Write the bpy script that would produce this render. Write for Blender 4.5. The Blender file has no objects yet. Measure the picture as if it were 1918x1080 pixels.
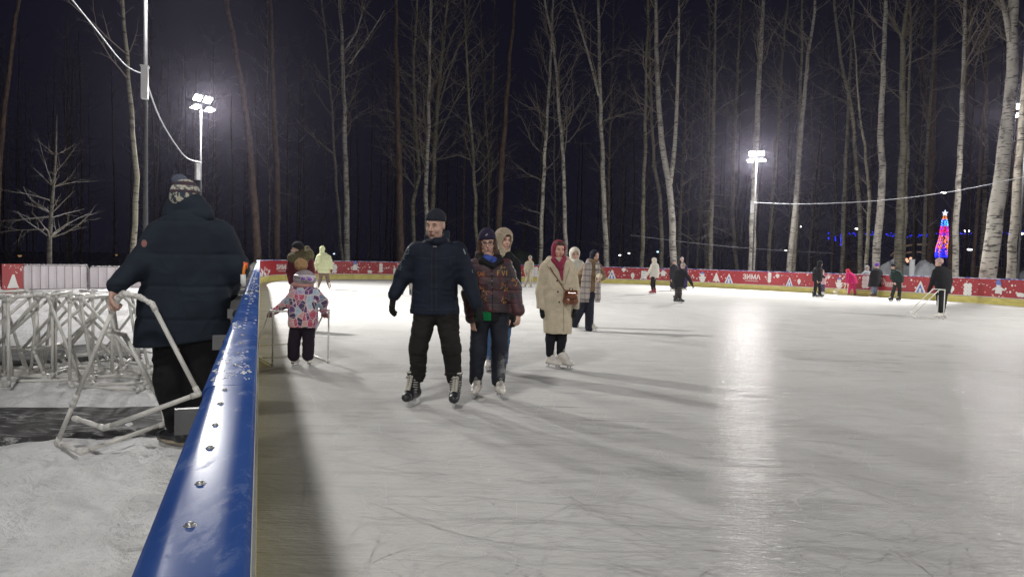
import bpy, math, random
import numpy as np
from mathutils import Vector, Matrix, noise as mnoise

# ------------------------------------------------------------------ camera
FPX = 1279.0; CH = 1.42
CP = math.atan(53.5/FPX); CR = math.radians(1.37)
C0 = np.array([0.0, 0.0, CH])
FW = np.array([0, math.cos(CP), -math.sin(CP)])
UP0 = np.array([0, math.sin(CP), math.cos(CP)])
RT = math.cos(CR)*np.array([1.0, 0, 0]) + math.sin(CR)*UP0
UPV = -math.sin(CR)*np.array([1.0, 0, 0]) + math.cos(CR)*UP0
scene = bpy.context.scene
cam_d = bpy.data.cameras.new("camera"); cam = bpy.data.objects.new("camera", cam_d)
scene.collection.objects.link(cam); scene.camera = cam
cam_d.sensor_width = 36.0; cam_d.lens = 36.0*FPX/1918.0; cam_d.clip_start = 0.05; cam_d.clip_end = 600
M = Matrix(((RT[0], UPV[0], -FW[0], 0), (RT[1], UPV[1], -FW[1], 0), (RT[2], UPV[2], -FW[2], CH), (0, 0, 0, 1)))
cam.matrix_world = M
scene.render.engine = 'CYCLES'
scene.render.resolution_x = 1024; scene.render.resolution_y = 576
scene.cycles.max_bounces = 5; scene.cycles.diffuse_bounces = 3; scene.cycles.glossy_bounces = 3
scene.cycles.caustics_reflective = False; scene.cycles.caustics_refractive = False
scene.cycles.use_denoising = True; scene.cycles.sample_clamp_indirect = 4.0
# ------------------------------------------------------------------ night sky
world = bpy.data.worlds.new("World"); scene.world = world; world.use_nodes = True
wn = world.node_tree.nodes; wl = world.node_tree.links
bgn = wn.get('Background') or wn.new('ShaderNodeBackground')
bgn.inputs[0].default_value = (0.0048, 0.0048, 0.0105, 1); bgn.inputs[1].default_value = 1.0
scene.view_settings.view_transform = 'Standard'; scene.view_settings.look = 'None'
scene.view_settings.exposure = -0.08; scene.view_settings.gamma = 1.0

def ray(x, y): return FW + RT*(x-959)/FPX - UPV*(y-540)/FPX
def gpt(x, y, z=0.0):
    d = ray(x, y); return C0 + d*((z-CH)/d[2])
def at(x, y, Z): return C0 + ray(x, y)*Z
def proj(P):
    q = np.asarray(P)-C0; Z = q@FW
    return 959+FPX*(q@RT)/Z, 540-FPX*(q@UPV)/Z, Z
def horizon(x): return 478+(x-605)*0.0239
def gdepth(x, y):
    g = gpt(x, y); return (g-C0)@FW

# ------------------------------------------------------------------ object helpers
def link(o, parent=None):
    scene.collection.objects.link(o)
    if parent is not None: o.parent = parent
    return o
def tag(o, label=None, cat=None, group=None, kind=None):
    if label: o['label'] = label
    if cat: o['category'] = cat
    if group: o['group'] = group
    if kind: o['kind'] = kind
    return o
def empty(name, loc, label, cat, group=None):
    o = bpy.data.objects.new(name, None); o.location = loc; o.empty_display_size = 0.1
    link(o); return tag(o, label, cat, group)
class MB:
    def __init__(s): s.v = []; s.f = []; s.m = []
    def quadgrid(s, rows, closed=False, m=0):
        n = len(rows[0]); b = len(s.v)
        for r_ in rows: s.v.extend([tuple(p) for p in r_])
        for i in range(len(rows)-1):
            for j in range(n if closed else n-1):
                j2 = (j+1) % n
                s.f.append((b+i*n+j, b+i*n+j2, b+(i+1)*n+j2, b+(i+1)*n+j)); s.m.append(m)
    def poly(s, pts, m=0):
        b = len(s.v); s.v.extend([tuple(p) for p in pts]); s.f.append(tuple(range(b, b+len(pts)))); s.m.append(m)
    def box(s, c, h, ax=None, m=0):
        ax = ax or ((1, 0, 0), (0, 1, 0), (0, 0, 1)); c = np.array(c, float)
        A = [np.array(a, float)*hh for a, hh in zip(ax, h)]; b = len(s.v)
        for sx, sy, sz in ((-1,-1,-1),(1,-1,-1),(1,1,-1),(-1,1,-1),(-1,-1,1),(1,-1,1),(1,1,1),(-1,1,1)):
            s.v.append(tuple(c+A[0]*sx+A[1]*sy+A[2]*sz))
        for q in ((0,3,2,1),(4,5,6,7),(0,1,5,4),(1,2,6,5),(2,3,7,6),(3,0,4,7)):
            s.f.append(tuple(b+i for i in q)); s.m.append(m)
    def tube(s, pts, rad, n=6, m=0, cap=True):
        pts = [np.array(p, float) for p in pts]
        if not hasattr(rad, '__len__'): rad = [rad]*len(pts)
        b = len(s.v); prev = None
        for i, p in enumerate(pts):
            t = pts[min(i+1, len(pts)-1)]-pts[max(i-1, 0)]; L = np.linalg.norm(t); t = t/L if L > 1e-9 else np.array([0, 0, 1.])
            if prev is None:
                a = np.array([1., 0, 0]) if abs(t[0]) < 0.9 else np.array([0, 1., 0])
            else: a = prev
            u = a - t*(a@t); u /= np.linalg.norm(u); w = np.cross(t, u); prev = u
            for k in range(n):
                an = 2*math.pi*k/n
                s.v.append(tuple(p + (u*math.cos(an)+w*math.sin(an))*rad[i]))
        for i in range(len(pts)-1):
            for k in range(n):
                k2 = (k+1) % n
                s.f.append((b+i*n+k, b+i*n+k2, b+(i+1)*n+k2, b+(i+1)*n+k)); s.m.append(m)
        if cap:
            s.f.append(tuple(b+k for k in reversed(range(n)))); s.m.append(m)
            e = b+(len(pts)-1)*n; s.f.append(tuple(e+k for k in range(n))); s.m.append(m)
    def ball(s, c, r, nu=8, nv=6, m=0):
        rr = r if hasattr(r, '__len__') else (r, r, r)
        rows = []
        for i in range(nv+1):
            th = math.pi*(0.02+0.96*i/nv)
            rows.append([(c[0]+rr[0]*math.sin(th)*math.cos(2*math.pi*j/nu), c[1]+rr[1]*math.sin(th)*math.sin(2*math.pi*j/nu), c[2]-rr[2]*math.cos(th)) for j in range(nu)])
        b = len(s.v); s.quadgrid(rows, True, m)
        s.f.append(tuple(b+k for k in reversed(range(nu)))); s.m.append(m)
        e = b+nv*nu; s.f.append(tuple(e+k for k in range(nu))); s.m.append(m)
    def build(s, name, mats, parent=None, loc=None, smooth=True, rel=None):
        me = bpy.data.meshes.new(name); v = s.v
        if rel is not None: v = [(a-rel[0], b-rel[1], c-rel[2]) for a, b, c in v]
        me.from_pydata(v, [], s.f)
        if not isinstance(mats, (list, tuple)): mats = [mats]
        for m in mats: me.materials.append(m)
        if len(mats) > 1: me.polygons.foreach_set('material_index', s.m)
        me.polygons.foreach_set('use_smooth', [smooth]*len(s.f)); me.update()
        o = bpy.data.objects.new(name, me)
        if loc is not None: o.location = loc
        return link(o, parent)

# ------------------------------------------------------------------ materials
MC = {}
def mat(name, col, rough=0.7, spec=0.5, var=0.15, vscale=8.0, bump=0.0, bscale=60.0, metal=0.0, coat=0.0, emit=None, estr=0.0, stretch=(1, 1, 1), sheen=0.0, sub=0.0):
    if name in MC: return MC[name]
    m = bpy.data.materials.new(name); m.use_nodes = True; nt = m.node_tree; N = nt.nodes; L = nt.links
    b = N['Principled BSDF']; b.inputs['Roughness'].default_value = rough
    b.inputs['Specular IOR Level'].default_value = spec; b.inputs['Metallic'].default_value = metal
    b.inputs['Coat Weight'].default_value = coat
    if sheen: b.inputs['Sheen Weight'].default_value = sheen
    if sub: b.inputs['Subsurface Weight'].default_value = sub; b.inputs['Subsurface Radius'].default_value = (0.02, 0.008, 0.004); b.inputs['Subsurface Scale'].default_value = 0.6
    tc = N.new('ShaderNodeTexCoord'); mp = N.new('ShaderNodeMapping'); mp.inputs['Scale'].default_value = stretch
    L.new(tc.outputs['Object'], mp.inputs[0])
    if var > 0:
        nz = N.new('ShaderNodeTexNoise'); nz.inputs['Scale'].default_value = vscale; nz.inputs['Detail'].default_value = 5
        L.new(mp.outputs[0], nz.inputs['Vector'])
        mx = N.new('ShaderNodeMix'); mx.data_type = 'RGBA'
        mx.inputs[6].default_value = (*[c*(1-var) for c in col], 1); mx.inputs[7].default_value = (*[min(1, c*(1+var)) for c in col], 1)
        mr = N.new('ShaderNodeMapRange'); mr.inputs[1].default_value = 0.3; mr.inputs[2].default_value = 0.7
        L.new(nz.outputs[0], mr.inputs[0]); L.new(mr.outputs[0], mx.inputs[0]); L.new(mx.outputs[2], b.inputs['Base Color'])
    else: b.inputs['Base Color'].default_value = (*col, 1)
    if bump > 0:
        n2 = N.new('ShaderNodeTexNoise'); n2.inputs['Scale'].default_value = bscale; n2.inputs['Detail'].default_value = 4
        L.new(mp.outputs[0], n2.inputs['Vector']); bp = N.new('ShaderNodeBump'); bp.inputs['Strength'].default_value = bump; bp.inputs['Distance'].default_value = 0.01
        L.new(n2.outputs[0], bp.inputs['Height']); L.new(bp.outputs[0], b.inputs['Normal'])
    if emit: b.inputs['Emission Color'].default_value = (*emit, 1); b.inputs['Emission Strength'].default_value = estr
    MC[name] = m; return m
class NG:
    """small node-writing helper"""
    def __init__(s, name, coord='Object'):
        s.m = bpy.data.materials.new(name); s.m.use_nodes = True; s.nt = s.m.node_tree; s.N = s.nt.nodes; s.L = s.nt.links
        s.b = s.N['Principled BSDF']; s.tc = s.N.new('ShaderNodeTexCoord'); s.co = s.tc.outputs[coord]; MC[name] = s.m
    def map(s, scale=(1, 1, 1), rot=(0, 0, 0), src=None):
        n = s.N.new('ShaderNodeMapping'); n.inputs['Scale'].default_value = scale; n.inputs['Rotation'].default_value = rot
        s.L.new(src or s.co, n.inputs[0]); return n.outputs[0]
    def noise(s, scale, detail=4, vec=None, rough=0.5, dist=0.0):
        n = s.N.new('ShaderNodeTexNoise'); n.inputs['Scale'].default_value = scale; n.inputs['Detail'].default_value = detail
        n.inputs['Roughness'].default_value = rough; n.inputs['Distortion'].default_value = dist
        s.L.new(vec or s.co, n.inputs['Vector']); return n.outputs[0]
    def vor(s, scale, vec=None, feat='F1', out=0):
        n = s.N.new('ShaderNodeTexVoronoi'); n.feature = feat; n.inputs['Scale'].default_value = scale
        s.L.new(vec or s.co, n.inputs['Vector']); return n.outputs[out]
    def rng(s, x, a, b, c=0.0, d=1.0):
        n = s.N.new('ShaderNodeMapRange'); s.L.new(x, n.inputs[0])
        for i, v in enumerate((a, b, c, d)): n.inputs[i+1].default_value = v
        return n.outputs[0]
    def math(s, op, a, b=0.0):
        n = s.N.new('ShaderNodeMath'); n.operation = op
        for i, v in enumerate((a, b)):
            if isinstance(v, (int, float)): n.inputs[i].default_value = v
            else: s.L.new(v, n.inputs[i])
        return n.outputs[0]
    def mix(s, fac, a, b):
        n = s.N.new('ShaderNodeMix'); n.data_type = 'RGBA'
        if isinstance(fac, (int, float)): n.inputs[0].default_value = fac
        else: s.L.new(fac, n.inputs[0])
        for i, v in ((6, a), (7, b)):
            if isinstance(v, tuple): n.inputs[i].default_value = (*v, 1)
            else: s.L.new(v, n.inputs[i])
        return n.outputs[2]
    def xyz(s, src=None):
        n = s.N.new('ShaderNodeSeparateXYZ'); s.L.new(src or s.co, n.inputs[0]); return n.outputs
    def color(s, c): s.L.new(c, s.b.inputs['Base Color'])
    def rough(s, r):
        if isinstance(r, (int, float)): s.b.inputs['Roughness'].default_value = r
        else: s.L.new(r, s.b.inputs['Roughness'])
    def bump(s, h, strength=0.3, dist=0.01):
        n = s.N.new('ShaderNodeBump'); n.inputs['Strength'].default_value = strength; n.inputs['Distance'].default_value = dist
        s.L.new(h, n.inputs['Height']); s.L.new(n.outputs[0], s.b.inputs['Normal'])

# ------------------------------------------------------------------ rink geometry
RA = math.radians(20.27)
RD = np.array([-math.sin(RA), math.cos(RA), 0]); RN = np.array([-math.cos(RA), -math.sin(RA), 0])   # along the rail, outward
def rl(u, n, z=0.0): return np.array([-0.008, 0, 0]) + RD*u + RN*n + np.array([0, 0, z])
CAPW = 0.106; BH = 1.12
bpts = [tuple(rl(u, 0)[:2]) for u in (-12, -6, 0, 6, 12, 18, 24, 30, 34.5)] + [(-12.62, 36.2), (-12.1, 38.6), (-10.2, 41.6), (-7.2, 43.7), (-2.4, 45.3), (1.8, 46.0), (6.0, 45.9),
        (9.0, 45.0), (11.6, 43.1), (13.9, 40.4), (16.2, 37.7), (18.6, 34.5), (20.3, 31.0), (21.1, 27.0), (21.3, 22), (21, 16), (20, 9), (18, 2), (15.5, -3), (12, -8)]
def catmull(P, step):
    P = [np.array(p, float) for p in P]; out = []
    for i in range(len(P)-1):
        a = P[max(i-1, 0)]; b = P[i]; c = P[i+1]; d = P[min(i+2, len(P)-1)]
        n = max(2, int(np.linalg.norm(c-b)/step))
        for k in range(n):
            t = k/n; out.append(0.5*((2*b)+(c-a)*t+(2*a-5*b+4*c-d)*t*t+(3*b-a-3*c+d)*t**3))
    out.append(P[-1]); return np.array(out)
BC = catmull(bpts, 0.4)
BS = np.concatenate([[0], np.cumsum(np.linalg.norm(np.diff(BC, axis=0), axis=1))])
BT = np.gradient(BC, axis=0); BT /= np.linalg.norm(BT, axis=1)[:, None]
BNI = np.stack([BT[:, 1], -BT[:, 0]], 1)          # towards the ice
def bpos(s, z, off=0.0):
    x = np.interp(s, BS, BC[:, 0]); y = np.interp(s, BS, BC[:, 1])
    nx = np.interp(s, BS, BNI[:, 0]); ny = np.interp(s, BS, BNI[:, 1])
    return np.array([x+nx*off, y+ny*off, z])
_sp = np.array([proj((*BC[i], 0.6))[0] if BC[i][1] > 3 else np.nan for i in range(len(BC))])
def s_at_px(px):
    ok = [i for i in range(len(BC)) if BS[i] > 50 and BC[i][1] > 22]
    return float(np.interp(px, [_sp[i] for i in ok], [BS[i] for i in ok]))
S_ST = 46.5                                       # arc length where the straight near side ends

# ice
g = NG('rink_ice_surface')
P = g.co
big = g.noise(0.35, 5, dist=0.6); mid = g.noise(1.7, 6, g.map((1, 0.45, 1)), 0.62, 0.4)
st1 = g.noise(5.0, 5, g.map((0.16, 1.0, 1), (0, 0, 0.25)), 0.7, 0.6)
st2 = g.noise(7.0, 4, g.map((0.12, 1.0, 1), (0, 0, -0.7)), 0.7, 0.9)
def scratch(scale, rot, w, dist):
    a = g.noise(scale, 2, g.map((1, 1, 1), (0, 0, rot)), 0.5, dist)
    d = g.math('ABSOLUTE', g.math('SUBTRACT', a, 0.5)); return g.rng(d, 0.0, w, 1.0, 0.0)
sc = g.math('MAXIMUM', scratch(2.3, 0.3, 0.0035, 1.2), scratch(3.1, 1.4, 0.003, 0.8))
sc = g.math('MAXIMUM', sc, scratch(1.1, 2.2, 0.0016, 2.5))
scm = g.math('MULTIPLY', sc, g.rng(g.noise(1.1, 3), 0.42, 0.6))
c = g.mix(g.rng(big, 0.35, 0.68), (0.52, 0.515, 0.50), (0.59, 0.585, 0.57))
c = g.mix(g.rng(mid, 0.40, 0.70, 0.0, 0.6), c, (0.63, 0.625, 0.61))
c = g.mix(g.math('MULTIPLY', g.math('MULTIPLY', g.rng(st1, 0.53, 0.66), g.rng(g.noise(0.22, 3), 0.42, 0.60, 0.12, 1.0)), 0.75), c, (0.27, 0.27, 0.265))
c = g.mix(g.math('MULTIPLY', g.rng(st2, 0.56, 0.68), 0.3), c, (0.32, 0.315, 0.31))
c = g.mix(g.math('MULTIPLY', scm, 0.30), c, (0.86, 0.86, 0.86))
g.color(c)
ro = g.math('ADD', g.rng(mid, 0.35, 0.65, 0.24, 0.38), g.math('MULTIPLY', g.rng(st1, 0.4, 0.6), 0.12)); ro = g.math('ADD', ro, g.math('MULTIPLY', scm, 0.2)); g.rough(ro)
g.b.inputs['Specular IOR Level'].default_value = 0.0; g.b.inputs['Coat Weight'].default_value = 0.095; g.L.new(g.rng(st1, 0.35, 0.65, 0.06, 0.17), g.b.inputs['Coat Roughness'])
hh = g.math('ADD', g.math('MULTIPLY', scm, 0.06), g.math('ADD', g.math('MULTIPLY', st1, 0.9), g.math('MULTIPLY', g.noise(26, 4, g.map((0.5, 1.4, 1))), 0.5)))
hh = g.math('ADD', hh, g.math('MULTIPLY', st2, 0.7))
g.bump(hh, 0.75, 0.019); g.L.new(g.b.inputs['Normal'].links[0].from_socket, g.b.inputs['Coat Normal'])
ice = MB(); ring = [(x, y, 0.0) for x, y in BC]; ice.poly(ring[::-1])
ice.v = [(x, y, z) for x, y, z in ice.v]
o = ice.build('ice', MC['rink_ice_surface'], smooth=False); tag(o, 'grey skated ice sheet of the outdoor rink with scratches', 'ice', kind='structure')
import bmesh
bm = bmesh.new(); bm.from_mesh(o.data); bmesh.ops.triangulate(bm, faces=bm.faces[:]); bm.normal_update(); bm.faces.ensure_lookup_table()
if bm.faces[0].normal.z < 0: bmesh.ops.reverse_faces(bm, faces=bm.faces[:])
bm.to_mesh(o.data); bm.free()

# skate marks: shallow curved cuts left by blades
g = NG('blade_cut'); g.color(g.mix(g.rng(g.noise(2.0, 3), 0.4, 0.6), (0.50, 0.495, 0.49), (0.64, 0.64, 0.635))); g.rough(0.7)
random.seed(31); mb = MB()
for i in range(4200):
    Y = 2.2+26*random.random()**1.5; X = random.uniform(-0.42*Y+0.5, 0.85*Y); R_ = random.choice([0.25, 0.6, 1.5, 4, 9]); L_ = min(random.uniform(0.15, 2.6), R_*3); a0 = random.uniform(0, 6.28) if random.random() < .4 else random.gauss(-0.35, 0.5)+(math.pi if random.random() < .5 else 0)
    w_ = random.uniform(0.0005, 0.0016)*(1+Y*0.10); n_ = 10; pts = []
    sg = random.choice((-1, 1)); x_, y_, a_ = X, Y, a0; rows = []
    for k_ in range(n_+1):
        t_ = k_/n_; ww = w_*math.sin(math.pi*(0.06+0.88*t_)); rows.append([(x_-math.sin(a_)*ww, y_+math.cos(a_)*ww, 0.0012), (x_+math.sin(a_)*ww, y_-math.cos(a_)*ww, 0.0012)])
        x_ += math.cos(a_)*L_/n_; y_ += math.sin(a_)*L_/n_; a_ += sg*L_/n_/R_
    q = np.array([x_, y_, 0])-np.array([-0.008, 0, 0])
    if q@RN > -0.15 or rows[0][0][0]*RN[0]+rows[0][0][1]*RN[1] > -0.15: continue
    mb.quadgrid(rows)
o = mb.build('skate_marks', MC['blade_cut'], smooth=False); tag(o, 'pale curved skate marks cut in the ice', 'skate marks', kind='stuff')

# snow ground
g = NG('trodden_snow')
n1 = g.noise(3.0, 6, None, 0.6); n2 = g.noise(22, 5, None, 0.65)
c = g.mix(g.rng(n1, 0.35, 0.65), (0.76, 0.76, 0.76), (0.90, 0.90, 0.905)); c = g.mix(g.math('MULTIPLY', g.rng(n2, 0.55, 0.75), 0.4), c, (0.42, 0.40, 0.39))
g.color(c); g.rough(0.85); g.b.inputs['Specular IOR Level'].default_value = 0.3
g.bump(g.math('ADD', n1, g.math('MULTIPLY', n2, 0.7)), 0.9, 0.05)
def vnoise(x, y, z=0.0): return mnoise.noise(Vector((x, y, z)))
gm = MB()
us = np.concatenate([np.arange(-3, 10, 0.055), np.arange(10, 30, 0.12)]); vs = np.concatenate([np.arange(0.02, 9, 0.06), np.arange(9, 24, 0.5)])
rows = []
random.seed(3)
feet = [(random.uniform(0.5, 20), random.uniform(0.3, 8), random.uniform(0, 6.28)) for _ in range(520)]
fcell = {}
for fu, fv, fa in feet:
    for du in (-1, 0, 1):
        for dv in (-1, 0, 1): fcell.setdefault((int(fu/0.4)+du, int(fv/0.4)+dv), []).append((fu, fv, fa))
for u in us:
    row = []
    for v in vs:
        z = 0.04*vnoise(u*0.9, v*0.9, 3)+0.05*vnoise(u*3, v*3, 7)+0.035*vnoise(u*7, v*7, 1)
        if v < 9:
            for fu, fv, fa in fcell.get((int(u/0.4), int(v/0.4)), ()):
                du = u-fu; dv = v-fv; a = (du*math.cos(fa)+dv*math.sin(fa))/0.15; b = (-du*math.sin(fa)+dv*math.cos(fa))/0.065
                d = a*a+b*b
                if d < 2.2: z += -0.062*math.exp(-d*1.2)+0.032*math.exp(-(d-1.5)**2*4)
        z += 0.05*math.exp(-(v/0.22)**2)*(0.6+0.6*vnoise(u*1.7, 0, 5))
        row.append(rl(u, v+0.05, z-0.02))
    rows.append(row)
gm.quadgrid(rows); o = gm.build('trodden_snow', MC['trodden_snow']); tag(o, 'trodden snow beside the rink', 'snow', kind='structure')
gm = MB(); N_ = 60; rows = []
for i in range(N_+1):
    rows.append([(-260+520*j/N_, -120+520*i/N_, -0.16) for j in range(N_+1)])
gm.quadgrid(rows)
g = NG('forest_snow'); n1 = g.noise(1.2, 6); g.color(g.mix(g.rng(n1, 0.4, 0.6), (0.10, 0.085, 0.07), (0.55, 0.56, 0.6))); g.rough(0.9); g.bump(g.noise(4, 5), 0.6, 0.1)
o = gm.build('ground', MC['forest_snow']); tag(o, 'snow covered forest floor', 'ground', kind='structure')

# rubber mats on the snow
g = NG('mat_rubber'); n1 = g.noise(2.5, 6, g.map((0.5, 1.6, 1), (0, 0, 0.2)), 0.65); n2 = g.noise(14, 5, g.map((0.4, 1.5, 1)), 0.7)
sn = g.math('MULTIPLY', g.rng(n2, 0.50, 0.66), g.rng(n1, 0.42, 0.62, 0.15, 1.3))
g.color(g.mix(sn, (0.035, 0.034, 0.035), (0.42, 0.42, 0.42))); g.rough(0.8); g.bump(n2, 0.5, 0.02)
def rubber_mat(quad, label):
    a, b, c_, d = [gpt(*q, 0.0) for q in quad]; mb = MB(); rows = []
    nu, nv = 60, 24
    for i in range(nu+1):
        row = []
        for j in range(nv+1):
            s_, t = i/nu, j/nv; p_ = (a*(1-s_)+b*s_)*(1-t)+(d*(1-s_)+c_*s_)*t
            ed = min(j, nv-j, i, nu-i); off = 0.24*vnoise(p_[0]*1.7, p_[1]*1.7, 9)+0.14*vnoise(p_[0]*6, p_[1]*6, 2) if ed == 0 else 0
            row.append((p_[0]+off, p_[1]+off, (-0.03 if ed == 0 else 0.026+0.018*vnoise(p_[0]*3, p_[1]*3, 4))))
        rows.append(row)
    mb.quadgrid(rows); base = np.array(((a+c_)/2)); base[2] = 0
    o = mb.build('rubber_mat', MC['mat_rubber'], rel=base, loc=base); tag(o, label, 'mat', 'rubber walkway mats')
rubber_mat([(-140, 842), (345, 806), (345, 764), (-140, 768)], 'wide black rubber mat dusted with snow, behind the standing man\'s shoe')
rubber_mat([(-80, 688), (262, 668), (262, 645), (-80, 652)], 'far narrow black rubber mat under the pile of white pipe frames')

# ------------------------------------------------------------------ rink barrier
blue = NG('blue_plastic_rail'); n1 = blue.noise(3, 4, blue.map((1, 1, 1))); n2 = blue.noise(90, 3, blue.map((1, 0.08, 1), (0, 0, RA)))
scf = blue.math('MULTIPLY', blue.rng(blue.noise(14, 6, blue.map((1, 0.35, 1), (0, 0, RA)), 0.75), 0.52, 0.70), 0.42)
blue.color(blue.mix(scf, blue.mix(blue.rng(n1, 0.3, 0.7), (0.030, 0.078, 0.28), (0.055, 0.12, 0.36)), (0.20, 0.26, 0.44)))
blue.L.new(blue.rng(scf, 0.0, 0.3, 0.20, 0.36), blue.b.inputs['Coat Roughness']); blue.b.inputs['Specular IOR Level'].default_value = 0.0; blue.b.inputs['Coat Weight'].default_value = 0.15; blue.b.inputs['Coat Roughness'].default_value = 0.17; blue.b.inputs['Specular IOR Level'].default_value = 0.0; blue.bump(blue.math('ADD', blue.math('MULTIPLY', n2, 0.35), blue.math('MULTIPLY', blue.noise(7, 2), 3.0)), 0.12, 0.003)
frost = NG('frosted_rail'); n1 = frost.noise(6, 5); frost.color(frost.mix(frost.rng(n1, 0.42, 0.56), (0.03, 0.09, 0.42), (0.55, 0.58, 0.68))); frost.rough(0.6)
red = NG('red_banner_print'); n1 = red.noise(1.5, 4); n2 = red.noise(40, 4)
red.color(red.mix(red.rng(n1, 0.3, 0.7), (0.27, 0.009, 0.015), (0.33, 0.014, 0.022))); red.rough(0.45); red.bump(red.noise(1.2, 2), 0.3, 0.05)
yel = NG('yellow_kick_plastic'); n1 = yel.noise(2.5, 5, yel.map((1, 1, 3))); yel.color(yel.mix(yel.rng(n1, 0.35, 0.65), (0.46, 0.40, 0.10), (0.60, 0.53, 0.15))); yel.rough(0.4)
whp = mat('white_board_plastic', (0.62, 0.62, 0.6), 0.4, var=0.08)
greyst = mat('grey_painted_steel', (0.15, 0.15, 0.15), 0.5, var=0.2, vscale=14, bump=0.1)
prw = mat('white_print', (0.66, 0.66, 0.64), 0.5, var=0.05); prb = mat('blue_print', (0.10, 0.16, 0.48), 0.5, var=0.05)
pro = mat('orange_print', (0.62, 0.20, 0.12), 0.5, var=0.05); prlb = mat('light_blue_print', (0.30, 0.50, 0.72), 0.5, var=0.05)
snowm = mat('snow_crumbs', (0.78, 0.79, 0.82), 0.8, var=0.08, vscale=40, bump=0.4)
barrier = empty('rink_barrier', (0, 0, 0), 'long rink barrier with blue top rail, red winter banner panels and yellow kick strip', 'rink barrier')
def sweep(mb, s0, s1, prof, m=0, step=0.4, closed=True, ends=True):
    ss = [s0]+[s for s in BS if s0 < s < s1]+[s1]
    rows = [[bpos(s, z, off) for off, z in prof] for s in ss]
    mb.quadgrid(rows, closed, m)
    if ends and closed: mb.poly(rows[0][::-1], m); mb.poly(rows[-1], m)
# body of the wall: white core, panels every 3 m
TOT = BS[-1]
k = 0; s = 0.0
while s < TOT-0.5:
    e = min(s+3.0, TOT); mb = MB()
    sweep(mb, s+0.004, e-0.004, [(-0.012, 0.30), (-0.012, BH-0.035), (-0.05, BH-0.035), (-0.05, 0.30)])
    mb.build('panel', whp if s < S_ST-6 else MC['red_banner_print'], barrier, smooth=False)
    mb = MB(); sweep(mb, s+0.004, e-0.004, [(0.002, 0.0), (0.002, 0.27), (-0.03, 0.295), (-0.05, 0.295), (-0.05, 0.0)])
    mb.build('kick_plate', MC['yellow_kick_plastic'], barrier, smooth=False)
    s = e
mb = MB(); sweep(mb, 0, TOT, [(0.000, 0.298), (0.000, 0.325), (-0.011, 0.325), (-0.011, 0.298)]); mb.build('white_trim', whp, barrier, smooth=False)
# blue cap: crowned profile in segments with joints
def caprof(w, h=0.045):
    o_ = 0.0
    top = [(-w*t, BH+0.001-0.013*abs(2*t-1)**7) for t in np.linspace(0, 1, 17)]
    return [(o_, BH-h), (o_, BH-h*0.6)]+top+[(-w, BH-h*0.6), (-w, BH-h)]
cuts = [2.0, 6.8, 11.6, 12+1.66, 12+4.35, 12+7.5, 12+10.5, 12+13.5, 12+16.5, 12+19.5, 12+22.5, 12+25.5, 12+28.5, 12+31.5, 12+34.4]
for a, b in zip(cuts[:-1], cuts[1:]):
    mb = MB(); w = CAPW + (0.006 if b > 14 else 0.0)
    sweep(mb, a+0.002, b-0.002, caprof(w)); mb.build('top_rail', MC['blue_plastic_rail'] if b < 26 else MC['frosted_rail'], barrier, smooth=True)
mb = MB(); sweep(mb, cuts[-1], TOT, [(0.004, BH-0.034), (0.004, BH), (-0.06, BH), (-0.06, BH-0.034)]); mb.build('top_rail', MC['frosted_rail'], barrier, smooth=False)
# bolts and snow on the cap
bolt_u = []
for (px, py) in ((370, 985), (387, 907), (403, 840), (412, 797), (420, 757), (428, 731)):
    q = gpt(px, py, BH); bolt_u.append((q@RD, q@RN))
uu = 1.95
while uu < 12: bolt_u.append((uu, 0.052)); uu += 0.24
for (u_, n_) in bolt_u:
    mb = MB(); q = rl(u_, n_, BH+0.001); mb.ball(q+np.array([0, 0, 0.001]), (0.0055, 0.0055, 0.0030), 10, 5); mb.ball(q, (0.0075, 0.0075, 0.0012), 10, 4)
    mb.build('bolt', mat('zinc_bolt', (0.55, 0.55, 0.53), 0.35, metal=0.7, var=0.2, vscale=200), barrier)
random.seed(11); mb = MB()
def crumbs(u0, u1, n, r0, r1, nn=(0.01, 0.1)):
    for _ in range(n):
        u_ = random.uniform(u0, u1); n_ = random.uniform(*nn); r = random.uniform(r0, r1)
        if vnoise(u_*9, n_*40, 2) < -0.05: continue
        mb.ball(rl(u_, n_, BH+r*0.25), (r*random.uniform(.8, 1.4), r*random.uniform(.8, 1.6), r*0.55), 6, 4)
crumbs(1.72, 2.25, 190, 0.0016, 0.004); crumbs(4.3, 7.5, 60, 0.003, 0.009); crumbs(2.9, 3.3, 14, 0.004, 0.008)
crumbs(7.5, 34, 150, 0.008, 0.02); mb.build('snow_crust', snowm, barrier)
# snow and frost thrown up against the inner face at the far corner
mb = MB()
for _ in range(26):
    s_ = random.uniform(45.8, 49.5); z = random.uniform(0.0, 0.55)*random.random()+0.36; hgt = random.uniform(0.03, 0.22)
    q = bpos(s_, z, 0.0); mb.ball((q[0], q[1], z), (0.03, 0.03, hgt*0.6), 6, 5)
mb.build('frost_patch', snowm, barrier)
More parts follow.
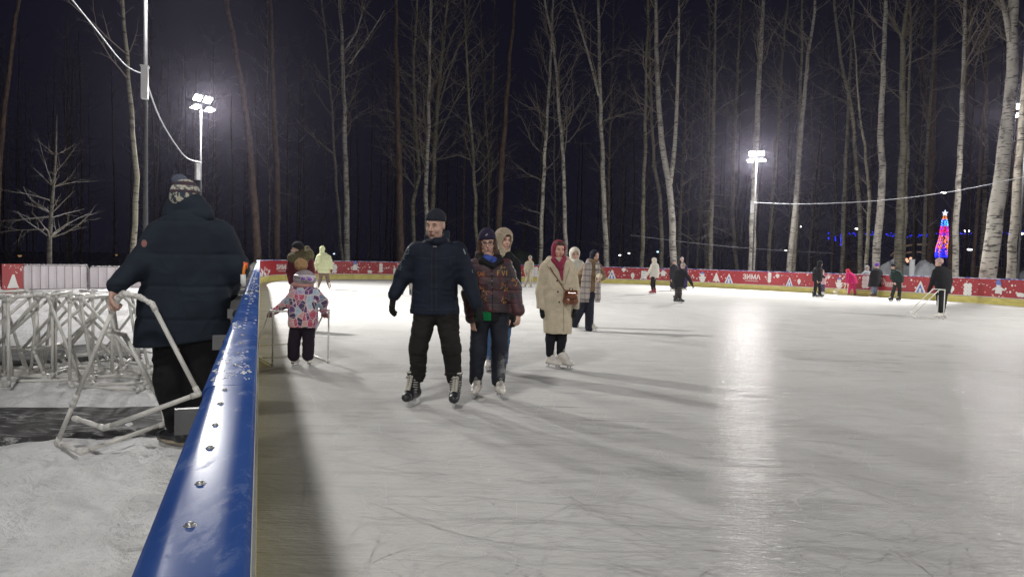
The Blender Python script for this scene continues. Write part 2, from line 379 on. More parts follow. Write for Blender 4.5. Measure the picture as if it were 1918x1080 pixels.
# brackets / steel posts on the outer side
def bracket(px0, py0, px1, py1, u_, hole=True):
    # a vertical steel web plate square to the board, seen past the rail; edges found on the plane u = u_
    def onp(px, py):
        d = ray(px, py); t = (u_ - (C0-np.array([-0.008, 0, 0]))@RD)/(d@RD); q = C0+d*t
        return (q-np.array([-0.008, 0, 0]))@RN, q[2]
    n1_, zt = onp(px0, py0); _, zb = onp(px0, py1)
    mb = MB(); mb.box(rl(u_, (0.055+n1_)/2, (zt+zb)/2), ((n1_-0.055)/2, 0.004, (zt-zb)/2), (tuple(RN), tuple(RD), (0, 0, 1)))
    mb.box(rl(u_+0.006, (0.055+n1_)/2, zt+0.002), ((n1_-0.055)/2, 0.008, 0.002), (tuple(RN), tuple(RD), (0, 0, 1)))
    o = mb.build('bracket', greyst, barrier, smooth=False)
    if hole:
        mb = MB(); q = rl(u_-0.0052, n1_-0.25*(zt-zb)-0.045, (zt+zb)/2); mb.tube([q, q-RD*0.004], 0.013*max(1, u_/2), 12); mb.build('bracket_hole', mat('dark_hole', (0.01, 0.01, 0.01), 0.8, var=0), o)
bracket(327, 770, 0, 814, 1.62); bracket(398, 630, 0, 655, 3.12); bracket(426, 580, 0, 596, 4.62); bracket(441, 553, 0, 561, 6.12, False)
u_ = 7.6
while u_ < 34:
    mb = MB(); mb.box(rl(u_, 0.18, 0.55), (0.12, 0.02, 0.5), (tuple(RN), tuple(RD), (0, 0, 1))); mb.build('bracket', greyst, barrier, smooth=False); u_ += 3.0
# grey back sheet leaning behind rail & orange shovel, see props
# ------------------------------------------------------------------ banner prints
prints = MB()     # mats: 0 white 1 blue 2 orange 3 light blue 4 red
PM = [prw, prb, pro, prlb, MC['red_banner_print']]
def put2d(polys, px, py, wpx, hpx, flip=False):
    """polys: list of (mat, [(x,y)...]) in unit box -0.5..0.5; placed as a flat print on the banner"""
    s_c = s_at_px(px); w_ = abs(s_at_px(px+wpx/2)-s_at_px(px-wpx/2))
    q = bpos(s_c, 0.6); Z = (q-C0)@FW
    zc = CH-(py-horizon(px))*Z/FPX; h_ = hpx*Z/FPX
    for li, (m, pts) in enumerate(polys):
        prints.poly([bpos(s_c+x*w_, max(0.33, min(BH-0.045, zc+y*h_)), -0.012+0.004+0.003*min(li, 3) + (0.0006*(li > 3))) for x, y in pts], m)
def circ(cx, cy, rx, ry, n=12): return [(cx+rx*math.cos(-2*math.pi*i/n), cy+ry*math.sin(-2*math.pi*i/n)) for i in range(n)]
def tent(): return [(0, [(-.5, -.5), (0, .5), (.08, .42), (.5, -.5)]), (1, [(-.33, -.5), (0, .26), (.33, -.5)]), (0, [(-.1, -.5), (-.1, -.05), (.1, -.05), (.1, -.5)])]
def tree2d(): return [(0, [(-.5, -.4), (-.08, .42), (0, .5), (.08, .42), (.5, -.4)]), (0, [(-.1, -.5), (-.1, -.4), (.1, -.4), (.1, -.5)])]
def eight(): return [(0, circ(-.22, .3, .28, .2)), (0, circ(.22, .3, .28, .2)), (0, circ(-.22, 0, .28, .2)), (0, circ(.22, 0, .28, .2)), (0, circ(-.22, -.3, .28, .2)), (0, circ(.22, -.3, .28, .2)), (2, circ(0, .12, .05, .03)), (2, circ(0, -.15, .05, .03))]
def slim(): return [(0, circ(0, .3, .5, .2)), (0, circ(0, 0, .5, .22)), (0, circ(0, -.3, .5, .2))]
def balloon(): return [(0, circ(0, .12, .45, .38)), (0, [(-.25, -.2), (-.12, -.4), (.12, -.4), (.25, -.2)][::-1])]
def diamond(): return [(0, [(-.5, .15), (-.2, .45), (.2, .45), (.5, .15), (0, -.4)][::-1])]
def snowman(): return [(0, circ(0, -.2, .42, .32)), (0, circ(0, .18, .3, .18)), (0, circ(-.42, -.05, .12, .08)), (0, circ(.42, -.05, .12, .08)), (1, [(-.28, .27), (-.18, .45), (.18, .45), (.28, .27)][::-1]), (2, circ(0, .47, .08, .05)), (2, circ(0, .14, .06, .02)), (1, circ(-.1, .2, .03, .02)), (1, circ(.1, .2, .03, .02))]
def elf(): return [(0, [(-.25, -.25), (-.22, .12), (.22, .12), (.25, -.25)][::-1]), (0, [(-.5, -.1), (-.42, 0), (-.15, .12), (-.18, -.02)][::-1]), (0, [(.5, -.1), (.18, -.02), (.15, .12), (.42, 0)]),
                   (0, circ(0, .2, .17, .1)), (1, [(-.2, .24), (-.16, .5), (.1, .5), (.22, .2)][::-1]), (4, [(-.14, .36), (.14, .3), (.14, .24), (-.14, .3)][::-1]), (2, circ(-.35, -.42, .12, .06)), (2, circ(.35, -.42, .12, .06))]
def blob(): return [(0, circ(-.2, 0, .3, .42)), (0, circ(.18, -.05, .32, .4)), (0, circ(0, .1, .3, .3))]
for fn, px, py, w_, h_ in ((slim, 505, 500.5, 6, 24), (eight, 625, 503, 12, 17), (elf, 665, 500, 18, 22), (blob, 693, 508.5, 9, 7), (slim, 713.5, 501.5, 7, 18), (slim, 739, 507, 5, 12),
        (tent, 966, 506, 15, 18), (eight, 1001, 509, 14, 20), (tent, 1146, 513.5, 16, 18), (diamond, 1168, 506, 9, 10), (balloon, 1185, 517, 8, 13), (eight, 1206, 514.5, 11, 16), (elf, 1242, 511, 16, 22), (slim, 1287, 513, 4, 13),
        (snowman, 1315.5, 518, 13, 20), (tree2d, 1341.5, 519, 13, 18), (tent, 1365, 521, 16, 18), (slim, 1441, 519.5, 7, 20), (balloon, 1456, 517, 8, 9), (tent, 1478.5, 527.5, 13, 18), (balloon, 1496.5, 528, 7, 12),
        (diamond, 1551, 519, 8, 9), (snowman, 1571.5, 529, 13, 20), (eight, 1621, 528, 14, 24), (tent, 1723.5, 538.5, 21, 26), (balloon, 1782, 542, 12, 15), (eight, 1812.5, 541.5, 16, 24), (elf, 1870, 541, 26, 34), (blob, 1912, 552, 16, 10)):
    put2d(fn(), px, py, w_, h_)
random.seed(5)
for s_ in np.arange(s_at_px(545), s_at_px(1917), 0.075):
    q = proj(bpos(s_, 0.7)); x = q[0]
    if 1376 < x < 1432 or 1640 < x < 1702 or x < 560: continue
    z = random.uniform(0.36, 1.06); r = random.choice([0.018, 0.02, 0.03, 0.05]); m = random.choice([0, 0, 0, 2]); a0 = random.uniform(0, 6)
    n = random.choice([4, 6, 10])
    prints.poly([bpos(s_+r*math.cos(a0-2*math.pi*i/n), z+r*(0.6 if n == 4 else 1)*math.sin(a0-2*math.pi*i/n), -0.0095) for i in range(n)], m)
prints.build('printed_motif', PM, barrier, smooth=False)
def text_polys(body, bold=0.02, spacing=1.0):
    cu = bpy.data.curves.new('t', 'FONT'); cu.body = body; cu.size = 1.0; cu.offset = bold; cu.space_character = spacing; cu.align_x = 'CENTER'; cu.resolution_u = 3
    ob = bpy.data.objects.new('t', cu); scene.collection.objects.link(ob)
    dg = bpy.context.evaluated_depsgraph_get(); me = bpy.data.meshes.new_from_object(ob.evaluated_get(dg))
    V_ = [tuple(v.co) for v in me.vertices]; F_ = [tuple(p.vertices) for p in me.polygons]
    bpy.data.objects.remove(ob); bpy.data.curves.remove(cu); bpy.data.meshes.remove(me); return V_, F_
def text_on_banner(body, px, py, wpx, hpx, bold, parent=barrier, spacing=1.0):
    V_, F_ = text_polys(body, bold, spacing); xs = [v[0] for v in V_]; ys = [v[1] for v in V_]
    s_c = s_at_px(px); w_ = abs(s_at_px(px+wpx/2)-s_at_px(px-wpx/2)); q = bpos(s_c, 0.6); Z = (q-C0)@FW
    zc = CH-(py-horizon(px))*Z/FPX; h_ = hpx*Z/FPX; sx = w_/(max(xs)-min(xs)); sy = h_/(max(ys)-min(ys)); mx_ = (max(xs)+min(xs))/2; my_ = (max(ys)+min(ys))/2
    mb = MB(); mb.v = [tuple(bpos(s_c+(x-mx_)*sx, zc+(y-my_)*sy, -0.0065)) for x, y, _ in V_]; mb.f = F_; mb.m = [0]*len(F_)
    mb.build('printed_lettering', prw, parent, smooth=False)
for px, py, w_ in ((529, 499.5, 25), (1407.5, 518, 33)):
    text_on_banner('ЗИМА', px, py, w_, 10, 0.03); text_on_banner('в Подмосковье', px+0.3, py+7.7, w_*0.72, 2.8, 0.02)
text_on_banner('ПАРКИ', 1668, 530.5, 20, 4.2, 0.03); text_on_banner('ПОДМОСКОВЬЯ', 1677, 535.5, 39, 4.6, 0.02)
s_c = s_at_px(1652); mb = MB()
for k in range(7):
    a = k*2*math.pi/7; mb.tube([bpos(s_c+0.05*math.cos(a), 0.80+0.05*math.sin(a), -0.006), bpos(s_c+0.12*math.cos(a), 0.80+0.12*math.sin(a), -0.006)], 0.012, 4)
mb.tube([bpos(s_c+0.15*math.cos(t), 0.80+0.15*math.sin(t), -0.006) for t in np.linspace(0, 6.28, 20)], 0.012, 4)
mb.build('printed_emblem', prw, barrier)
# ------------------------------------------------------------------ floodlight masts (real lamps round the rink)
mast_m = mat('galvanised_mast', (0.07, 0.07, 0.073), 0.6, metal=0.2, var=0.2, vscale=6)
boxm = mat('cabinet_white', (0.55, 0.55, 0.55), 0.5, var=0.08)
led = mat('floodlight_led', (0.9, 0.9, 0.9), 0.4, var=0, emit=(1.0, 0.97, 0.93), estr=26.0)
housing = mat('lamp_housing', (0.10, 0.10, 0.10), 0.5, var=0.1)
cable_m = mat('snowy_cable', (0.60, 0.62, 0.66), 0.8, var=0.15, vscale=30)
TGT = np.array([4.0, 21.0, 0.0])
def mast(x, y, h, label, power, box=True, tgt=None, group='floodlight masts round the rink'):
    root = empty('floodlight_mast', (x, y, 0), label, 'light mast', group)
    t = (np.array([*tgt, 0.0]) if tgt is not None else TGT)-np.array([x, y, 0]); t[2] = 0; t /= np.linalg.norm(t); sd = np.array([-t[1], t[0], 0])
    mb = MB(); mb.tube([(0, 0, -0.1), (0, 0, h*0.5), (0, 0, h)], [0.062, 0.048, 0.035], 10); mb.tube([(0, 0, 0), (0, 0, 0.03)], 0.17, 12); mb.build('mast_pole', mast_m, root)
    mb = MB(); mb.tube([sd*-0.55+np.array([0, 0, h]), sd*0.55+np.array([0, 0, h])], 0.03, 6); mb.tube([(0, 0, h), (0, 0, h+0.32)], 0.03, 6)
    mb.tube([sd*-0.45+np.array([0, 0, h+0.3]), sd*0.45+np.array([0, 0, h+0.3])], 0.025, 6); mb.build('crossarm', mast_m, root)
    for k, (sx, zz, tilt) in enumerate(((-0.26, 0.42, 50), (0.26, 0.42, 50), (-0.36, -0.02, 12), (0.36, -0.02, 12))):
        a = math.radians(tilt); nrm = t*math.sin(a)+np.array([0, 0, -math.cos(a)]); upd = t*math.cos(a)+np.array([0, 0, math.sin(a)])
        c_ = sd*sx+np.array([0, 0, h+zz])+t*0.1
        mb = MB(); mb.box(c_, (0.2, 0.17, 0.03), (tuple(sd), tuple(upd), tuple(nrm)))
        for q in range(5): mb.box(c_-nrm*0.05+sd*(q-2)*0.07, (0.006, 0.15, 0.03), (tuple(sd), tuple(upd), tuple(nrm)))
        o = mb.build('floodlight', housing, root, smooth=False)
        mb = MB()
        for qx in (-0.095, 0.095): mb.box(c_+nrm*0.033+sd*qx, (0.085, 0.15, 0.004), (tuple(sd), tuple(upd), tuple(nrm)))
        mb.build('led_panel', led, o, smooth=False)
    if box:
        mb = MB(); zc = h*0.635; mb.box(sd*-0.16+np.array([0, 0, zc]), (0.10, 0.07, 0.36), (tuple(sd), tuple(t), (0, 0, 1))); mb.box(sd*-0.16+np.array([0, 0, zc+0.37]), (0.12, 0.09, 0.012), (tuple(sd), tuple(t), (0, 0, 1)))
        mb.build('cabinet', boxm, root, smooth=False)
    L = bpy.data.lights.new('flood_beam', 'AREA'); L.shape = 'ELLIPSE'; L.size = 1.15; L.size_y = 0.62; L.energy = power; L.spread = math.radians(135); L.color = (1.0, 0.975, 0.945)
    lo = bpy.data.objects.new('flood_beam', L); a = math.radians(50); nrm = t*math.sin(a)+np.array([0, 0, -math.cos(a)])
    lo.rotation_euler = Vector(-nrm).to_track_quat('Z', 'Y').to_euler(); lo.location = tuple(np.array([0, 0, h+0.30])+t*0.32); link(lo, root)
    L2 = bpy.data.lights.new('down_beam', 'AREA'); L2.shape = 'RECTANGLE'; L2.size = 0.9; L2.size_y = 0.3; L2.energy = power*0.22; L2.color = L.color
    l2 = bpy.data.objects.new('down_beam', L2); a = math.radians(14); nrm = t*math.sin(a)+np.array([0, 0, -math.cos(a)]); l2.rotation_euler = Vector(-nrm).to_track_quat('Z', 'Y').to_euler(); l2.location = tuple(np.array([0, 0, h-0.10])+t*0.12); link(l2, root)
    return root
PW = 1300.0
mA = mast(-8.6, 16.0, 8.3, 'tall floodlight mast left of the hooded standing man, lamps above the photo edge', PW*1.0)
mB = mast(-14.4, 31.5, 8.0, 'floodlight mast with four lit lamps rising behind the hooded standing man', PW*1.65)
mC = mast(15.1, 43.0, 8.0, 'floodlight mast in front of a white birch beyond the red banner', PW*1.75)
mD = mast(25.45, 34.4, 9.3, 'floodlight mast at the right edge behind the thick leaning birches', PW*1.6)
mE = mast(-2.9, 0.2, 8.2, 'floodlight mast beside the camera outside the rail', PW*0.17)
mF = mast(2.6, -15.5, 8.2, 'floodlight mast behind the camera', PW*0.48)
mG = mast(23.3, 13.0, 8.2, 'floodlight mast on the right side of the rink out of view', PW*1.0)
mH = mast(20.5, -4.5, 8.2, 'floodlight mast at the near right corner of the rink', PW*0.35)
def cable(pts, r, label, samples=30):
    pts = [np.array(p) for p in pts]; base = pts[0].copy(); mb = MB()
    P_ = []
    for i in range(len(pts)-1):
        a = pts[max(i-1, 0)]; b = pts[i]; c_ = pts[i+1]; d = pts[min(i+2, len(pts)-1)]
        for k in range(samples):
            t = k/samples; P_.append(0.5*((2*b)+(c_-a)*t+(2*a-5*b+4*c_-d)*t*t+(3*b-a-3*c_+d)*t**3)+np.array([0, 0, 0.01*vnoise(i*3+k*0.9, 0, 1)]))
    P_.append(pts[-1]); mb.tube(P_, r, 5); o = mb.build('overhead_cable', cable_m, rel=base, loc=base); tag(o, label, 'cable')
mAx = np.array([-8.6, 16.0, 0]); mBx = np.array([-14.4, 31.5, 0])
cable([at(100, -40, 15.0), at(135, 0, 15.3), at(185, 62, 15.6), at(235, 122, 15.8), mAx+np.array([0.05, 0, CH+(474-150)/FPX*16])], 0.016, 'snow dusted cable sagging from the top left corner down to the nearer left mast')
cable([mAx+np.array([0.05, 0, CH+(470-165)/FPX*16]), at(300, 222, 18.5), at(330, 272, 22.5), at(352, 297, 27), mBx+np.array([0, 0, CH+(473-306)/FPX*31.5])], 0.020, 'snow dusted cable sagging between the two left floodlight masts')
cable([at(1412, 379, 42.5), at(1500, 382, 40.5), at(1640, 376, 37), at(1780, 359, 33), at(1918, 331, 29.5), at(1990, 315, 28)], 0.014, 'long white cable strung from the far mast across the birches to the right edge')
cable([at(1180, 440, 50), at(1300, 455, 49), at(1420, 466, 48), at(1560, 474, 48)], 0.014, 'thin dim cable low among the far birches')

# ------------------------------------------------------------------ trees
def bark(name, white, dark, dens, zs=9.0, green=0.0, xs=1.6):
    g = NG(name); v = g.map((xs, xs, zs)); n1 = g.noise(1.6, 5, v, 0.65); n2 = g.noise(2.2, 3, g.map((1, 1, 0.6)))
    c = g.mix(g.rng(n1, dens, dens+0.05), white, dark)
    c = g.mix(g.math('MULTIPLY', g.rng(n2, 0.52, 0.68), 0.7), c, dark)
    if green: c = g.mix(g.math('MULTIPLY', g.rng(g.noise(0.8, 3), 0.4, 0.7), green), c, (0.17, 0.17, 0.09))
    oi = g.N.new('ShaderNodeObjectInfo'); c = g.mix(g.rng(oi.outputs['Random'], 0.0, 1.0, 0.0, 0.38), c, dark)
    g.color(c); g.rough(0.85); g.bump(n1, 0.4, 0.02); return g.m
birch = bark('birch_bark', (0.60, 0.57, 0.50), (0.05, 0.045, 0.04), 0.55)
birch2 = bark('greenish_birch_bark', (0.34, 0.32, 0.25), (0.045, 0.04, 0.035), 0.54, green=0.55)
pine = bark('pine_bark', (0.13, 0.088, 0.066), (0.05, 0.035, 0.028), 0.5, 2.5, xs=5)
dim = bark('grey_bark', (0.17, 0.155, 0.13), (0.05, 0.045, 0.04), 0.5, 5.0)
g = NG('snow_lined_twigs'); nn = g.N.new('ShaderNodeNewGeometry'); sx = g.N.new('ShaderNodeSeparateXYZ'); g.L.new(nn.outputs['Normal'], sx.inputs[0])
up = g.rng(sx.outputs[2], 0.35, 0.75); up = g.math('MULTIPLY', up, g.rng(g.noise(1.3, 3), 0.42, 0.52))
g.color(g.mix(up, (0.20, 0.175, 0.14), (0.62, 0.64, 0.68))); g.rough(0.9); twig = g.m
rnd = random.Random(21)
def branch(mb, p, d, L, r, depth, upc, jit=0.14, n=None):
    """a crooked tapering branch with side twigs"""
    k = n or max(4, int(L/0.45)); k = min(k, 9); pts = [p.copy()]; d = d/np.linalg.norm(d); q = p.copy(); dd = d.copy()
    for i in range(k):
        dd = dd+np.array([rnd.gauss(0, jit), rnd.gauss(0, jit), rnd.gauss(0, jit*0.7)+upc]); dd /= np.linalg.norm(dd)
        q = q+dd*(L/k); pts.append(q.copy())
    mb.tube(pts, [r*(1-0.85*i/k) for i in range(k+1)], 4 if r > 0.02 else 3, cap=False)
    if depth > 0:
        m = max(3, int(L*2.3)); m = min(m, 11)
        for j in range(m):
            t = 0.2+0.75*(j+rnd.random())/m; i = min(int(t*k), k-1); b = pts[i]+(pts[i+1]-pts[i])*(t*k-i)
            tg = pts[i+1]-pts[i]; tg /= np.linalg.norm(tg)
            s_ = np.array([rnd.gauss(0, 1), rnd.gauss(0, 1), rnd.gauss(0, 0.6)]); s_ -= tg*(s_@tg); s_ /= np.linalg.norm(s_)
            branch(mb, b, tg*0.9+s_*rnd.uniform(0.5, 0.9), L*rnd.uniform(0.3, 0.5)*(1-0.45*t), r*(1-0.8*t)*0.6, depth-1, upc*0.6, jit)
def tree(name, label, cat, px, wpx, Z, m, crown_from=0.38, nb=26, blen=1.0, up=0.8, group=None, extra=None, low=(), topadd=7.0, depth=2, side=None):
    """px: pixel polyline from top to base of the trunk, read off the photo and set at depth Z"""
    P_ = [at(x, y, Z) for x, y in px]
    for i in range(len(P_)): P_[i] = P_[i]+np.array([0, 0.25*vnoise(px[0][0], i, 2), 0])
    base = P_[-1].copy(); base[2] = -0.16
    if P_[0][2] > 8:                                            # cut by the frame: the stem goes on
        d = P_[0]-P_[1]; d /= np.linalg.norm(d); d = d*0.85+np.array([0, 0, 0.15]); q = [P_[0]+d*topadd*t for t in (1.0, 0.66, 0.33)]; q[1] = q[1]+np.array([0.1, 0, 0]); P_ = q+P_
    P_ = (P_+[base])[::-1]
    cr = catmull3(P_, 0.8); Lh = np.linalg.norm(np.diff(cr, axis=0), axis=1).sum(); n = len(cr)
    r0 = wpx/2*Z/FPX
    rad = [r0*(1.18 if i == 0 else 1.0)*(1-0.8*(i/(n-1))**1.5) for i in range(n)]
    pp = [c_+np.array([vnoise(c_[2]*0.6, px[0][0]*0.1, 3), vnoise(c_[2]*0.6, 7, px[0][0]*0.1), 0])*0.10*min(1, i/3) for i, c_ in enumerate(cr)]
    root = empty(name, tuple(base), label, cat, group)
    mb = MB(); mb.tube(pp, rad, 9); mb.build('trunk', m, root, rel=base)
    cm = MB()
    for ex in (extra or ()):                                    # second stems, also traced
        Q = catmull3([at(x, y, Z) for x, y in ex[0]][::-1], 0.8); cm2 = MB(); cm2.tube(Q, [ex[1]/2*Z/FPX*(1-0.6*i/(len(Q)-1)) for i in range(len(Q))], 7); cm2.build('second_stem', m, root, rel=base)
        for j in range(8):
            i = int(len(Q)*(0.4+0.6*rnd.random()))-1; a = rnd.uniform(0, 6.28); branch(cm, Q[i], np.array([math.cos(a), math.sin(a)*0.6, 1.2]), rnd.uniform(1.5, 3.5), 0.03, 1, 0.05)
    for j in range(nb):
        t = crown_from+(1-crown_from)*(j+rnd.random())/nb; i = min(int(t*(n-1)), n-2)
        a = rnd.uniform(0, 6.28); L_ = blen*(1.0+3.4*(1-((t-crown_from)/(1-crown_from)))**0.7)*rnd.uniform(0.6, 1.2)
        branch(cm, pp[i], np.array([math.cos(a), math.sin(a), up*rnd.uniform(0.7, 1.5)]), L_, min(rad[i]*0.45, 0.05), depth, 0.05)
    for (bx, by, ex_, ey, w_) in low:                           # low bare limbs seen in the photo
        a_ = at(bx, by, Z); b_ = at(ex_, ey, Z+rnd.uniform(-1, 1)); branch(cm, a_, b_-a_+np.array([0, 0, 0.1]), np.linalg.norm(b_-a_)*1.03, w_*Z/FPX, 2, -0.01, 0.09, 8)
    if cm.v: cm.build('crown', twig, root, rel=base)
    return root
def catmull3(P, step):
    out = []; P = [np.array(p, float) for p in P]
    for i in range(len(P)-1):
        a = P[max(i-1, 0)]; b = P[i]; c = P[i+1]; d = P[min(i+2, len(P)-1)]; n = max(1, int(np.linalg.norm(c-b)/step))
        for k in range(n):
            t = k/n; out.append(0.5*((2*b)+(c-a)*t+(2*a-5*b+4*c-d)*t*t+(3*b-a-3*c+d)*t**3))
    out.append(P[-1]); return out
GB = 'birches beyond the rink'; GP = 'pines beyond the rink'
T = tree
T('pine_tree', 'dim pine trunk at the far left edge, leaning right as it rises', 'pine tree', [(36, 0), (20, 110), (4, 225), (-10, 480)], 12, 34, pine, 0.9, 6, group=GP)
T('birch_tree', 'slender crooked birch between the small snowy tree and the nearest mast', 'birch tree', [(230, 0), (240, 150), (251, 250), (254, 330), (252, 420), (247, 492)], 10, 27, birch2, 0.5, 14, 0.7, group=GB)
T('bare_tree', 'small bare tree with snow lined lower branches behind the white fence', 'bare tree', [(104, 215), (101, 290), (97, 350), (96, 400), (91, 492)], 9, 24, dim, 0.35, 22, 0.42, 0.5, low=((96, 376, 3, 348, 1.3), (95, 406, 0, 418, 1.8), (93, 430, -5, 437, 1.3), (94, 408, 165, 398, 1.3), (97, 345, 145, 312, 0.9), (99, 345, 60, 240, 0.9), (99, 330, 140, 250, 0.9)))
T('pine_tree', 'brown pine trunk leaning left just behind the left end of the red banner', 'pine tree', [(424, 0), (440, 90), (455, 170), (469, 290), (478, 400), (483, 495)], 15, 40, pine, 0.85, 8, group=GP)
T('pine_tree', 'straight brown pine trunk rising over the first white lettering', 'pine tree', [(506, 0), (510, 120), (515, 230), (519, 350), (519, 495)], 13, 44, pine, 0.85, 8, group=GP, low=((520, 360, 560, 375, 1),))
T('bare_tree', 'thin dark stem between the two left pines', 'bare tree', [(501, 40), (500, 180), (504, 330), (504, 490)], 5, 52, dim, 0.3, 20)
T('birch_tree', 'tall straight white birch with mottled bark above the man in pale green', 'birch tree', [(635, 0), (641, 80), (644, 200), (648, 330), (651, 490)], 11, 48, birch, 0.4, 22, group=GB, extra=(([(685, 0), (668, 60), (646, 95)], 4), ([(720, 20), (690, 70), (655, 120)], 3)))
T('birch_tree', 'thin pale birch just left of the tall white one', 'birch tree', [(602, 0), (613, 100), (624, 240), (630, 340), (641, 490)], 6, 49, birch2, 0.35, 22, group=GB)
T('pine_tree', 'straight dark trunk with speckled bark left of the man in the navy jacket', 'pine tree', [(742, 0), (744, 200), (748, 330), (750, 490)], 13, 46, pine, 0.8, 10, group=GP, low=((746, 215, 700, 205, 1.5),))
T('birch_tree', 'crooked birch bending just left of the navy beanie', 'birch tree', [(780, 30), (775, 130), (778, 230), (785, 330), (773, 380), (777, 480)], 8, 50, birch2, 0.25, 26, group=GB)
T('birch_tree', 'slim white birch rising directly above the navy beanie', 'birch tree', [(808, 0), (804, 120), (802, 240), (798, 350), (799, 490)], 9, 49, birch, 0.3, 30, 1.1, group=GB)
T('birch_tree', 'grey birch with a wide fan of limbs, right of the navy beanie', 'birch tree', [(838, 0), (826, 120), (818, 220), (812, 330), (806, 490)], 10, 51, birch2, 0.3, 44, 1.5, group=GB, extra=(([(900, 0), (850, 110), (818, 215)], 4), ([(935, 80), (870, 160), (815, 270)], 3)), low=((812, 300, 760, 210, 3), (810, 300, 880, 290, 2)))
T('birch_tree', 'thin birch above the gap between the man and the girl in glasses', 'birch tree', [(872, 60), (876, 150), (883, 260), (889, 350), (894, 480)], 7, 50, birch2, 0.3, 24, group=GB, low=((884, 300, 845, 297, 1.5),))
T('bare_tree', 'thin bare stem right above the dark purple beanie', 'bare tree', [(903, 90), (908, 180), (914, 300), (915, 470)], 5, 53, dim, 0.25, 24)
T('pine_tree', 'orange brown pine leaning right above the woman in the beige hood', 'pine tree', [(961, 40), (953, 130), (945, 240), (937, 350), (931, 490)], 12, 48, pine, 0.95, 6, group=GP)
T('birch_tree', 'birch left of the pink head scarf, leaning slightly right', 'birch tree', [(1036, 0), (1031, 120), (1025, 220), (1018, 320), (1012, 490)], 8, 50, birch, 0.3, 26, group=GB, low=((1012, 400, 950, 380, 1.6), (1012, 430, 960, 405, 1.6), (1020, 250, 990, 235, 1.6)))
T('birch_tree', 'birch directly above the pink head scarf, leaning left as it rises', 'birch tree', [(1020, 0), (1040, 110), (1047, 210), (1056, 320), (1059, 490)], 8, 49, birch, 0.35, 28, 1.2, group=GB)
T('birch_tree', 'tall birch with a joining left stem above the woman in the plaid scarf', 'birch tree', [(1121, 0), (1123, 130), (1126, 230), (1131, 360), (1136, 497)], 10, 48, birch, 0.4, 22, group=GB, extra=(([(1070, 0), (1098, 90), (1122, 180)], 6),))
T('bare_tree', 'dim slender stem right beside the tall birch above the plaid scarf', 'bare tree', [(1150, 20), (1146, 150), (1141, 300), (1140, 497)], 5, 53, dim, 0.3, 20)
T('birch_tree', 'thin birch above the skater in red skates', 'birch tree', [(1214, 0), (1211, 150), (1207, 300), (1202, 499)], 8, 50, birch2, 0.4, 18, group=GB)
T('birch_tree', 'bent birch curving right between the red skates skater and the forked birch', 'birch tree', [(1216, 60), (1221, 200), (1224, 300), (1236, 370), (1239, 499)], 8, 51, birch2, 0.35, 14, group=GB)
T('birch_tree', 'large forked white birch with two rising stems above the boy in black', 'birch tree', [(1229, 0), (1231, 140), (1239, 260), (1253, 340), (1258, 400), (1262, 499)], 13, 46, birch, 0.45, 18, group=GB, extra=(([(1272, 0), (1270, 130), (1264, 270), (1255, 345)], 9),))
T('bare_tree', 'small dark tree with snow lined boughs right of the forked birch', 'bare tree', [(1284, 210), (1281, 290), (1276, 370), (1269, 499)], 8, 52, dim, 0.3, 20, 0.5, low=((1277, 350, 1330, 305, 1.6), (1274, 400, 1320, 390, 1.8), (1273, 435, 1330, 470, 1.5)))
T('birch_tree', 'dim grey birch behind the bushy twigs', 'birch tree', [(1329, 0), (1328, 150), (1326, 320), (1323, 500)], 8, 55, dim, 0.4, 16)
T('birch_tree', 'birch with a ball of fine twigs low on its stem', 'birch tree', [(1341, 0), (1338, 150), (1336, 300), (1333, 400), (1331, 500)], 8, 49, birch2, 0.45, 16, group=GB, low=tuple((1335, 335+10*i, 1335+(38 if i % 2 else -30)+rnd.uniform(-10, 10), 330+12*i, 1.0) for i in range(11)))
T('birch_tree', 'pale trunk bending right at its foot, left of the far mast', 'birch tree', [(1388, 0), (1382, 120), (1376, 280), (1373, 400), (1380, 502)], 7, 54, birch2, 0.4, 18, group=GB)
T('birch_tree', 'bright white birch standing right behind the far mast', 'birch tree', [(1430, 0), (1422, 150), (1416, 280), (1411, 400), (1408, 503)], 13, 46, birch, 0.55, 14, group=GB)
T('birch_tree', 'dim slender birch two stems right of the far mast', 'birch tree', [(1475, 0), (1464, 130), (1455, 270), (1446, 380), (1440, 505)], 7, 52, birch2, 0.4, 18, group=GB)
T('birch_tree', 'white birch leaning strongly right beside the banner tent', 'birch tree', [(1526, 0), (1512, 130), (1500, 260), (1489, 400), (1478, 507)], 10, 45, birch, 0.55, 14, group=GB)
T('birch_tree', 'thin birch half hidden right behind the strongly leaning one', 'birch tree', [(1502, 0), (1501, 130), (1495, 280), (1492, 400), (1487, 507)], 7, 47, birch2, 0.45, 14, group=GB)
T('birch_tree', 'crossing birch leaning left as it rises above the stooping child in red', 'birch tree', [(1562, 0), (1576, 110), (1594, 200), (1603, 300), (1610, 400), (1611, 512)], 9, 47, birch2, 0.5, 14, group=GB)
T('birch_tree', 'crossing birch leaning right as it rises above the stooping child in red', 'birch tree', [(1599, 0), (1593, 110), (1588, 230), (1582, 350), (1577, 510)], 8, 48, birch2, 0.45, 14, group=GB)
T('bare_tree', 'young light green barked sapling behind the spectators', 'bare tree', [(1612, 220), (1622, 300), (1628, 380), (1622, 512)], 7, 42, birch2, 0.3, 14, 0.4)
T('birch_tree', 'thick bright birch curving at its foot behind the purple hat', 'birch tree', [(1660, 0), (1655, 120), (1650, 230), (1652, 360), (1645, 430), (1640, 516)], 14, 41, birch, 0.6, 12, group=GB)
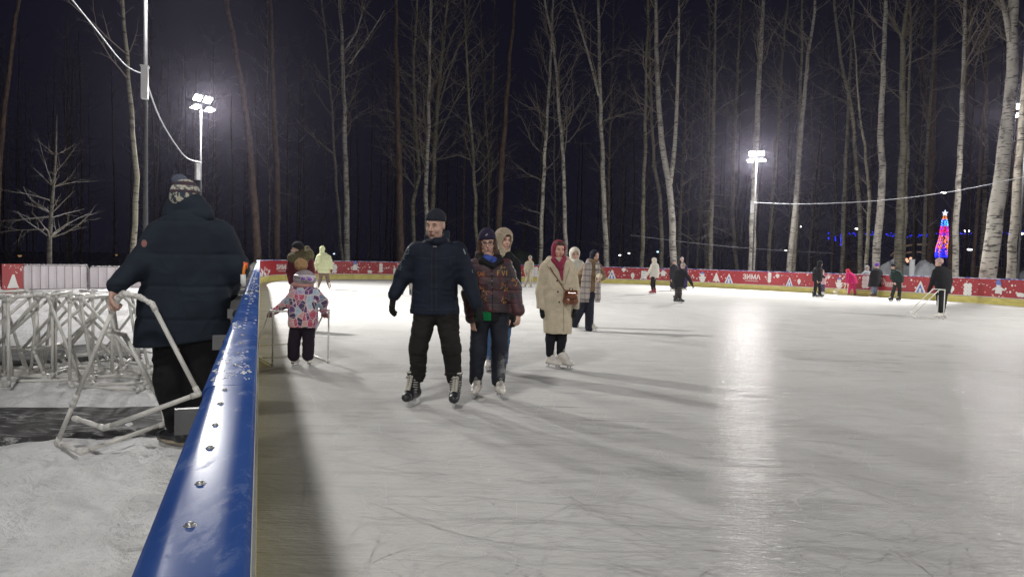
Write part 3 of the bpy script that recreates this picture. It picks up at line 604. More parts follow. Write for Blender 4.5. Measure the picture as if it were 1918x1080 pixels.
T('birch_tree', 'thick pale trunk with a knotty fork high up behind the snow heap', 'birch tree', [(1700, 0), (1692, 70), (1691, 190), (1691, 300), (1685, 420), (1683, 520)], 16, 42, birch2, 0.55, 14, group=GB, extra=(([(1718, 10), (1705, 50), (1692, 75)], 6), ([(1662, 25), (1680, 50), (1690, 75)], 5)))
T('birch_tree', 'thin pale stem just right of the knotty trunk', 'birch tree', [(1706, 0), (1704, 150), (1699, 300), (1692, 500)], 7, 44, birch2, 0.5, 12)
T('pine_tree', 'dark wide pine trunk just left of the lit cone tree', 'pine tree', [(1752, 0), (1750, 150), (1746, 300), (1743, 500)], 13, 48, pine, 0.8, 10, group=GP, extra=(([(1722, 40), (1734, 180), (1744, 330)], 6),))
T('birch_tree', 'slim bright birch just right of the lit cone tree', 'birch tree', [(1808, 0), (1804, 130), (1798, 280), (1793, 400), (1789, 520)], 11, 38, birch, 0.55, 12, group=GB, extra=(([(1836, 0), (1822, 35), (1806, 70)], 4),))
T('pine_tree', 'dim brown trunk behind the slim bright birch', 'pine tree', [(1816, 60), (1808, 220), (1788, 400), (1778, 515)], 10, 44, pine, 0.6, 10, group=GP)
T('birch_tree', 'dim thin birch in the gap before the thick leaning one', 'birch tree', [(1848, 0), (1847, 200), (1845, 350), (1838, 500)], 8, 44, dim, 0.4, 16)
T('birch_tree', 'thickest white birch leaning right with a fork near the top of the photo', 'birch tree', [(1901, -20), (1897, 90), (1889, 210), (1876, 320), (1862, 430), (1849, 522)], 28, 31.4, birch, 0.75, 6, group=GB, extra=(([(1873, -15), (1884, 30), (1896, 90)], 13),))
T('birch_tree', 'thick white birch at the right edge in front of the mast light', 'birch tree', [(1925, 60), (1918, 180), (1909, 300), (1900, 420), (1893, 524)], 16, 31.9, birch, 0.7, 8, group=GB)
# dim trees standing deeper in the wood: six models, copied
LBL = ['thin dark bare tree standing deep in the unlit wood', 'dim bare pine stem deep in the unlit wood']
protos = []
for k in range(6):
    isp = k % 3 == 2; mb = MB(); hh = 19+2*k; lx = rnd.uniform(-0.8, 0.8)
    pts = [np.array([lx*(t**1.5)+0.25*vnoise(t*4, k*3.3), 0.2*vnoise(t*4, 9, k*2.2), -0.2+t*hh]) for t in np.linspace(0, 1, 14)]
    r0 = 0.10+0.03*(k % 3); nm = 'pine_tree' if isp else 'bare_tree'
    root = empty(nm, (0, 0, 0), LBL[1 if isp else 0], 'pine tree' if isp else 'bare tree', 'pine stems deep in the wood' if isp else 'bare trees deep in the wood')
    mb.tube(pts, [r0*(1-0.8*i/13) for i in range(14)], 6); mb.build('trunk', pine if isp else (dim if k % 2 else birch2), root)
    cm = MB(); cf = 0.7 if isp else 0.16
    for j in range(10 if isp else 30):
        t = cf+(1-cf)*(j+rnd.random())/(10 if isp else 30); i = min(int(t*13), 12); a = rnd.uniform(0, 6.28)
        branch(cm, pts[i], np.array([math.cos(a), math.sin(a), rnd.uniform(0.2, 1.4)]), rnd.uniform(1.2, 4.0)*(1.15-t*0.6), 0.03, 1, 0.03)
    cm.build('crown', twig, root); protos.append(root)
spots = []
random.seed(77); tries = 0
while len(spots) < 150 and tries < 5000:
    tries += 1
    Z = 26+74*random.random()**0.7; X = random.uniform(-0.80, 0.80)*Z
    if Z < 54 and -13.5-0.0*Z < X < 26: continue
    if Z < 56 and proj((X, Z, 3))[0] < 470: continue
    if X < 0 and Z < 54 and X > -0.369*Z-6: continue
    if any((X-a)**2+(Z-b)**2 < 3.2 for a, b in spots): continue
    if 1738 < proj((X, Z, 3))[0] < 1794: continue
    spots.append((X, Z))
for i, (X, Y) in enumerate(spots):
    src = protos[i % 6]
    if i < 6: root = src
    else:
        root = src.copy(); link(root)
        for ch in [c for c in scene.objects if c.parent == src]:
            c2 = ch.copy(); link(c2, root)
    root.location = (X, Y, -0.16); root.rotation_euler = (0, 0, random.uniform(0, 6.28)); s_ = random.uniform(0.8, 1.15); root.scale = (s_, s_, s_)
# undergrowth and far mass of twigs
mb = MB()
for i in range(900):
    Z = random.uniform(60, 105); X = random.uniform(-0.85, 0.85)*Z; a = random.uniform(0, 6.28)
    h0 = random.uniform(0, 14) if i % 2 else 0
    branch(mb, np.array([X, Z, h0]), np.array([math.cos(a)*0.5, math.sin(a)*0.5, random.uniform(0.1, 1.0)]), random.uniform(1.5, 5), 0.03, 1, 0.0, 0.18, 5)
o = mb.build('undergrowth', twig); tag(o, 'tangle of far bare twigs in the dark wood', 'undergrowth', kind='stuff')
# ------------------------------------------------------------------ figures: implicit bodies and clothes, meshed as one skin
from mathutils.bvhtree import BVHTree
def vn3(P):
    Pi = np.floor(P).astype(np.int64); f = (P-Pi).astype(np.float32); f = f*f*(3-2*f); r = 0
    for dx in (0, 1):
        for dy in (0, 1):
            for dz in (0, 1):
                h = ((Pi[:, 0]+dx)*73856093) ^ ((Pi[:, 1]+dy)*19349663) ^ ((Pi[:, 2]+dz)*83492791)
                h = (h ^ (h >> 13))*1274126177 & 0x7fffffff; v = ((h >> 8) & 0xffff)/65535.0
                r = r+v*(f[:, 0] if dx else 1-f[:, 0])*(f[:, 1] if dy else 1-f[:, 1])*(f[:, 2] if dz else 1-f[:, 2])
    return r-0.5
def smin(a, b, k):
    if k <= 0: return np.minimum(a, b)
    h = np.clip(0.5+0.5*(b-a)/k, 0, 1); return b+(a-b)*h-k*h*(1-h)
def smax(a, b, k): return -smin(-a, -b, k)
A3 = lambda v: np.array(v, float)
# primitive = (fn, centre, bound radius, k, sign)
def cone(a, b, ra, rb=None, k=0.02, sub=False, flat=None):
    a = A3(a); b = A3(b); rb = ra if rb is None else rb; ab = b-a; L2 = max(ab@ab, 1e-9)
    def fn(P):
        q = P-a; t = np.clip(q@ab/L2, 0, 1); q = q-t[:, None]*ab
        if flat is not None:
            n, fl = flat; c = q@n; q = q+np.outer(c*(1/fl-1), n)
        return np.sqrt((q*q).sum(1))-(ra+(rb-ra)*t)
    return (fn, (a+b)/2, math.sqrt(L2)/2+max(ra, rb), k, sub)
def chain(pts, rads, k=0.02, flat=None): return [cone(pts[i], pts[i+1], rads[i], rads[i+1], k if i else k, False, flat) for i in range(len(pts)-1)]
def ell(c, r, ax=None, k=0.02, sub=False):
    c = A3(c); r = A3(r); ax = np.eye(3) if ax is None else np.array(ax)
    def fn(P):
        q = (P-c)@ax.T; l = np.sqrt(((q/r)**2).sum(1)); g = np.sqrt(((q/(r*r))**2).sum(1)); return l*(l-1)/np.maximum(g, 1e-6)
    return (fn, c, max(r), k, sub)
def loft(secs, k=0.03, e=2.0, rt=0.03, rb=0.012):
    """secs: (z, cx, cy, a, b) stacked ellipses"""
    S = sorted(secs); z = [s[0] for s in S]
    zz = np.linspace(z[0], z[-1], 60); T = [np.interp(zz, z, [s[i] for s in S]) for i in (1, 2, 3, 4)]
    ker = np.array([1, 2, 3, 2, 1])/9.0
    T = [np.convolve(np.pad(t, 2, mode='edge'), ker, 'valid') for t in T]
    def fn(P):
        cx, cy, a, b = [np.interp(P[:, 2], zz, t) for t in T]
        q = (np.abs((P[:, 0]-cx)/a)**e+np.abs((P[:, 1]-cy)/b)**e)**(1/e); m = np.minimum(a, b)
        d = (q-1)*m*(0.6+0.4*np.clip(np.maximum(a, b)/m, 1, 2))*0.85
        return smax(smax(d, P[:, 2]-z[-1], rt), z[0]-P[:, 2], rb)
    c = A3([np.mean(T[0]), np.mean(T[1]), (z[0]+z[-1])/2]); return (fn, c, math.hypot((z[-1]-z[0])/2, max(max(T[2]), max(T[3])))+0.02, k, False)
def sdf_mesh(prims, h, post=None, pad=0.03):
    lo = np.min([p[1]-p[2] for p in prims if not p[4]], axis=0)-pad; hi = np.max([p[1]+p[2] for p in prims if not p[4]], axis=0)+pad
    B = 8; nb = np.ceil((hi-lo)/(h*B)).astype(int)+1; n = nb*B
    def ev(P, c=None, R=None):
        d = np.full(len(P), 1.0)
        for fn, pc, pr, k, sub in prims:
            if c is not None and np.linalg.norm(pc-c) > pr+R+0.05+k:
                continue
            v = fn(P); d = smax(d, -v, k) if sub else smin(d, v, k)
        return d
    bi = np.stack(np.meshgrid(*[np.arange(m) for m in nb], indexing='ij'), -1).reshape(-1, 3)
    bc = lo+(bi*B+(B-1)/2)*h; dv = ev(bc); act = np.abs(dv) < h*B*1.15+0.012
    D = np.repeat(np.repeat(np.repeat(dv.reshape(nb), B, 0), B, 1), B, 2).astype(np.float32)
    loc = np.stack(np.meshgrid(*[np.arange(B)]*3, indexing='ij'), -1).reshape(-1, 3)
    ai = bi[act]; ai = ai[np.lexsort((ai[:, 1]//3, ai[:, 0]//3, ai[:, 2]//3))]
    for s0 in range(0, len(ai), 40):
        ch = ai[s0:s0+40]; g = (ch[:, None, :]*B+loc[None]).reshape(-1, 3); P = lo+g*h
        c = P.mean(0); R = np.sqrt(((P-c)**2).sum(1).max()); d = ev(P, c, R)
        if post is not None: d = post(P, d)
        D[g[:, 0], g[:, 1], g[:, 2]] = d
    s = D < 0; c8 = [(i, j, k) for i in (0, 1) for j in (0, 1) for k in (0, 1)]
    sl = lambda a, o: a[o[0]:n[0]-1+o[0], o[1]:n[1]-1+o[1], o[2]:n[2]-1+o[2]]
    an = sl(s, c8[0]).copy(); al = an.copy()
    for o in c8[1:]: an |= sl(s, o); al &= sl(s, o)
    idx = np.argwhere(an & ~al); N = len(idx)
    vals = np.stack([D[idx[:, 0]+o[0], idx[:, 1]+o[1], idx[:, 2]+o[2]] for o in c8], 1)
    acc = np.zeros((N, 3)); cnt = np.zeros(N); co = np.array(c8, float)
    for a in range(8):
        for b in range(a+1, 8):
            if np.abs(co[a]-co[b]).sum() != 1: continue
            va, vb = vals[:, a], vals[:, b]; m = (va < 0) != (vb < 0); t = np.where(m, va/np.where(m, va-vb, 1), 0)
            acc += np.where(m[:, None], co[a]+(co[b]-co[a])*t[:, None], 0); cnt += m
    V = lo+(idx+acc/cnt[:, None])*h
    vid = -np.ones(n, dtype=np.int32); vid[idx[:, 0], idx[:, 1], idx[:, 2]] = np.arange(N); F = []
    for ax in range(3):
        u, w = (ax+1) % 3, (ax+2) % 3
        s0_ = [slice(None)]*3; s1_ = [slice(None)]*3; s0_[ax] = slice(0, n[ax]-1); s1_[ax] = slice(1, n[ax])
        df = s[tuple(s0_)] != s[tuple(s1_)]; e = np.argwhere(df); e = e[(e[:, u] > 0) & (e[:, w] > 0)]
        def vi(du, dw):
            q = e.copy(); q[:, u] -= du; q[:, w] -= dw; return vid[q[:, 0], q[:, 1], q[:, 2]]
        q4 = np.stack([vi(1, 1), vi(0, 1), vi(0, 0), vi(1, 0)], 1); fl = s[e[:, 0], e[:, 1], e[:, 2]]
        q4[~fl] = q4[~fl][:, ::-1]; q4 = q4[(q4 >= 0).all(1)]; F.append(q4)
    return V, np.concatenate(F)
def mesh_obj(name, VF, mats, parent=None, loc=None):
    V, F = VF; me = bpy.data.meshes.new(name); me.vertices.add(len(V)); me.vertices.foreach_set('co', np.asarray(V, np.float32).ravel())
    me.loops.add(len(F)*4); me.loops.foreach_set('vertex_index', F.ravel().astype(np.int32)); me.polygons.add(len(F))
    me.polygons.foreach_set('loop_start', np.arange(0, len(F)*4, 4, dtype=np.int32))
    me.polygons.foreach_set('use_smooth', np.ones(len(F), bool)); me.materials.append(mats); me.update(calc_edges=True); me.validate()
    o = bpy.data.objects.new(name, me)
    if loc is not None: o.location = loc
    return link(o, parent)
def cloth(name, col, var=0.18, vs=9.0, bump=0.35, bs=110.0, rough=0.88, sheen=0.0, spec=0.25, stretch=(1, 1, 1)):
    return mat(name, col, rough, spec, var, vs, bump, bs, sheen=sheen, stretch=stretch)
skin = mat('skin', (0.50, 0.315, 0.25), 0.55, 0.4, 0.10, 18.0, 0.1, 90.0)
skinp = mat('pale_skin', (0.58, 0.35, 0.27), 0.55, 0.4, 0.08, 18.0, 0.1, 90.0)
lipm = mat('lips', (0.40, 0.11, 0.10), 0.5, var=0.05); browm = mat('brow_hair', (0.07, 0.045, 0.03), 0.8, var=0.1)
eyew = mat('eye_white', (0.36, 0.33, 0.31), 0.25, var=0); eyed = mat('eye_iris', (0.03, 0.025, 0.02), 0.2, var=0)
blackg = mat('black_knit_glove', (0.012, 0.012, 0.014), 0.85, 0.2, 0.2, 30, 0.4, 160)
steel = mat('skate_steel', (0.62, 0.62, 0.64), 0.25, metal=0.9, var=0.1)
leatherw = mat('white_skate_leather', (0.60, 0.57, 0.52), 0.45, var=0.10, vscale=25, bump=0.15)
blackp = mat('black_skate_plastic', (0.016, 0.016, 0.02), 0.4, var=0.2); lacem = mat('cream_laces', (0.52, 0.50, 0.44), 0.8, var=0.1)
# --- hands
def hand(w, d, nrm, side, curl=0.5, s=1.0, ex=0.0, spread=0.10):
    w = A3(w); d = A3(d)/np.linalg.norm(d); nrm = A3(nrm); nrm = nrm-d*(nrm@d); nrm /= np.linalg.norm(nrm); sv = np.cross(d, nrm)*side   # sv points to the thumb side
    pr = [cone(w-d*0.02*s, w+d*0.02*s, (0.024+ex)*s, (0.025+ex)*s, 0.012*s)]; L_ = [0.070, 0.078, 0.073, 0.058]
    for i in range(4):
        off = (1.5-i)*0.0205*s; kb = w+d*(0.088-0.004*abs(i-1))*s+sv*off
        pr.append(cone(w+d*0.012*s+sv*off*0.6, kb, (0.0145+ex)*s, (0.0115+ex)*s, 0.008*s))
        q = kb; a = curl*0.35+0.05*i*curl; fan = (1.5-i)*spread
        for j, fr in enumerate((0.45, 0.31, 0.26)):
            dd = (d*math.cos(a)+nrm*math.sin(a)); dd = dd+sv*fan*0.6; dd /= np.linalg.norm(dd); e_ = q+dd*L_[i]*fr*s*1.05
            pr.append(cone(q, e_, (0.0098-0.0009*j+ex)*s, (0.0090-0.0009*j+ex)*s, 0.003*s)); q = e_; a += curl*(0.95+0.12*i*curl)
    tb = w+d*0.022*s+sv*0.024*s; t1 = tb+(d*0.72+sv*0.62+nrm*0.30)*0.042*s; t2 = t1+(d*0.90+sv*0.25+nrm*(0.35+0.4*curl))*0.034*s; t3 = t2+(d*0.93+nrm*(0.3+0.6*curl))*0.025*s
    pr += [cone(tb, t1, (0.0145+ex)*s, (0.0125+ex)*s, 0.008*s), cone(t1, t2, (0.0118+ex)*s, (0.0105+ex)*s, 0.004*s), cone(t2, t3, (0.0105+ex)*s, (0.0085+ex)*s, 0.003*s)]
    return pr
def mitten(w, d, nrm, side, s=1.0):
    w = A3(w); d = A3(d)/np.linalg.norm(d); nrm = A3(nrm); nrm = nrm-d*(nrm@d); nrm /= np.linalg.norm(nrm); sv = np.cross(d, nrm)*side
    return [cone(w-d*0.03*s, w+d*0.03*s, 0.034*s, 0.036*s, 0.01), cone(w+d*0.03*s, w+d*0.13*s+nrm*0.01, 0.045*s, 0.034*s, 0.02, flat=(nrm, 0.65)), cone(w+d*0.03*s+sv*0.02*s, w+d*0.085*s+sv*0.055*s, 0.019*s, 0.016*s, 0.012)]
# --- head
class Head:
    def __init__(s, c, yaw, tilt, sc=1.0, roll=0.0):
        y, t = math.radians(yaw), math.radians(tilt); s.c = A3(c); s.s = sc
        s.r = A3([math.cos(y), math.sin(y), 0]); s.f = A3([math.sin(y)*math.cos(t), -math.cos(y)*math.cos(t), -math.sin(t)]); s.u = np.cross(s.r, s.f)*-1
        if s.u[2] < 0: s.u = -s.u
        ro = math.radians(roll); r0 = s.r.copy(); s.r = r0*math.cos(ro)-s.u*math.sin(ro); s.u = s.u*math.cos(ro)+r0*math.sin(ro)
    def p(s, x, y, z): return s.c+(s.r*x+s.f*y+s.u*z)*s.s
    def ax(s): return [s.r, s.f, s.u]
    def prims(s, fem=False):
        S = s.s; E = lambda c, r, k=0.02, sub=False: ell(s.p(*c), A3(r)*S, s.ax(), k*S, sub)
        Cn = lambda a, b, ra, rb, k=0.01, sub=False: cone(s.p(*a), s.p(*b), ra*S, rb*S, k*S, sub)
        j = 0.9 if fem else 1.0
        return [E((0, -0.015, 0.035), (0.074, 0.092, 0.080)), E((0, 0.012, -0.025), (0.062*j+0.002, 0.072, 0.082), 0.02), Cn((0, 0.045, -0.085), (0, 0.052, -0.098), 0.026*j, 0.020*j, 0.03),
                Cn((-0.03, 0.02, -0.075), (0.03, 0.02, -0.075), 0.032*j, 0.032*j, 0.03), Cn((0, 0.078, 0.018), (0, 0.100, -0.022), 0.0075, 0.0125, 0.012), Cn((-0.012, 0.088, -0.028), (0.012, 0.088, -0.028), 0.007, 0.007, 0.008),
                Cn((-0.032, 0.066, 0.034), (0.032, 0.066, 0.034), 0.013, 0.013, 0.014), E((-0.036, 0.050, -0.025), (0.026, 0.026, 0.024), 0.02), E((0.036, 0.050, -0.025), (0.026, 0.026, 0.024), 0.02),
                E((-0.030, 0.088, 0.012), (0.017, 0.014, 0.011), 0.012, True), E((0.030, 0.088, 0.012), (0.017, 0.014, 0.011), 0.012, True),
                Cn((-0.018, 0.079, -0.052), (0.018, 0.079, -0.052), 0.008, 0.008, 0.01), Cn((-0.016, 0.076, -0.062), (0.016, 0.076, -0.062), 0.008, 0.008, 0.01), Cn((-0.02, 0.093, -0.0565), (0.02, 0.093, -0.0565), 0.004, 0.004, 0.005, True),
                E((-0.074, -0.01, 0.0), (0.012, 0.020, 0.032), 0.006), E((0.074, -0.01, 0.0), (0.012, 0.020, 0.032), 0.006)]
    def face(s, root, closed=False, lips=True, smile=0.0, glasses=None):
        S = s.s
        for x in (-0.030, 0.030):
            if closed:
                mb = MB(); mb.tube([s.p(x+t*0.014, 0.083-abs(t)*0.006, 0.008+abs(t)*0.004) for t in np.linspace(-1, 1, 7)], 0.0022*S, 5); mb.build('eyelash', browm, root)
            else:
                mb = MB(); c = s.p(x, 0.069, 0.010)
                mb.ball(c, 0.0125*S, 12, 8, 0); mb.ball(s.p(x, 0.0755, 0.009), 0.0066*S, 10, 6, 1); mb.build('eye', [eyew, eyed], root)
                mb = MB(); mb.tube([s.p(x+t*0.016, 0.0835-abs(t)*0.007, 0.0160-abs(t)*0.005) for t in np.linspace(-1, 1, 7)], 0.0034*S, 5); mb.build('eyelash', browm, root)
            mb = MB(); mb.tube([s.p(x*1.05+t*0.019, 0.0835-abs(t)*0.007, 0.031+0.004*(1-abs(t))) for t in np.linspace(-1, 1, 7)], [0.001*S]+[0.0030*S]*5+[0.001*S], 5); mb.build('eyebrow', browm, root)
        if lips:
            mb = MB(); mb.tube([s.p(t*0.023, 0.0866-t*t*0.013, -0.0530+smile*t*t) for t in np.linspace(-1, 1, 9)], [0.001*S]+[0.0036*S]*7+[0.001*S], 6)
            mb.tube([s.p(t*0.019, 0.0838-t*t*0.010, -0.0605+smile*t*t) for t in np.linspace(-1, 1, 9)], [0.001*S]+[0.0042*S]*7+[0.001*S], 6); mb.build('lips', lipm, root)
        if glasses:
            mb = MB()
            for x in (-0.031, 0.031): mb.tube([s.p(x+0.026*math.cos(a), 0.103-0.005*abs(math.cos(a)), 0.006+0.022*math.sin(a)) for a in np.linspace(0, 2*math.pi, 17)], 0.0032*S, 5)
            mb.tube([s.p(-0.006, 0.103, 0.013), s.p(0.006, 0.103, 0.013)], 0.002*S, 5)
            for x in (-1, 1): mb.tube([s.p(x*0.057, 0.1, 0.012), s.p(x*0.077, 0.03, 0.012), s.p(x*0.078, -0.01, 0.01)], 0.0018*S, 5)
            mb.build('glasses', glasses, root)
# --- skates (built once, then copied)
def skate_proto(kind, bootm, bladem):
    h0 = 0.055
    if kind == 'figure':
        pr = [cone((0, -0.062, h0+0.034), (0, 0.10, h0+0.030), 0.034, 0.037, 0.02), cone((0, 0.10, h0+0.030), (0, 0.168, h0+0.026), 0.036, 0.024, 0.02), cone((0, -0.045, h0+0.05), (0, -0.04, h0+0.215), 0.041, 0.047, 0.03), cone((0, -0.02, h0+0.12), (0, 0.09, h0+0.045), 0.040, 0.034, 0.03), cone((0, -0.062, h0+0.0), (0, -0.055, h0+0.03), 0.026, 0.03, 0.01)]
        top = h0+0.235
    else:
        pr = [cone((0, -0.06, h0+0.04), (0, 0.10, h0+0.036), 0.040, 0.043, 0.02), cone((0, 0.10, h0+0.036), (0, 0.165, h0+0.036), 0.044, 0.036, 0.01), cone((0, -0.045, h0+0.06), (0, -0.035, h0+0.20), 0.048, 0.056, 0.03), cone((0, -0.02, h0+0.13), (0, 0.09, h0+0.06), 0.046, 0.040, 0.03), cone((0, -0.085, h0+0.17), (0, -0.095, h0+0.25), 0.025, 0.02, 0.02)]
        top = h0+0.24
    pr = [(p[0], p[1], p[2], p[3], p[4]) for p in pr]
    def post(P, d): return smax(smax(d, P[:, 2]-top, 0.004), h0-0.002-P[:, 2], 0.004)
    VF = sdf_mesh(pr, 0.0065, post); boot = mesh_obj('skate', VF, bootm)
    mb = MB(); t = 0.0022
    if kind == 'figure':
        prof = [(-0.115, 0.012), (-0.10, 0.001), (0.10, 0.0), (0.15, 0.006), (0.178, 0.022), (0.168, 0.030), (0.15, 0.020), (-0.105, 0.020)]
        st = [(-0.06, 0.018), (0.085, 0.016), (0.13, 0.014)]
    else:
        prof = [(-0.105, 0.016), (-0.09, 0.004), (-0.04, 0.0), (0.10, 0.0), (0.15, 0.008), (0.165, 0.020), (0.15, 0.028), (-0.095, 0.028)]
        st = [(-0.05, 0.035), (0.10, 0.035)]
    for sx in (-1, 1):
        pts = [(sx*t, y, z) for y, z in prof]; mb.poly(pts if sx > 0 else pts[::-1])
    n = len(prof)
    for i in range(n):
        j = (i+1) % n; mb.poly([(-t, *prof[i]), (-t, *prof[j]), (t, *prof[j]), (t, *prof[i])])
    for y, w in st: mb.box((0, y, 0.037), (0.006 if kind == 'figure' else 0.010, w*(0.6 if kind == 'figure' else 1.0), 0.021))
    mb.box((0, -0.055, h0-0.001), (0.022, 0.035, 0.003)); mb.box((0, 0.10, h0-0.001), (0.024, 0.045, 0.003)); mb.build('blade', bladem, boot, smooth=False)
    def surf(y, z):      # front line of the boot
        return (y, z)
    mb = MB(); rows = 8
    for i in range(rows):
        t_ = i/(rows-1)
        if kind == 'figure': y = 0.095-0.083*min(1, t_*1.15)-0.0*t_; z = h0+0.080+0.125*t_; y += 0.018*(1-t_); w = 0.017; r = 0.0022
        else: y = 0.118-0.085*min(1, t_*1.1); z = h0+0.094+0.112*t_; w = 0.027; r = 0.0052
        if i < rows-1:
            t2 = (i+1)/(rows-1)
            if kind == 'figure': y2 = 0.095-0.083*min(1, t2*1.15)+0.018*(1-t2); z2 = h0+0.080+0.125*t2
            else: y2 = 0.118-0.085*min(1, t2*1.1); z2 = h0+0.094+0.112*t2
            mb.tube([(-w, y-0.006, z), (0, y+0.004, (z+z2)/2), (w, y2-0.006, z2)], r, 5); mb.tube([(w, y-0.006, z), (0, y+0.006, (z+z2)/2), (-w, y2-0.006, z2)], r, 5)
    mb.tube([(-0.03, y+0.012, z-0.01), (-0.012, y+0.022, z+0.012), (0, y+0.016, z), (0.015, y+0.022, z+0.010), (0.034, y+0.01, z-0.014)], r, 5)
    mb.build('laces', lacem, boot)
    if kind == 'hockey':
        mb = MB(); mb.ball((0, 0.145, h0+0.038), (0.046, 0.052, 0.042), 14, 10); mb.build('toe_cap', blackp, boot)
        mb = MB()
        for sx in (-1, 1):
            for i in range(6): mb.tube([(sx*0.030, 0.09-0.014*i, h0+0.078+0.018*i), (sx*0.053, 0.045-0.012*i, h0+0.06+0.020*i)], 0.0035, 5)
        mb.tube([(0.050*math.cos(a), -0.035+0.052*math.sin(a), top-0.002) for a in np.linspace(-0.5, 3.64, 14)], 0.009, 6); mb.build('white_trim', lacem, boot)
    else:
        mb = MB(); mb.box((0, -0.062, h0+0.010), (0.024, 0.030, 0.012)); mb.build('skate_heel', mat('brown_skate_sole', (0.06, 0.035, 0.025), 0.5, var=0.2), boot)
    return boot
SK = {}
def skate(root, kind, pos, yaw, pitch=0.0, roll=0.0, sc=1.0, bootm=None):
    key = (kind, bootm.name if bootm else '')
    if key not in SK: SK[key] = skate_proto('hockey' if kind == 'hockey' else 'figure', bootm or (blackp if kind == 'hockey' else leatherw), mat('white_holder', (0.6, 0.6, 0.6), 0.4, var=0.05) if kind == 'hockey' else steel); o = SK[key]; o.parent = root
    else:
        src = SK[key]; o = src.copy(); link(o, root)
        for ch in [c for c in scene.objects if c.parent == src]: c2 = ch.copy(); link(c2, o)
    o.location = tuple(pos); y = math.radians(yaw)
    # toe (+Y local) -> (sin yaw, -cos yaw)
    Rm = Matrix.Rotation(y+math.pi, 4, 'Z') @ Matrix.Rotation(math.radians(pitch), 4, 'X') @ Matrix.Rotation(math.radians(roll), 4, 'Y')
    o.rotation_euler = Rm.to_euler(); o.scale = (sc, sc, sc); return o
# --- a whole person read off the photo
class Person:
    def __init__(s, label, foot, group=None, Z=None):
        s.Z = Z or gdepth(*foot); s.k = s.Z/FPX; s.loc = at(foot[0], foot[1], s.Z); s.loc[2] = 0.0
        s.label = label; s.group = group; s.body = []; s.later = []; s.root = None
    def P(s, x, y, d=0.0): return at(x, y, s.Z+d)-s.loc
    def px(s, v): return v*s.k
    def limb(s, pts, rads, k=0.03): s.body += chain([s.P(*p) for p in pts], rads, k)
    def make(s, h, m=None):
        s.root = mesh_obj('person', sdf_mesh(s.body, h), m or skin, None, tuple(s.loc)); tag(s.root, s.label, 'person', s.group); return s.root
    def part(s, name, prims, h, m, post=None): return mesh_obj(name, sdf_mesh(prims, h, post), m, s.root)
    def secs(s, L, br=0.62):
        """(y_px, x_px, halfwidth_px, [depth half m], [depth offset m])"""
        out = []
        for q in L:
            y, x, hw = q[:3]; b = q[3] if len(q) > 3 and q[3] else hw*s.k*br; off = q[4] if len(q) > 4 else 0.0
            p = s.P(x, y, off); out.append((p[2], p[0], p[1], hw*s.k, b))
        return out
def wrinkle(A, f=(9, 9, 22), seed=0.0, puff=None, A2=None):
    def post(P, d):
        m = np.abs(d) < 0.06
        if m.any():
            Q = P[m]*A3(f)+seed; n = vn3(Q+vn3(P[m]*6.0+seed)[:, None]*1.2)
            r = (0.5-np.abs(n)*2.4); d = d.copy(); d[m] += -A*r+A*0.5*vn3(P[m]*4.0+seed+5)
            if puff:
                z0, dz, Ap = puff; w = np.abs(((P[m][:, 2]-z0+0.012*vn3(P[m]*5)) / dz) % 1.0-0.5)*2     # 1 at seam
                d[m] += Ap*np.clip((w-0.72)/0.28, 0, 1)**2-Ap*0.4*(1-w)
        return d
    return post
def decal(target, polys, m, name, parent, root_loc, off=0.0025):
    """flat trim read off the photo and laid on the real surface of a garment"""
    me = target.data; bv = BVHTree.FromPolygons([v.co.copy() for v in me.vertices], [tuple(p.vertices) for p in me.polygons])
    org = Vector(C0-root_loc); mb = MB()
    for pts in polys:
        P_ = []
        for x, y in pts:
            d = Vector(ray(x, y)).normalized(); h = bv.ray_cast(org, d)
            if h[0] is None: P_ = None; break
            P_.append(tuple(h[0]-d*off))
        if P_: mb.poly(P_)
    if mb.v: return mb.build(name, m, parent, smooth=False)
def stroke(pts, w):
    """pixel polyline to little quads"""
    out = []
    for (x0, y0), (x1, y1) in zip(pts[:-1], pts[1:]):
        L = math.hypot(x1-x0, y1-y0) or 1; nx, ny = -(y1-y0)/L*w/2, (x1-x0)/L*w/2; n = max(1, int(L/3))
        for i in range(n):
            a = (x0+(x1-x0)*i/n, y0+(y1-y0)*i/n); b = (x0+(x1-x0)*(i+1)/n, y0+(y1-y0)*(i+1)/n); out.append([(a[0]+nx, a[1]+ny), (b[0]+nx, b[1]+ny), (b[0]-nx, b[1]-ny), (a[0]-nx, a[1]-ny)])
    return out
def torso_body(p, neck, shL, shR, hipL, hipR, r=0.075):
    """slim inner torso so the body is one piece under the clothes"""
    n = p.P(*neck); a, b = p.P(*shL), p.P(*shR); c, d = p.P(*hipL), p.P(*hipR)
    p.body += [cone(a, b, r*0.8, r*0.8, 0.04), cone((a+b)/2, (c+d)/2, r*1.3, r*1.25, 0.06), cone(c, d, r, r, 0.05), cone((a+b)/2+A3([0, 0, 0.02]), n, r*0.75, r*0.68, 0.03)]
# ================================================================== the people
navy = cloth('navy_jacket_cloth', (0.0085, 0.0125, 0.024), 0.25, 6, rough=0.75, spec=0.22); blackt = cloth('black_trouser_cloth', (0.016, 0.0145, 0.0135), 0.25, 8)
knit = cloth('dark_ribbed_knit', (0.017, 0.019, 0.028), 0.25, 30, 0.7, 120, stretch=(1, 1, 0.25))
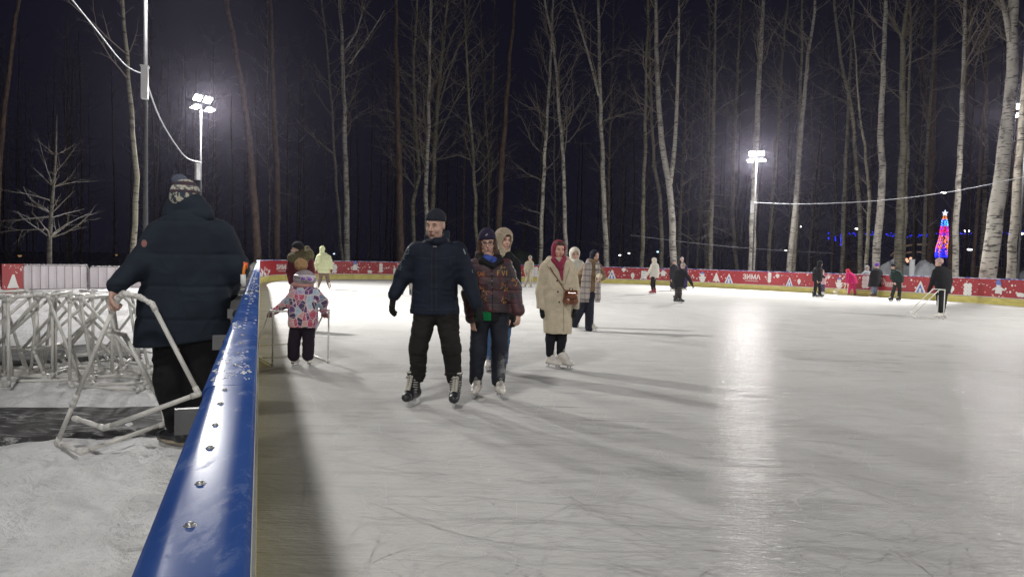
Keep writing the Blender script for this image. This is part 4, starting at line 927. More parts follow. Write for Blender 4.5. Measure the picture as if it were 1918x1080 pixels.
# ---------- the man in the navy jacket, centre
p = Person('man in navy jacket and beanie on black hockey skates looking down to one side', (812, 760)); k = p.k; P = p.P
Hd = Head(P(815.5, 423, -0.03), -22, 12, 1.10, 2)
p.body += Hd.prims(); torso_body(p, (818, 448), (786, 468), (851, 468), (800, 583), (833, 583))
aL = [(781, 470, 0), (757, 513, 0.02), (738, 553, -0.04)]; aR = [(857, 470, 0), (876, 520, -0.02), (893, 570, -0.16)]
p.limb(aL, (0.055, 0.042, 0.028)); p.limb(aR, (0.055, 0.042, 0.028))
lL = [(796, 592, 0), (783, 650, -0.0), (783, 703, 0.09)]; lR = [(837, 592, 0), (846, 652, -0.0), (850, 706, 0.09)]
p.limb(lL, (0.08, 0.055, 0.04)); p.limb(lR, (0.08, 0.055, 0.04))
hL = dict(w=P(737, 556, -0.05), d=(-0.12, -0.12, -1), nrm=(0.8, 0.5, 0), side=-1, curl=0.45, s=1.12); hR = dict(w=P(895, 574, -0.18), d=(0.28, -0.1, -1), nrm=(-0.8, 0.4, 0), side=1, curl=0.5, s=1.08)
p.body += hand(**hL)+hand(**hR); p.make(0.0062); R = p.root; Hd.face(R, closed=True)
jk = [loft(p.secs([(447, 818, 15, 0.085), (454, 817, 23, 0.10), (462, 816, 47, 0.12), (474, 815, 50, 0.135), (504, 814.5, 43, 0.14), (540, 814.5, 42, 0.14), (566, 814.5, 43.5, 0.135), (588, 814.5, 47, 0.135)]), e=2.3)]
jk += chain([P(*q) for q in aL], (0.092, 0.080, 0.060), 0.05)+chain([P(*q) for q in aR], (0.092, 0.080, 0.058), 0.05)
jk += [cone(P(801, 457, 0.0), P(800, 445, 0.0), 0.036, 0.026, 0.02), cone(P(802, 455, -0.06), P(816, 452, -0.125), 0.036, 0.030, 0.02), cone(P(816, 452, -0.125), P(832, 450, -0.07), 0.030, 0.034, 0.02), cone(P(834, 452, -0.02), P(837, 436, 0.0), 0.038, 0.024, 0.02), cone(P(834, 442, 0.01), P(826, 443, 0.07), 0.026, 0.028, 0.02), cone(P(805, 452, 0.07), P(832, 448, 0.07), 0.040, 0.036, 0.02)]
jk += [ell(P(817, 438, -0.025), (0.066, 0.080, 0.056), k=0.010, sub=True)]
jk = p.part('jacket', jk, 0.0068, navy, wrinkle(0.0075, (8, 8, 17), 1.0))
hem = p.secs([(589, 814.5, 46.5, 0.132), (581, 814.5, 44.5, 0.13)])
tr = chain([P(*q) for q in lL], (0.112, 0.088, 0.076), 0.03)+chain([P(*q) for q in lR], (0.112, 0.088, 0.076), 0.03)+[cone(P(795, 582), P(835, 582), 0.105, 0.105, 0.04)]
p.part('trousers', tr, 0.007, blackt, wrinkle(0.010, (9, 9, 26), 3.0))
for l, (cx, cy) in ((lL, (782, 699)), (lR, (850, 702))):
    c_ = P(cx, cy-1.5, 0.09); p.part('trouser_cuff', [cone(c_-A3([0.004, 0, 0.0]), c_+A3([0.004, 0, 0.012]), 0.086, 0.082, 0.02, flat=(A3([0, 0, 1]), 0.35))], 0.007, blackt, wrinkle(0.006, (14, 14, 30), 2.0))
ht = [ell(Hd.p(0, -0.018, 0.055), A3((0.090, 0.108, 0.098))*1.06, Hd.ax())]
nrmh = Hd.u*0.93-Hd.f*0.20; c_h = Hd.p(0, 0, 0.042)
o = p.part('beanie', ht, 0.006, knit, lambda P_, d: smax(d, -((P_-c_h)@nrmh), 0.008))
p.part('glove', hand(**hL, ex=0.0032), 0.0055, blackg); p.part('glove', hand(**hR, ex=0.0032), 0.0055, blackg)
grt = mat('grey_trim', (0.16, 0.17, 0.20), 0.4, var=0.1); dk = mat('dark_seam', (0.004, 0.004, 0.006), 0.9, var=0)
sm_ = mat('navy_stitching', (0.030, 0.036, 0.052), 0.7, var=0.1)
decal(jk, stroke([(809, 466), (808.5, 500), (809, 583)], 0.5)+stroke([(817, 466), (817, 583)], 0.5)+stroke([(777, 480), (790, 483), (806, 484)], 0.5)+stroke([(820, 484), (838, 483), (853, 480)], 0.5)+stroke([(772, 541), (786, 547), (786, 549), (772, 543)], 0.6)+stroke([(845, 549), (857, 543)], 0.6)+stroke([(771, 578), (812, 580), (857, 578)], 0.5)+stroke([(842, 478), (846, 502), (852, 501)], 0.6), sm_, 'stitching', jk, p.loc)
decal(jk, stroke([(813, 466), (812.5, 500), (813, 540), (813, 583)], 0.9)+stroke([(842, 478), (846, 502)], 1.0)+stroke([(843, 500), (849, 503)], 0.8)+stroke([(774, 540), (784, 546)], 0.7)+stroke([(846, 547), (856, 541)], 0.7), dk, 'zip_and_pockets', jk, p.loc)
decal(jk, stroke([(811, 461.5), (818, 461.5)], 1.0)+stroke([(806, 589), (808.5, 588)], 1.4)+stroke([(812, 589.5), (814.5, 589)], 1.4), mat('metal_toggle', (0.5, 0.5, 0.5), 0.3, metal=0.6, var=0), 'toggles', jk, p.loc, 0.006)
random.seed(4)
pr_ = []
for i in range(34):
    t = random.random(); x = 767-22*t+random.uniform(-2.5, 3.5); y = 458+48*t+random.uniform(-3, 3); a = random.uniform(0, 3); pr_ += stroke([(x, y), (x+2.6*math.cos(a), y+2.6*math.sin(a))], 0.8)
pr_ += stroke([(868, 466), (872, 476)], 2.0)+stroke([(884, 505), (886, 511)], 1)
decal(jk, pr_, mat('reflective_print', (0.14, 0.20, 0.20), 0.35, var=0.3, vscale=50), 'sleeve_print', jk, p.loc)
skate(R, 'hockey', P(776, 757, 0.0)*A3((1, 1, 0))+A3((0.0, 0.05, 0.0)), -16, 0, 9, 1.08); skate(R, 'hockey', P(850, 760, 0.0)*A3((1, 1, 0))+A3((0, 0.04, 0)), 2, 0, -2, 1.08)

# ---------- the girl in glasses
def girl_mat():
    g = NG('graffiti_jacket_cloth'); n1 = g.noise(7, 5, None, 0.65, 1.2); n2 = g.noise(16, 4, None, 0.6, 2.0); n3 = g.noise(30, 4, None, 0.7, 1.0)
    c = g.mix(g.rng(n1, 0.40, 0.60), (0.018, 0.012, 0.014), (0.075, 0.018, 0.026)); c = g.mix(g.rng(n2, 0.54, 0.62), c, (0.035, 0.022, 0.035))
    c = g.mix(g.math('MULTIPLY', g.rng(n3, 0.56, 0.64), g.rng(n1, 0.45, 0.6)), c, (0.22, 0.070, 0.025)); g.color(c); g.rough(0.6); g.bump(n3, 0.3, 0.01); return g.m
gj = girl_mat()
p = Person('girl in glasses and dark purple beanie wearing a maroon painted jacket', (912, 746)); k = p.k; P = p.P
Hd = Head(P(913, 456), 3, 6, 0.96, -4)
p.body += Hd.prims(True); torso_body(p, (915, 480), (892, 499), (942, 499), (903, 590), (933, 590), 0.065)
aL = [(890, 500, 0), (880, 548, 0.0), (884, 594, -0.05)]; aR = [(946, 500, 0), (962, 540, 0.0), (971, 582, -0.05)]
p.limb(aL, (0.05, 0.038, 0.025)); p.limb(aR, (0.05, 0.038, 0.025))
lL = [(900, 600, 0), (896, 655, 0.0), (891, 713, 0.08)]; lR = [(935, 600, 0), (935, 655, 0.0), (933, 713, 0.08)]
p.limb(lL, (0.07, 0.05, 0.035)); p.limb(lR, (0.07, 0.05, 0.035))
p.body += hand(P(885, 599, -0.06), (0.12, -0.1, -1), (0.8, 0.6, 0), -1, 0.55, 0.98)+hand(P(971, 586, -0.06), (0.0, -0.05, -1), (-0.8, 0.5, 0), 1, 0.6, 0.9)
p.make(0.0062, skinp); R = p.root; Hd.face(R, glasses=mat('black_glasses', (0.01, 0.01, 0.01), 0.3, var=0), smile=0.002)
jk = [loft(p.secs([(478, 916, 14, 0.085), (486, 917, 24, 0.10), (494, 917, 34, 0.12), (515, 918, 34, 0.135), (550, 920, 34, 0.14), (583, 922, 35, 0.14)]), e=2.3)]
jk += chain([P(*q) for q in aL], (0.085, 0.078, 0.066), 0.04)+chain([P(*q) for q in aR], (0.085, 0.076, 0.062), 0.04)
jk += [ell(P(914, 470, -0.03), (0.065, 0.075, 0.06), k=0.01, sub=True)]
jk = p.part('jacket', jk, 0.0068, gj, wrinkle(0.008, (7, 7, 12), 7.0, (0.72, 0.13, 0.006)))
col = [cone(P(903, 484, 0.02), P(928, 486, 0.02), 0.05, 0.05, 0.02), cone(P(899, 480, -0.03), P(903, 489, -0.10), 0.036, 0.034, 0.02), cone(P(903, 489, -0.10), P(920, 497, -0.135), 0.034, 0.026, 0.02), cone(P(934, 482, -0.02), P(937, 488, -0.09), 0.036, 0.034, 0.02), cone(P(937, 488, -0.09), P(924, 498, -0.135), 0.030, 0.024, 0.02), ell(P(914, 468, -0.03), (0.064, 0.075, 0.06), k=0.01, sub=True)]
p.part('collar', col, 0.006, cloth('black_collar_cloth', (0.012, 0.012, 0.014)), wrinkle(0.004))
p.part('neck_scarf', [cone(P(911, 482, -0.075), P(926, 487, -0.10), 0.034, 0.030, 0.02), cone(P(915, 487, -0.09), P(924, 490, -0.11), 0.03, 0.024, 0.02)], 0.005, cloth('blue_scarf_knit', (0.045, 0.075, 0.30), 0.5, 40, 0.8, 60), wrinkle(0.006, (30, 30, 14), 2.0))
hs = p.secs([(600, 917, 29.5, 0.125), (575, 918, 31, 0.125)])
p.part('hoodie_hem', [loft(hs)], 0.007, cloth('black_hoodie_cloth', (0.010, 0.010, 0.012)), wrinkle(0.004))
q = [(894, 583, 18), (908, 583, 0)]
gs = [loft(p.secs([(599, 907, 17.5, 0.075, -0.062), (580, 907, 17, 0.075, -0.062)]), e=3.0)]
p.part('shirt_hem', gs, 0.006, cloth('green_shirt_cloth', (0.006, 0.22, 0.065)), wrinkle(0.003))
tr = chain([P(*q) for q in lL], (0.092, 0.088, 0.062), 0.02)+chain([P(*q) for q in lR], (0.095, 0.086, 0.066), 0.02)+[cone(P(903, 592), P(933, 592), 0.09, 0.09, 0.04)]
g = NG('navy_pants_snowy'); xyz = g.xyz(); sn = g.noise(9, 5, None, 0.7); cp = P(940, 690)
near = g.math('MULTIPLY', g.rng(g.math('ABSOLUTE', g.math('SUBTRACT', xyz[0], float(cp[0])+0.03)), 0.03, 0.085, 1, 0), g.rng(g.math('ABSOLUTE', g.math('SUBTRACT', xyz[2], float(cp[2]))), 0.08, 0.2, 1, 0))
sp = g.math('MULTIPLY', near, g.rng(sn, 0.42, 0.60)); g.color(g.mix(g.math('MULTIPLY', sp, 0.5), g.mix(g.rng(sn, 0.3, 0.7), (0.008, 0.010, 0.018), (0.013, 0.016, 0.028)), (0.55, 0.56, 0.58))); g.rough(0.9); g.bump(g.noise(100, 3), 0.3, 0.01)
p.part('trousers', tr, 0.007, g.m, wrinkle(0.010, (9, 9, 15), 5.0))
ht = [ell(Hd.p(0, -0.018, 0.060), A3((0.090, 0.106, 0.104)), Hd.ax())]; nr = Hd.u*0.97-Hd.f*0.10; ch_ = Hd.p(0, 0, 0.040)
hat = p.part('beanie', ht, 0.006, cloth('purple_knit', (0.022, 0.016, 0.040), 0.2, 40, 0.6, 140, stretch=(1, 1, 0.2)), lambda P_, d, n=nr, c=ch_: smax(d, -((P_-c)@n), 0.008))
decal(hat, stroke([(909, 441), (913, 439), (912, 437)], 0.7), mat('white_tick', (0.5, 0.5, 0.5), 0.5, var=0), 'hat_mark', hat, p.loc)
hairm = cloth('brown_hair', (0.055, 0.026, 0.016), 0.4, 60, 0.9, 90, 0.6, spec=0.4, stretch=(1, 1, 0.12))
hr = chain([Hd.p(-0.074, 0.0, 0.05), Hd.p(-0.080, 0.01, -0.04), Hd.p(-0.098, 0.02, -0.11), P(892, 484, -0.02)], (0.022, 0.026, 0.03, 0.014), 0.02)+chain([Hd.p(0.074, 0.0, 0.05), Hd.p(0.080, 0.01, -0.04), Hd.p(0.095, 0.02, -0.10), P(935, 485, -0.02)], (0.022, 0.026, 0.032, 0.016), 0.02)+[ell(Hd.p(0, -0.05, -0.03), (0.085, 0.06, 0.10), Hd.ax())]
p.part('hair', hr, 0.006, hairm, wrinkle(0.008, (40, 40, 6), 2.0))
og = mat('orange_paint', (0.36, 0.13, 0.035), 0.6, var=0.4, vscale=60); yg = mat('yellow_paint', (0.34, 0.22, 0.055), 0.6, var=0.3, vscale=60)
def letters(cx, cy, h, segs, w):
    out = []
    for sg in segs: out += stroke([(cx+a*h, cy-b*h) for a, b in sg], w)
    return out
LS = {'S': [[(.5, 1), (0, .8), (.45, .45), (.5, .2), (0, 0)]], 'A': [[(0, 0), (.3, 1), (.6, 0)], [(.1, .4), (.5, .4)]], 'E': [[(.5, 1), (0, 1), (0, 0), (.5, 0)], [(0, .5), (.4, .5)]], 'F': [[(.5, 1), (0, 1), (0, 0)], [(0, .55), (.4, .55)]], 'V': [[(0, 1), (.3, 0), (.6, 1)]], 'I': [[(0.1, 0), (.1, 1)]], 'N': [[(0, 0), (0, 1), (.5, 0), (.5, 1)]]}
dec = []
for ch, x in (('S', 893.5), ('A', 898.5), ('E', 904.5)): dec += letters(x, 517.5, 8.5, LS[ch], 1.2)
decal(jk, dec, og, 'painted_lettering', jk, p.loc)
dec = []
for ch, x in (('F', 932), ('V', 940), ('I', 948)): dec += letters(x, 516, 9.5, LS[ch], 1.3)
dec += letters(937, 504, 6, [[(0, 0), (.5, 1)], [(.2, .1), (1, .7)], [(1.2, .3), (1.6, .9)]], 1)
decal(jk, dec, yg, 'painted_lettering', jk, p.loc)
random.seed(9); dec = []; dec2 = []
for (x0, y0, x1, y1, n_) in ((896, 534, 913, 546, 9), (899, 551, 912, 564, 7), (941, 528, 950, 570, 14), (956, 520, 974, 550, 8), (870, 550, 880, 590, 5)):
    for _ in range(n_):
        x = random.uniform(x0, x1); y = random.uniform(y0, y1); a = random.uniform(0, 6); b = a+random.uniform(-1, 1); pts = [(x, y), (x+3.5*math.cos(a), y+3.5*math.sin(a)), (x+3.5*math.cos(a)+3*math.cos(b), y+3.5*math.sin(a)+3*math.sin(b))]
        (dec if random.random() < .6 else dec2).extend(stroke(pts, 0.9))
decal(jk, dec, og, 'painted_scribble', jk, p.loc); decal(jk, dec2, yg, 'painted_scribble', jk, p.loc)
decal(jk, stroke([(921, 500), (922, 540), (923, 583)], 1.6)+stroke([(896, 533), (913, 534), (912, 547), (897, 546), (896, 533)], 0.8)+stroke([(940, 530), (951, 531)], 0.8), dk, 'placket', jk, p.loc)
decal(jk, [[(921.4+math.cos(a)*1.1, yy+math.sin(a)*1.1) for a in np.linspace(0, 6, 8)] for yy in (512, 526, 538, 549)], mat('snap_button', (0.16, 0.15, 0.15), 0.4, var=0), 'snap_button', jk, p.loc, 0.005)
skate(R, 'figure', P(892, 743)*A3((1, 1, 0))+A3((0, 0.07, 0)), -8, 0, 0, 1.08); skate(R, 'figure', P(934, 743)*A3((1, 1, 0))+A3((0, 0.07, 0)), 14, 0, 0, 1.08)

# ---------- woman in the beige hood behind the girl
p = Person('woman in black coat and knitted beige hood behind the girl in glasses', (930, 694)); P = p.P
Hd = Head(P(944, 450), 33, 8, 1.02)
p.body += Hd.prims(True); torso_body(p, (941, 474), (920, 492), (962, 492), (925, 585), (950, 585), 0.065)
aL = [(918, 496, 0), (910, 545, 0), (912, 580, -0.1)]; aR = [(963, 496, 0), (966, 545, 0), (955, 590, -0.1)]
p.limb(aL, (0.05, 0.04, 0.025)); p.limb(aR, (0.05, 0.04, 0.025)); lL = [(927, 590, 0), (920, 640, 0), (916, 678, 0)]; lR = [(948, 590, 0), (943, 640, 0), (940, 678, 0)]
p.limb(lL, (0.07, 0.055, 0.04)); p.limb(lR, (0.07, 0.055, 0.04)); p.body += hand(P(912, 582, -0.1), (0, 0, -1), (1, 0, 0), -1)+hand(P(955, 592, -0.1), (0, 0, -1), (-1, 0, 0), 1)
p.make(0.007, skinp); R = p.root; Hd.face(R)
bk = cloth('black_coat_cloth', (0.010, 0.010, 0.012))
p.part('coat', [loft(p.secs([(470, 943, 12, 0.09), (480, 942, 24, 0.1), (490, 942, 30, 0.12), (540, 942, 31, 0.14), (611, 940, 24, 0.14)]))]+chain([P(*q) for q in aL], (0.08, 0.07, 0.06), .04)+chain([P(*q) for q in aR], (0.08, 0.072, 0.06), .04)+[cone(P(955, 478, -0.02), P(960, 492, -0.06), 0.04, 0.04)], 0.008, bk, wrinkle(0.007))
p.part('trousers', chain([P(*q) for q in lL], (0.09, 0.08, 0.075))+chain([P(*q) for q in lR], (0.09, 0.08, 0.075)), 0.009, cloth('blue_jeans', (0.06, 0.12, 0.24)), wrinkle(0.006))
hood = [ell(Hd.p(0, -0.015, 0.035), (0.122, 0.125, 0.128), Hd.ax()), cone(Hd.p(0, -0.02, -0.05), P(939, 478), 0.10, 0.11, 0.04), ell(Hd.p(0, 0.085, -0.012), (0.066, 0.085, 0.098), Hd.ax(), 0.015, True)]
p.part('knitted_hood', hood, 0.0065, cloth('beige_knit', (0.38, 0.31, 0.23), 0.25, 40, 0.9, 120), wrinkle(0.006, (20, 20, 20)))
p.part('hair', [ell(Hd.p(0, 0.028, 0.072), (0.072, 0.055, 0.045), Hd.ax(), 0.01), cone(Hd.p(-0.052, 0.05, 0.05), Hd.p(-0.066, 0.04, -0.03), 0.018, 0.012)], 0.006, hairm, wrinkle(0.003))
skate(R, 'figure', P(916, 692)*A3((1, 1, 0)), -10, 0, 0, 1.0); skate(R, 'figure', P(940, 692)*A3((1, 1, 0)), 10, 0, 0, 1.0)

# ---------- woman in the cream coat
p = Person('smiling woman in long cream coat and raspberry head scarf with brown bag', (1042, 690)); P = p.P
Hd = Head(P(1047, 467.5), 14, 12, 0.98, 3)
p.body += Hd.prims(True); torso_body(p, (1045, 487), (1022, 508), (1068, 508), (1033, 600), (1055, 600), 0.065)
aL = [(1021, 506, 0), (1014, 545, 0), (1014, 574, -0.03)]; aR = [(1069, 507, 0), (1076, 545, 0), (1077, 575, -0.03)]
p.limb(aL, (0.05, 0.04, 0.025)); p.limb(aR, (0.05, 0.04, 0.025)); lL = [(1033, 605, 0), (1031, 635, -0.01), (1030, 662, 0.03)]; lR = [(1054, 605, 0), (1052, 635, -0.01), (1049.5, 660, 0.03)]
p.limb(lL, (0.068, 0.052, 0.038)); p.limb(lR, (0.068, 0.052, 0.038))
hL = dict(w=P(1015, 577, -0.05), d=(0.1, -0.1, -1), nrm=(0.8, 0.5, 0), side=-1, curl=0.8, s=1.0); hR = dict(w=P(1076, 577, -0.05), d=(0, -0.1, -1), nrm=(-0.8, 0.5, 0), side=1, curl=0.8, s=1.0)
p.body += hand(**hL)+hand(**hR); p.make(0.0065, skinp); R = p.root; Hd.face(R, closed=True, smile=0.009)
cream = cloth('cream_teddy_wool', (0.50, 0.435, 0.32), 0.12, 14, 0.7, 70)
ct = [loft(p.secs([(482, 1045, 16, 0.085), (489, 1045, 27, 0.11), (495, 1044.5, 33, 0.12), (520, 1044, 31, 0.135), (560, 1044, 30, 0.15), (600, 1044, 27, 0.16), (623, 1044.5, 26, 0.16)]), e=2.3)]
ct += chain([P(*q) for q in aL], (0.085, 0.074, 0.066), 0.03)+chain([P(*q) for q in aR], (0.085, 0.070, 0.056), 0.03)
zc = P(1014, 577)[2]
ct += [cone(P(1029, 485, 0.04), P(1029, 494, -0.05), 0.04, 0.04, 0.02), cone(P(1029, 494, -0.05), P(1055, 530, -0.145), 0.048, 0.018, 0.015, flat=(A3([0, 1, 0]), 0.6)), cone(P(1062, 486, 0.04), P(1064, 494, -0.04), 0.04, 0.04, 0.02), cone(P(1066, 492, -0.04), P(1059, 528, -0.13), 0.046, 0.018, 0.015, flat=(A3([0, 1, 0]), 0.6)), cone(P(1030, 487, 0.06), P(1060, 487, 0.06), 0.045, 0.045, 0.02)]
ct += [ell(P(1048, 470, -0.03), (0.085, 0.09, 0.10), k=0.01, sub=True)]
def cpost(P_, d, w=wrinkle(0.006, (7, 7, 7), 3.0)):
    d = w(P_, d); xm = np.abs(P_[:, 0]-P(1044, 577)[0]); arm = xm > 0.215
    return np.where(arm, smax(d, zc-P_[:, 2], 0.006), d)
coat = p.part('coat', ct, 0.0072, cream, cpost)
p.part('leggings', chain([P(*q) for q in lL], (0.078, 0.066, 0.052))+chain([P(*q) for q in lR], (0.078, 0.066, 0.052)), 0.008, cloth('black_legging', (0.010, 0.010, 0.014)), wrinkle(0.003))
rasp = cloth('raspberry_scarf', (0.24, 0.032, 0.065), 0.2, 12, 0.3, 60)
sc = [ell(Hd.p(0, -0.022, 0.02), (0.096, 0.108, 0.108), Hd.ax()), cone(Hd.p(0, -0.02, -0.07), P(1044, 490, 0.02), 0.085, 0.085, 0.04), ell(Hd.p(-0.004, 0.10, 0.0), (0.074, 0.10, 0.100), Hd.ax(), 0.010, True)]
sc2 = [cone(P(1037, 486, -0.10), P(1050, 502, -0.15), 0.034, 0.034, 0.02), cone(P(1056, 483, -0.09), P(1050, 500, -0.15), 0.034, 0.030, 0.02), cone(P(1050, 500, -0.15), P(1053, 524, -0.175), 0.034, 0.012, 0.02, flat=(A3([0, 1, 0]), 0.5))]
p.part('head_scarf', sc[:2]+sc2+sc[2:], 0.0058, rasp, wrinkle(0.007, (18, 18, 9), 4.0))
p.part('hair', [ell(Hd.p(0, 0.018, 0.086), (0.066, 0.056, 0.034), Hd.ax(), 0.01)], 0.005, hairm, wrinkle(0.003, (40, 40, 40)))
p.part('glove', hand(**hL, ex=0.004), 0.006, blackg); p.part('glove', hand(**hR, ex=0.004), 0.006, blackg)
btm = mat('dark_brown_button', (0.04, 0.022, 0.015), 0.35, var=0.1)
for x, y in ((1043.5, 525.5), (1045, 546), (1047.5, 565.5)):
    pass
def on_surf(target, x, y, loc):
    me = target.data; bv = BVHTree.FromPolygons([v.co.copy() for v in me.vertices], [tuple(q.vertices) for q in me.polygons]); d = Vector(ray(x, y)).normalized(); h = bv.ray_cast(Vector(C0-loc), d)
    return A3(h[0]) if h[0] is not None else None
for x, y in ((1043.5, 525.5), (1045, 546), (1047.5, 565.5)):
    q = on_surf(coat, x, y, p.loc); mb = MB(); mb.ball(q+A3([0, -0.003, 0]), (0.0125, 0.006, 0.0125), 12, 6); mb.build('button', btm, coat)
decal(coat, stroke([(1056, 532), (1055, 560), (1056, 600), (1056, 621)], 0.9)+stroke([(1024, 497), (1033, 509), (1036, 506)], 0.9)+stroke([(1033, 509), (1044, 522), (1053, 534)], 1.0)+stroke([(1067, 501), (1063, 515), (1058, 529)], 0.9), mat('coat_edge', (0.24, 0.19, 0.125), 0.9, var=0.1), 'front_edge', coat, p.loc, 0.004)
# bag and strap: carried, so a thing of its own
lth = mat('brown_glossy_leather', (0.16, 0.050, 0.020), 0.25, 0.6, 0.3, 12, 0.15, 30, coat=0.6)
bc = P(1068.5, 556, -0.24)+p.loc
bag = [cone(A3([-0.045, 0.03, -0.055]), A3([0.055, 0.0, -0.06]), 0.045, 0.042, 0.03), cone(A3([-0.03, 0.03, 0.04]), A3([0.045, 0.0, 0.03]), 0.045, 0.042, 0.03), cone(A3([-0.045, 0.03, -0.05]), A3([-0.03, 0.03, 0.04]), 0.046, 0.044, 0.03), cone(A3([0.055, 0, -0.05]), A3([0.045, 0, 0.03]), 0.044, 0.044, 0.03)]
bo = mesh_obj('handbag', sdf_mesh(bag, 0.006), lth, None, tuple(bc)); tag(bo, 'small brown leather bag on a strap in front of the cream coat', 'handbag')
mb = MB(); mb.tube([A3([-0.02, -0.01, 0.075]), A3([-0.012, -0.01, 0.115]), A3([0.02, -0.01, 0.115]), A3([0.028, -0.01, 0.075])], 0.007, 6); mb.build('bag_handle', lth, bo)
mb = MB()
rows = []
for i in range(9):
    a = -0.2+1.9*i/8; rows.append([A3([x, 0.012-0.25*x-0.054*math.sin(a)*1.02, 0.035+0.05*math.cos(a)-0.045*max(0, a-0.8)]) for x in (-0.06, -0.03, 0, 0.03, 0.06, 0.085)])
mb.quadgrid(rows); fl = mb.build('bag_flap', lth, bo); md = fl.modifiers.new('t', 'SOLIDIFY'); md.thickness = 0.005
mb = MB(); Q_ = []
for x, y in ((1030, 500), (1036, 510), (1043, 520), (1050, 531), (1056, 541)):
    q = on_surf(coat, x, y, p.loc); Q_.append(q+p.loc-bc+A3([0, -0.008, 0]))
Q_.append(A3([-0.045, 0.0, 0.07]))
mb.tube(catmull3(Q_, 0.03), 0.007, 6); mb.build('bag_strap', lth, bo)
sk1 = skate(R, 'figure', P(1029, 687)*A3((1, 1, 0))+A3((0.03, 0.03, 0)), 38, 0, 0, 1.0); skate(R, 'figure', P(1050, 683)*A3((1, 1, 0))+A3((0.03, 0.0, 0)), 46, 0, 0, 1.0)

# ---------- woman in the plaid scarf
p = Person('woman in brown jacket, dark head scarf and long plaid scarf gliding', (1104, 620)); P = p.P
Hd = Head(P(1114, 479), 32, 14, 1.0)
p.body += Hd.prims(True); torso_body(p, (1111, 491), (1098, 500), (1121, 500), (1097, 550), (1107, 550), 0.07)
aL = [(1097, 502, 0), (1084, 521, 0.02), (1081, 540, 0)]; aR = [(1121, 502, 0), (1128, 518, -0.05), (1121, 519, -0.28)]
lL = [(1095, 553, 0), (1087, 580, 0), (1075, 605, 0.15)]; lR = [(1105, 553, 0), (1104, 585, 0), (1103.5, 613, 0)]
p.limb(aL, (0.05, 0.04, 0.025)); p.limb(aR, (0.05, 0.04, 0.025)); p.limb(lL, (0.07, 0.055, 0.04)); p.limb(lR, (0.07, 0.055, 0.04)); p.body += hand(P(1081, 542), (0, 0, -1), (1, 0, 0), -1)+hand(P(1121, 519, -0.29), (0, -0.6, -0.3), (-1, 0, 0), 1)
p.make(0.0085, skinp); R = p.root; Hd.face(R)
p.part('jacket', [loft(p.secs([(489, 1111, 10, 0.09), (496, 1109.5, 15, 0.11), (505, 1108, 18, 0.13), (545, 1104, 16.5, 0.15)]))]+chain([P(*q) for q in aL], (0.085, 0.08, 0.065), .04)+chain([P(*q) for q in aR], (0.08, 0.07, 0.06), .04)+[cone(P(1105, 490, -0.03), P(1117, 491, -0.03), 0.065, 0.06)], 0.009, cloth('brown_puffer', (0.20, 0.135, 0.078), 0.15, 10, 0.2), wrinkle(0.008, puff=(1.4, 0.10, 0.010)))
p.part('trousers', [cone(P(1096, 552), P(1106, 552), 0.1, 0.1)]+chain([P(*q) for q in lL], (0.10, 0.095, 0.085))+chain([P(*q) for q in lR], (0.098, 0.088, 0.085)), 0.010, cloth('dark_navy_wide_trousers', (0.018, 0.020, 0.032)), wrinkle(0.008, (14, 14, 4)))
p.part('head_scarf', [ell(Hd.p(0, -0.02, 0.02), (0.092, 0.105, 0.105), Hd.ax()), cone(Hd.p(0, -0.02, -0.06), P(1109, 491), 0.08, 0.08, .04), ell(Hd.p(0.012, 0.10, -0.006), (0.066, 0.098, 0.090), Hd.ax(), 0.01, True)], 0.008, cloth('black_navy_scarf', (0.010, 0.012, 0.024)), wrinkle(0.005))
g = NG('plaid_wool'); xyz = g.xyz()
def bandz(c, per, w): return g.rng(g.math('ABSOLUTE', g.math('SUBTRACT', g.math('FRACT', g.math('MULTIPLY', c, 1/per)), 0.5)), w, w+0.04, 1, 0)
b1 = bandz(xyz[0], 0.09, 0.16); b2 = bandz(xyz[2], 0.12, 0.14); b3 = bandz(xyz[2], 0.12, 0.02); c = g.mix(g.math('MULTIPLY', b1, 0.5), (0.42, 0.38, 0.34), (0.24, 0.20, 0.21)); c = g.mix(g.math('MULTIPLY', b2, 0.5), c, (0.23, 0.20, 0.22)); c = g.mix(b3, c, (0.10, 0.07, 0.09)); g.color(c); g.rough(0.9); g.bump(g.noise(120, 3), 0.4, 0.01); plaid = g.m
ribL = [P(1103, 489, -0.08), P(1101, 500, -0.17), P(1098, 525, -0.19), P(1095, 556, -0.16)]; wd = [0.055, 0.085, 0.095, 0.10]
sc = [cone(ribL[i], ribL[i+1], wd[i], wd[i+1], 0.02, flat=(A3([0, 1, 0]), 0.22)) for i in range(3)]
ribR = [P(1118, 490, -0.07), P(1120, 503, -0.15), P(1120, 530, -0.17), P(1120, 562, -0.15)]; wd = [0.04, 0.05, 0.055, 0.06]
sc += [cone(ribR[i], ribR[i+1], wd[i], wd[i+1], 0.01, flat=(A3([0, 1, 0]), 0.3)) for i in range(3)]+[cone(P(1103, 490, 0.0), P(1104, 492, 0.09), 0.05, 0.045), cone(P(1104, 492, 0.09), P(1117, 492, 0.08), 0.045, 0.045)]
zb = P(1098, 560)[2]; scf = p.part('plaid_scarf', sc, 0.008, plaid, lambda P_, d: smax(wrinkle(0.006, (20, 20, 5))(P_, d), zb-P_[:, 2], 0.004))
mb = MB()
for i in range(14):
    x = 1086.5+i*1.25; mb.tube([P(x, 558, -0.165), P(x+random.uniform(-.6, .6), 566, -0.165)], 0.006, 4)
for i in range(8):
    x = 1115+i*1.25; mb.tube([P(x, 559, -0.155), P(x+random.uniform(-.6, .6), 566, -0.155)], 0.006, 4)
mb.build('fringe', plaid, scf)
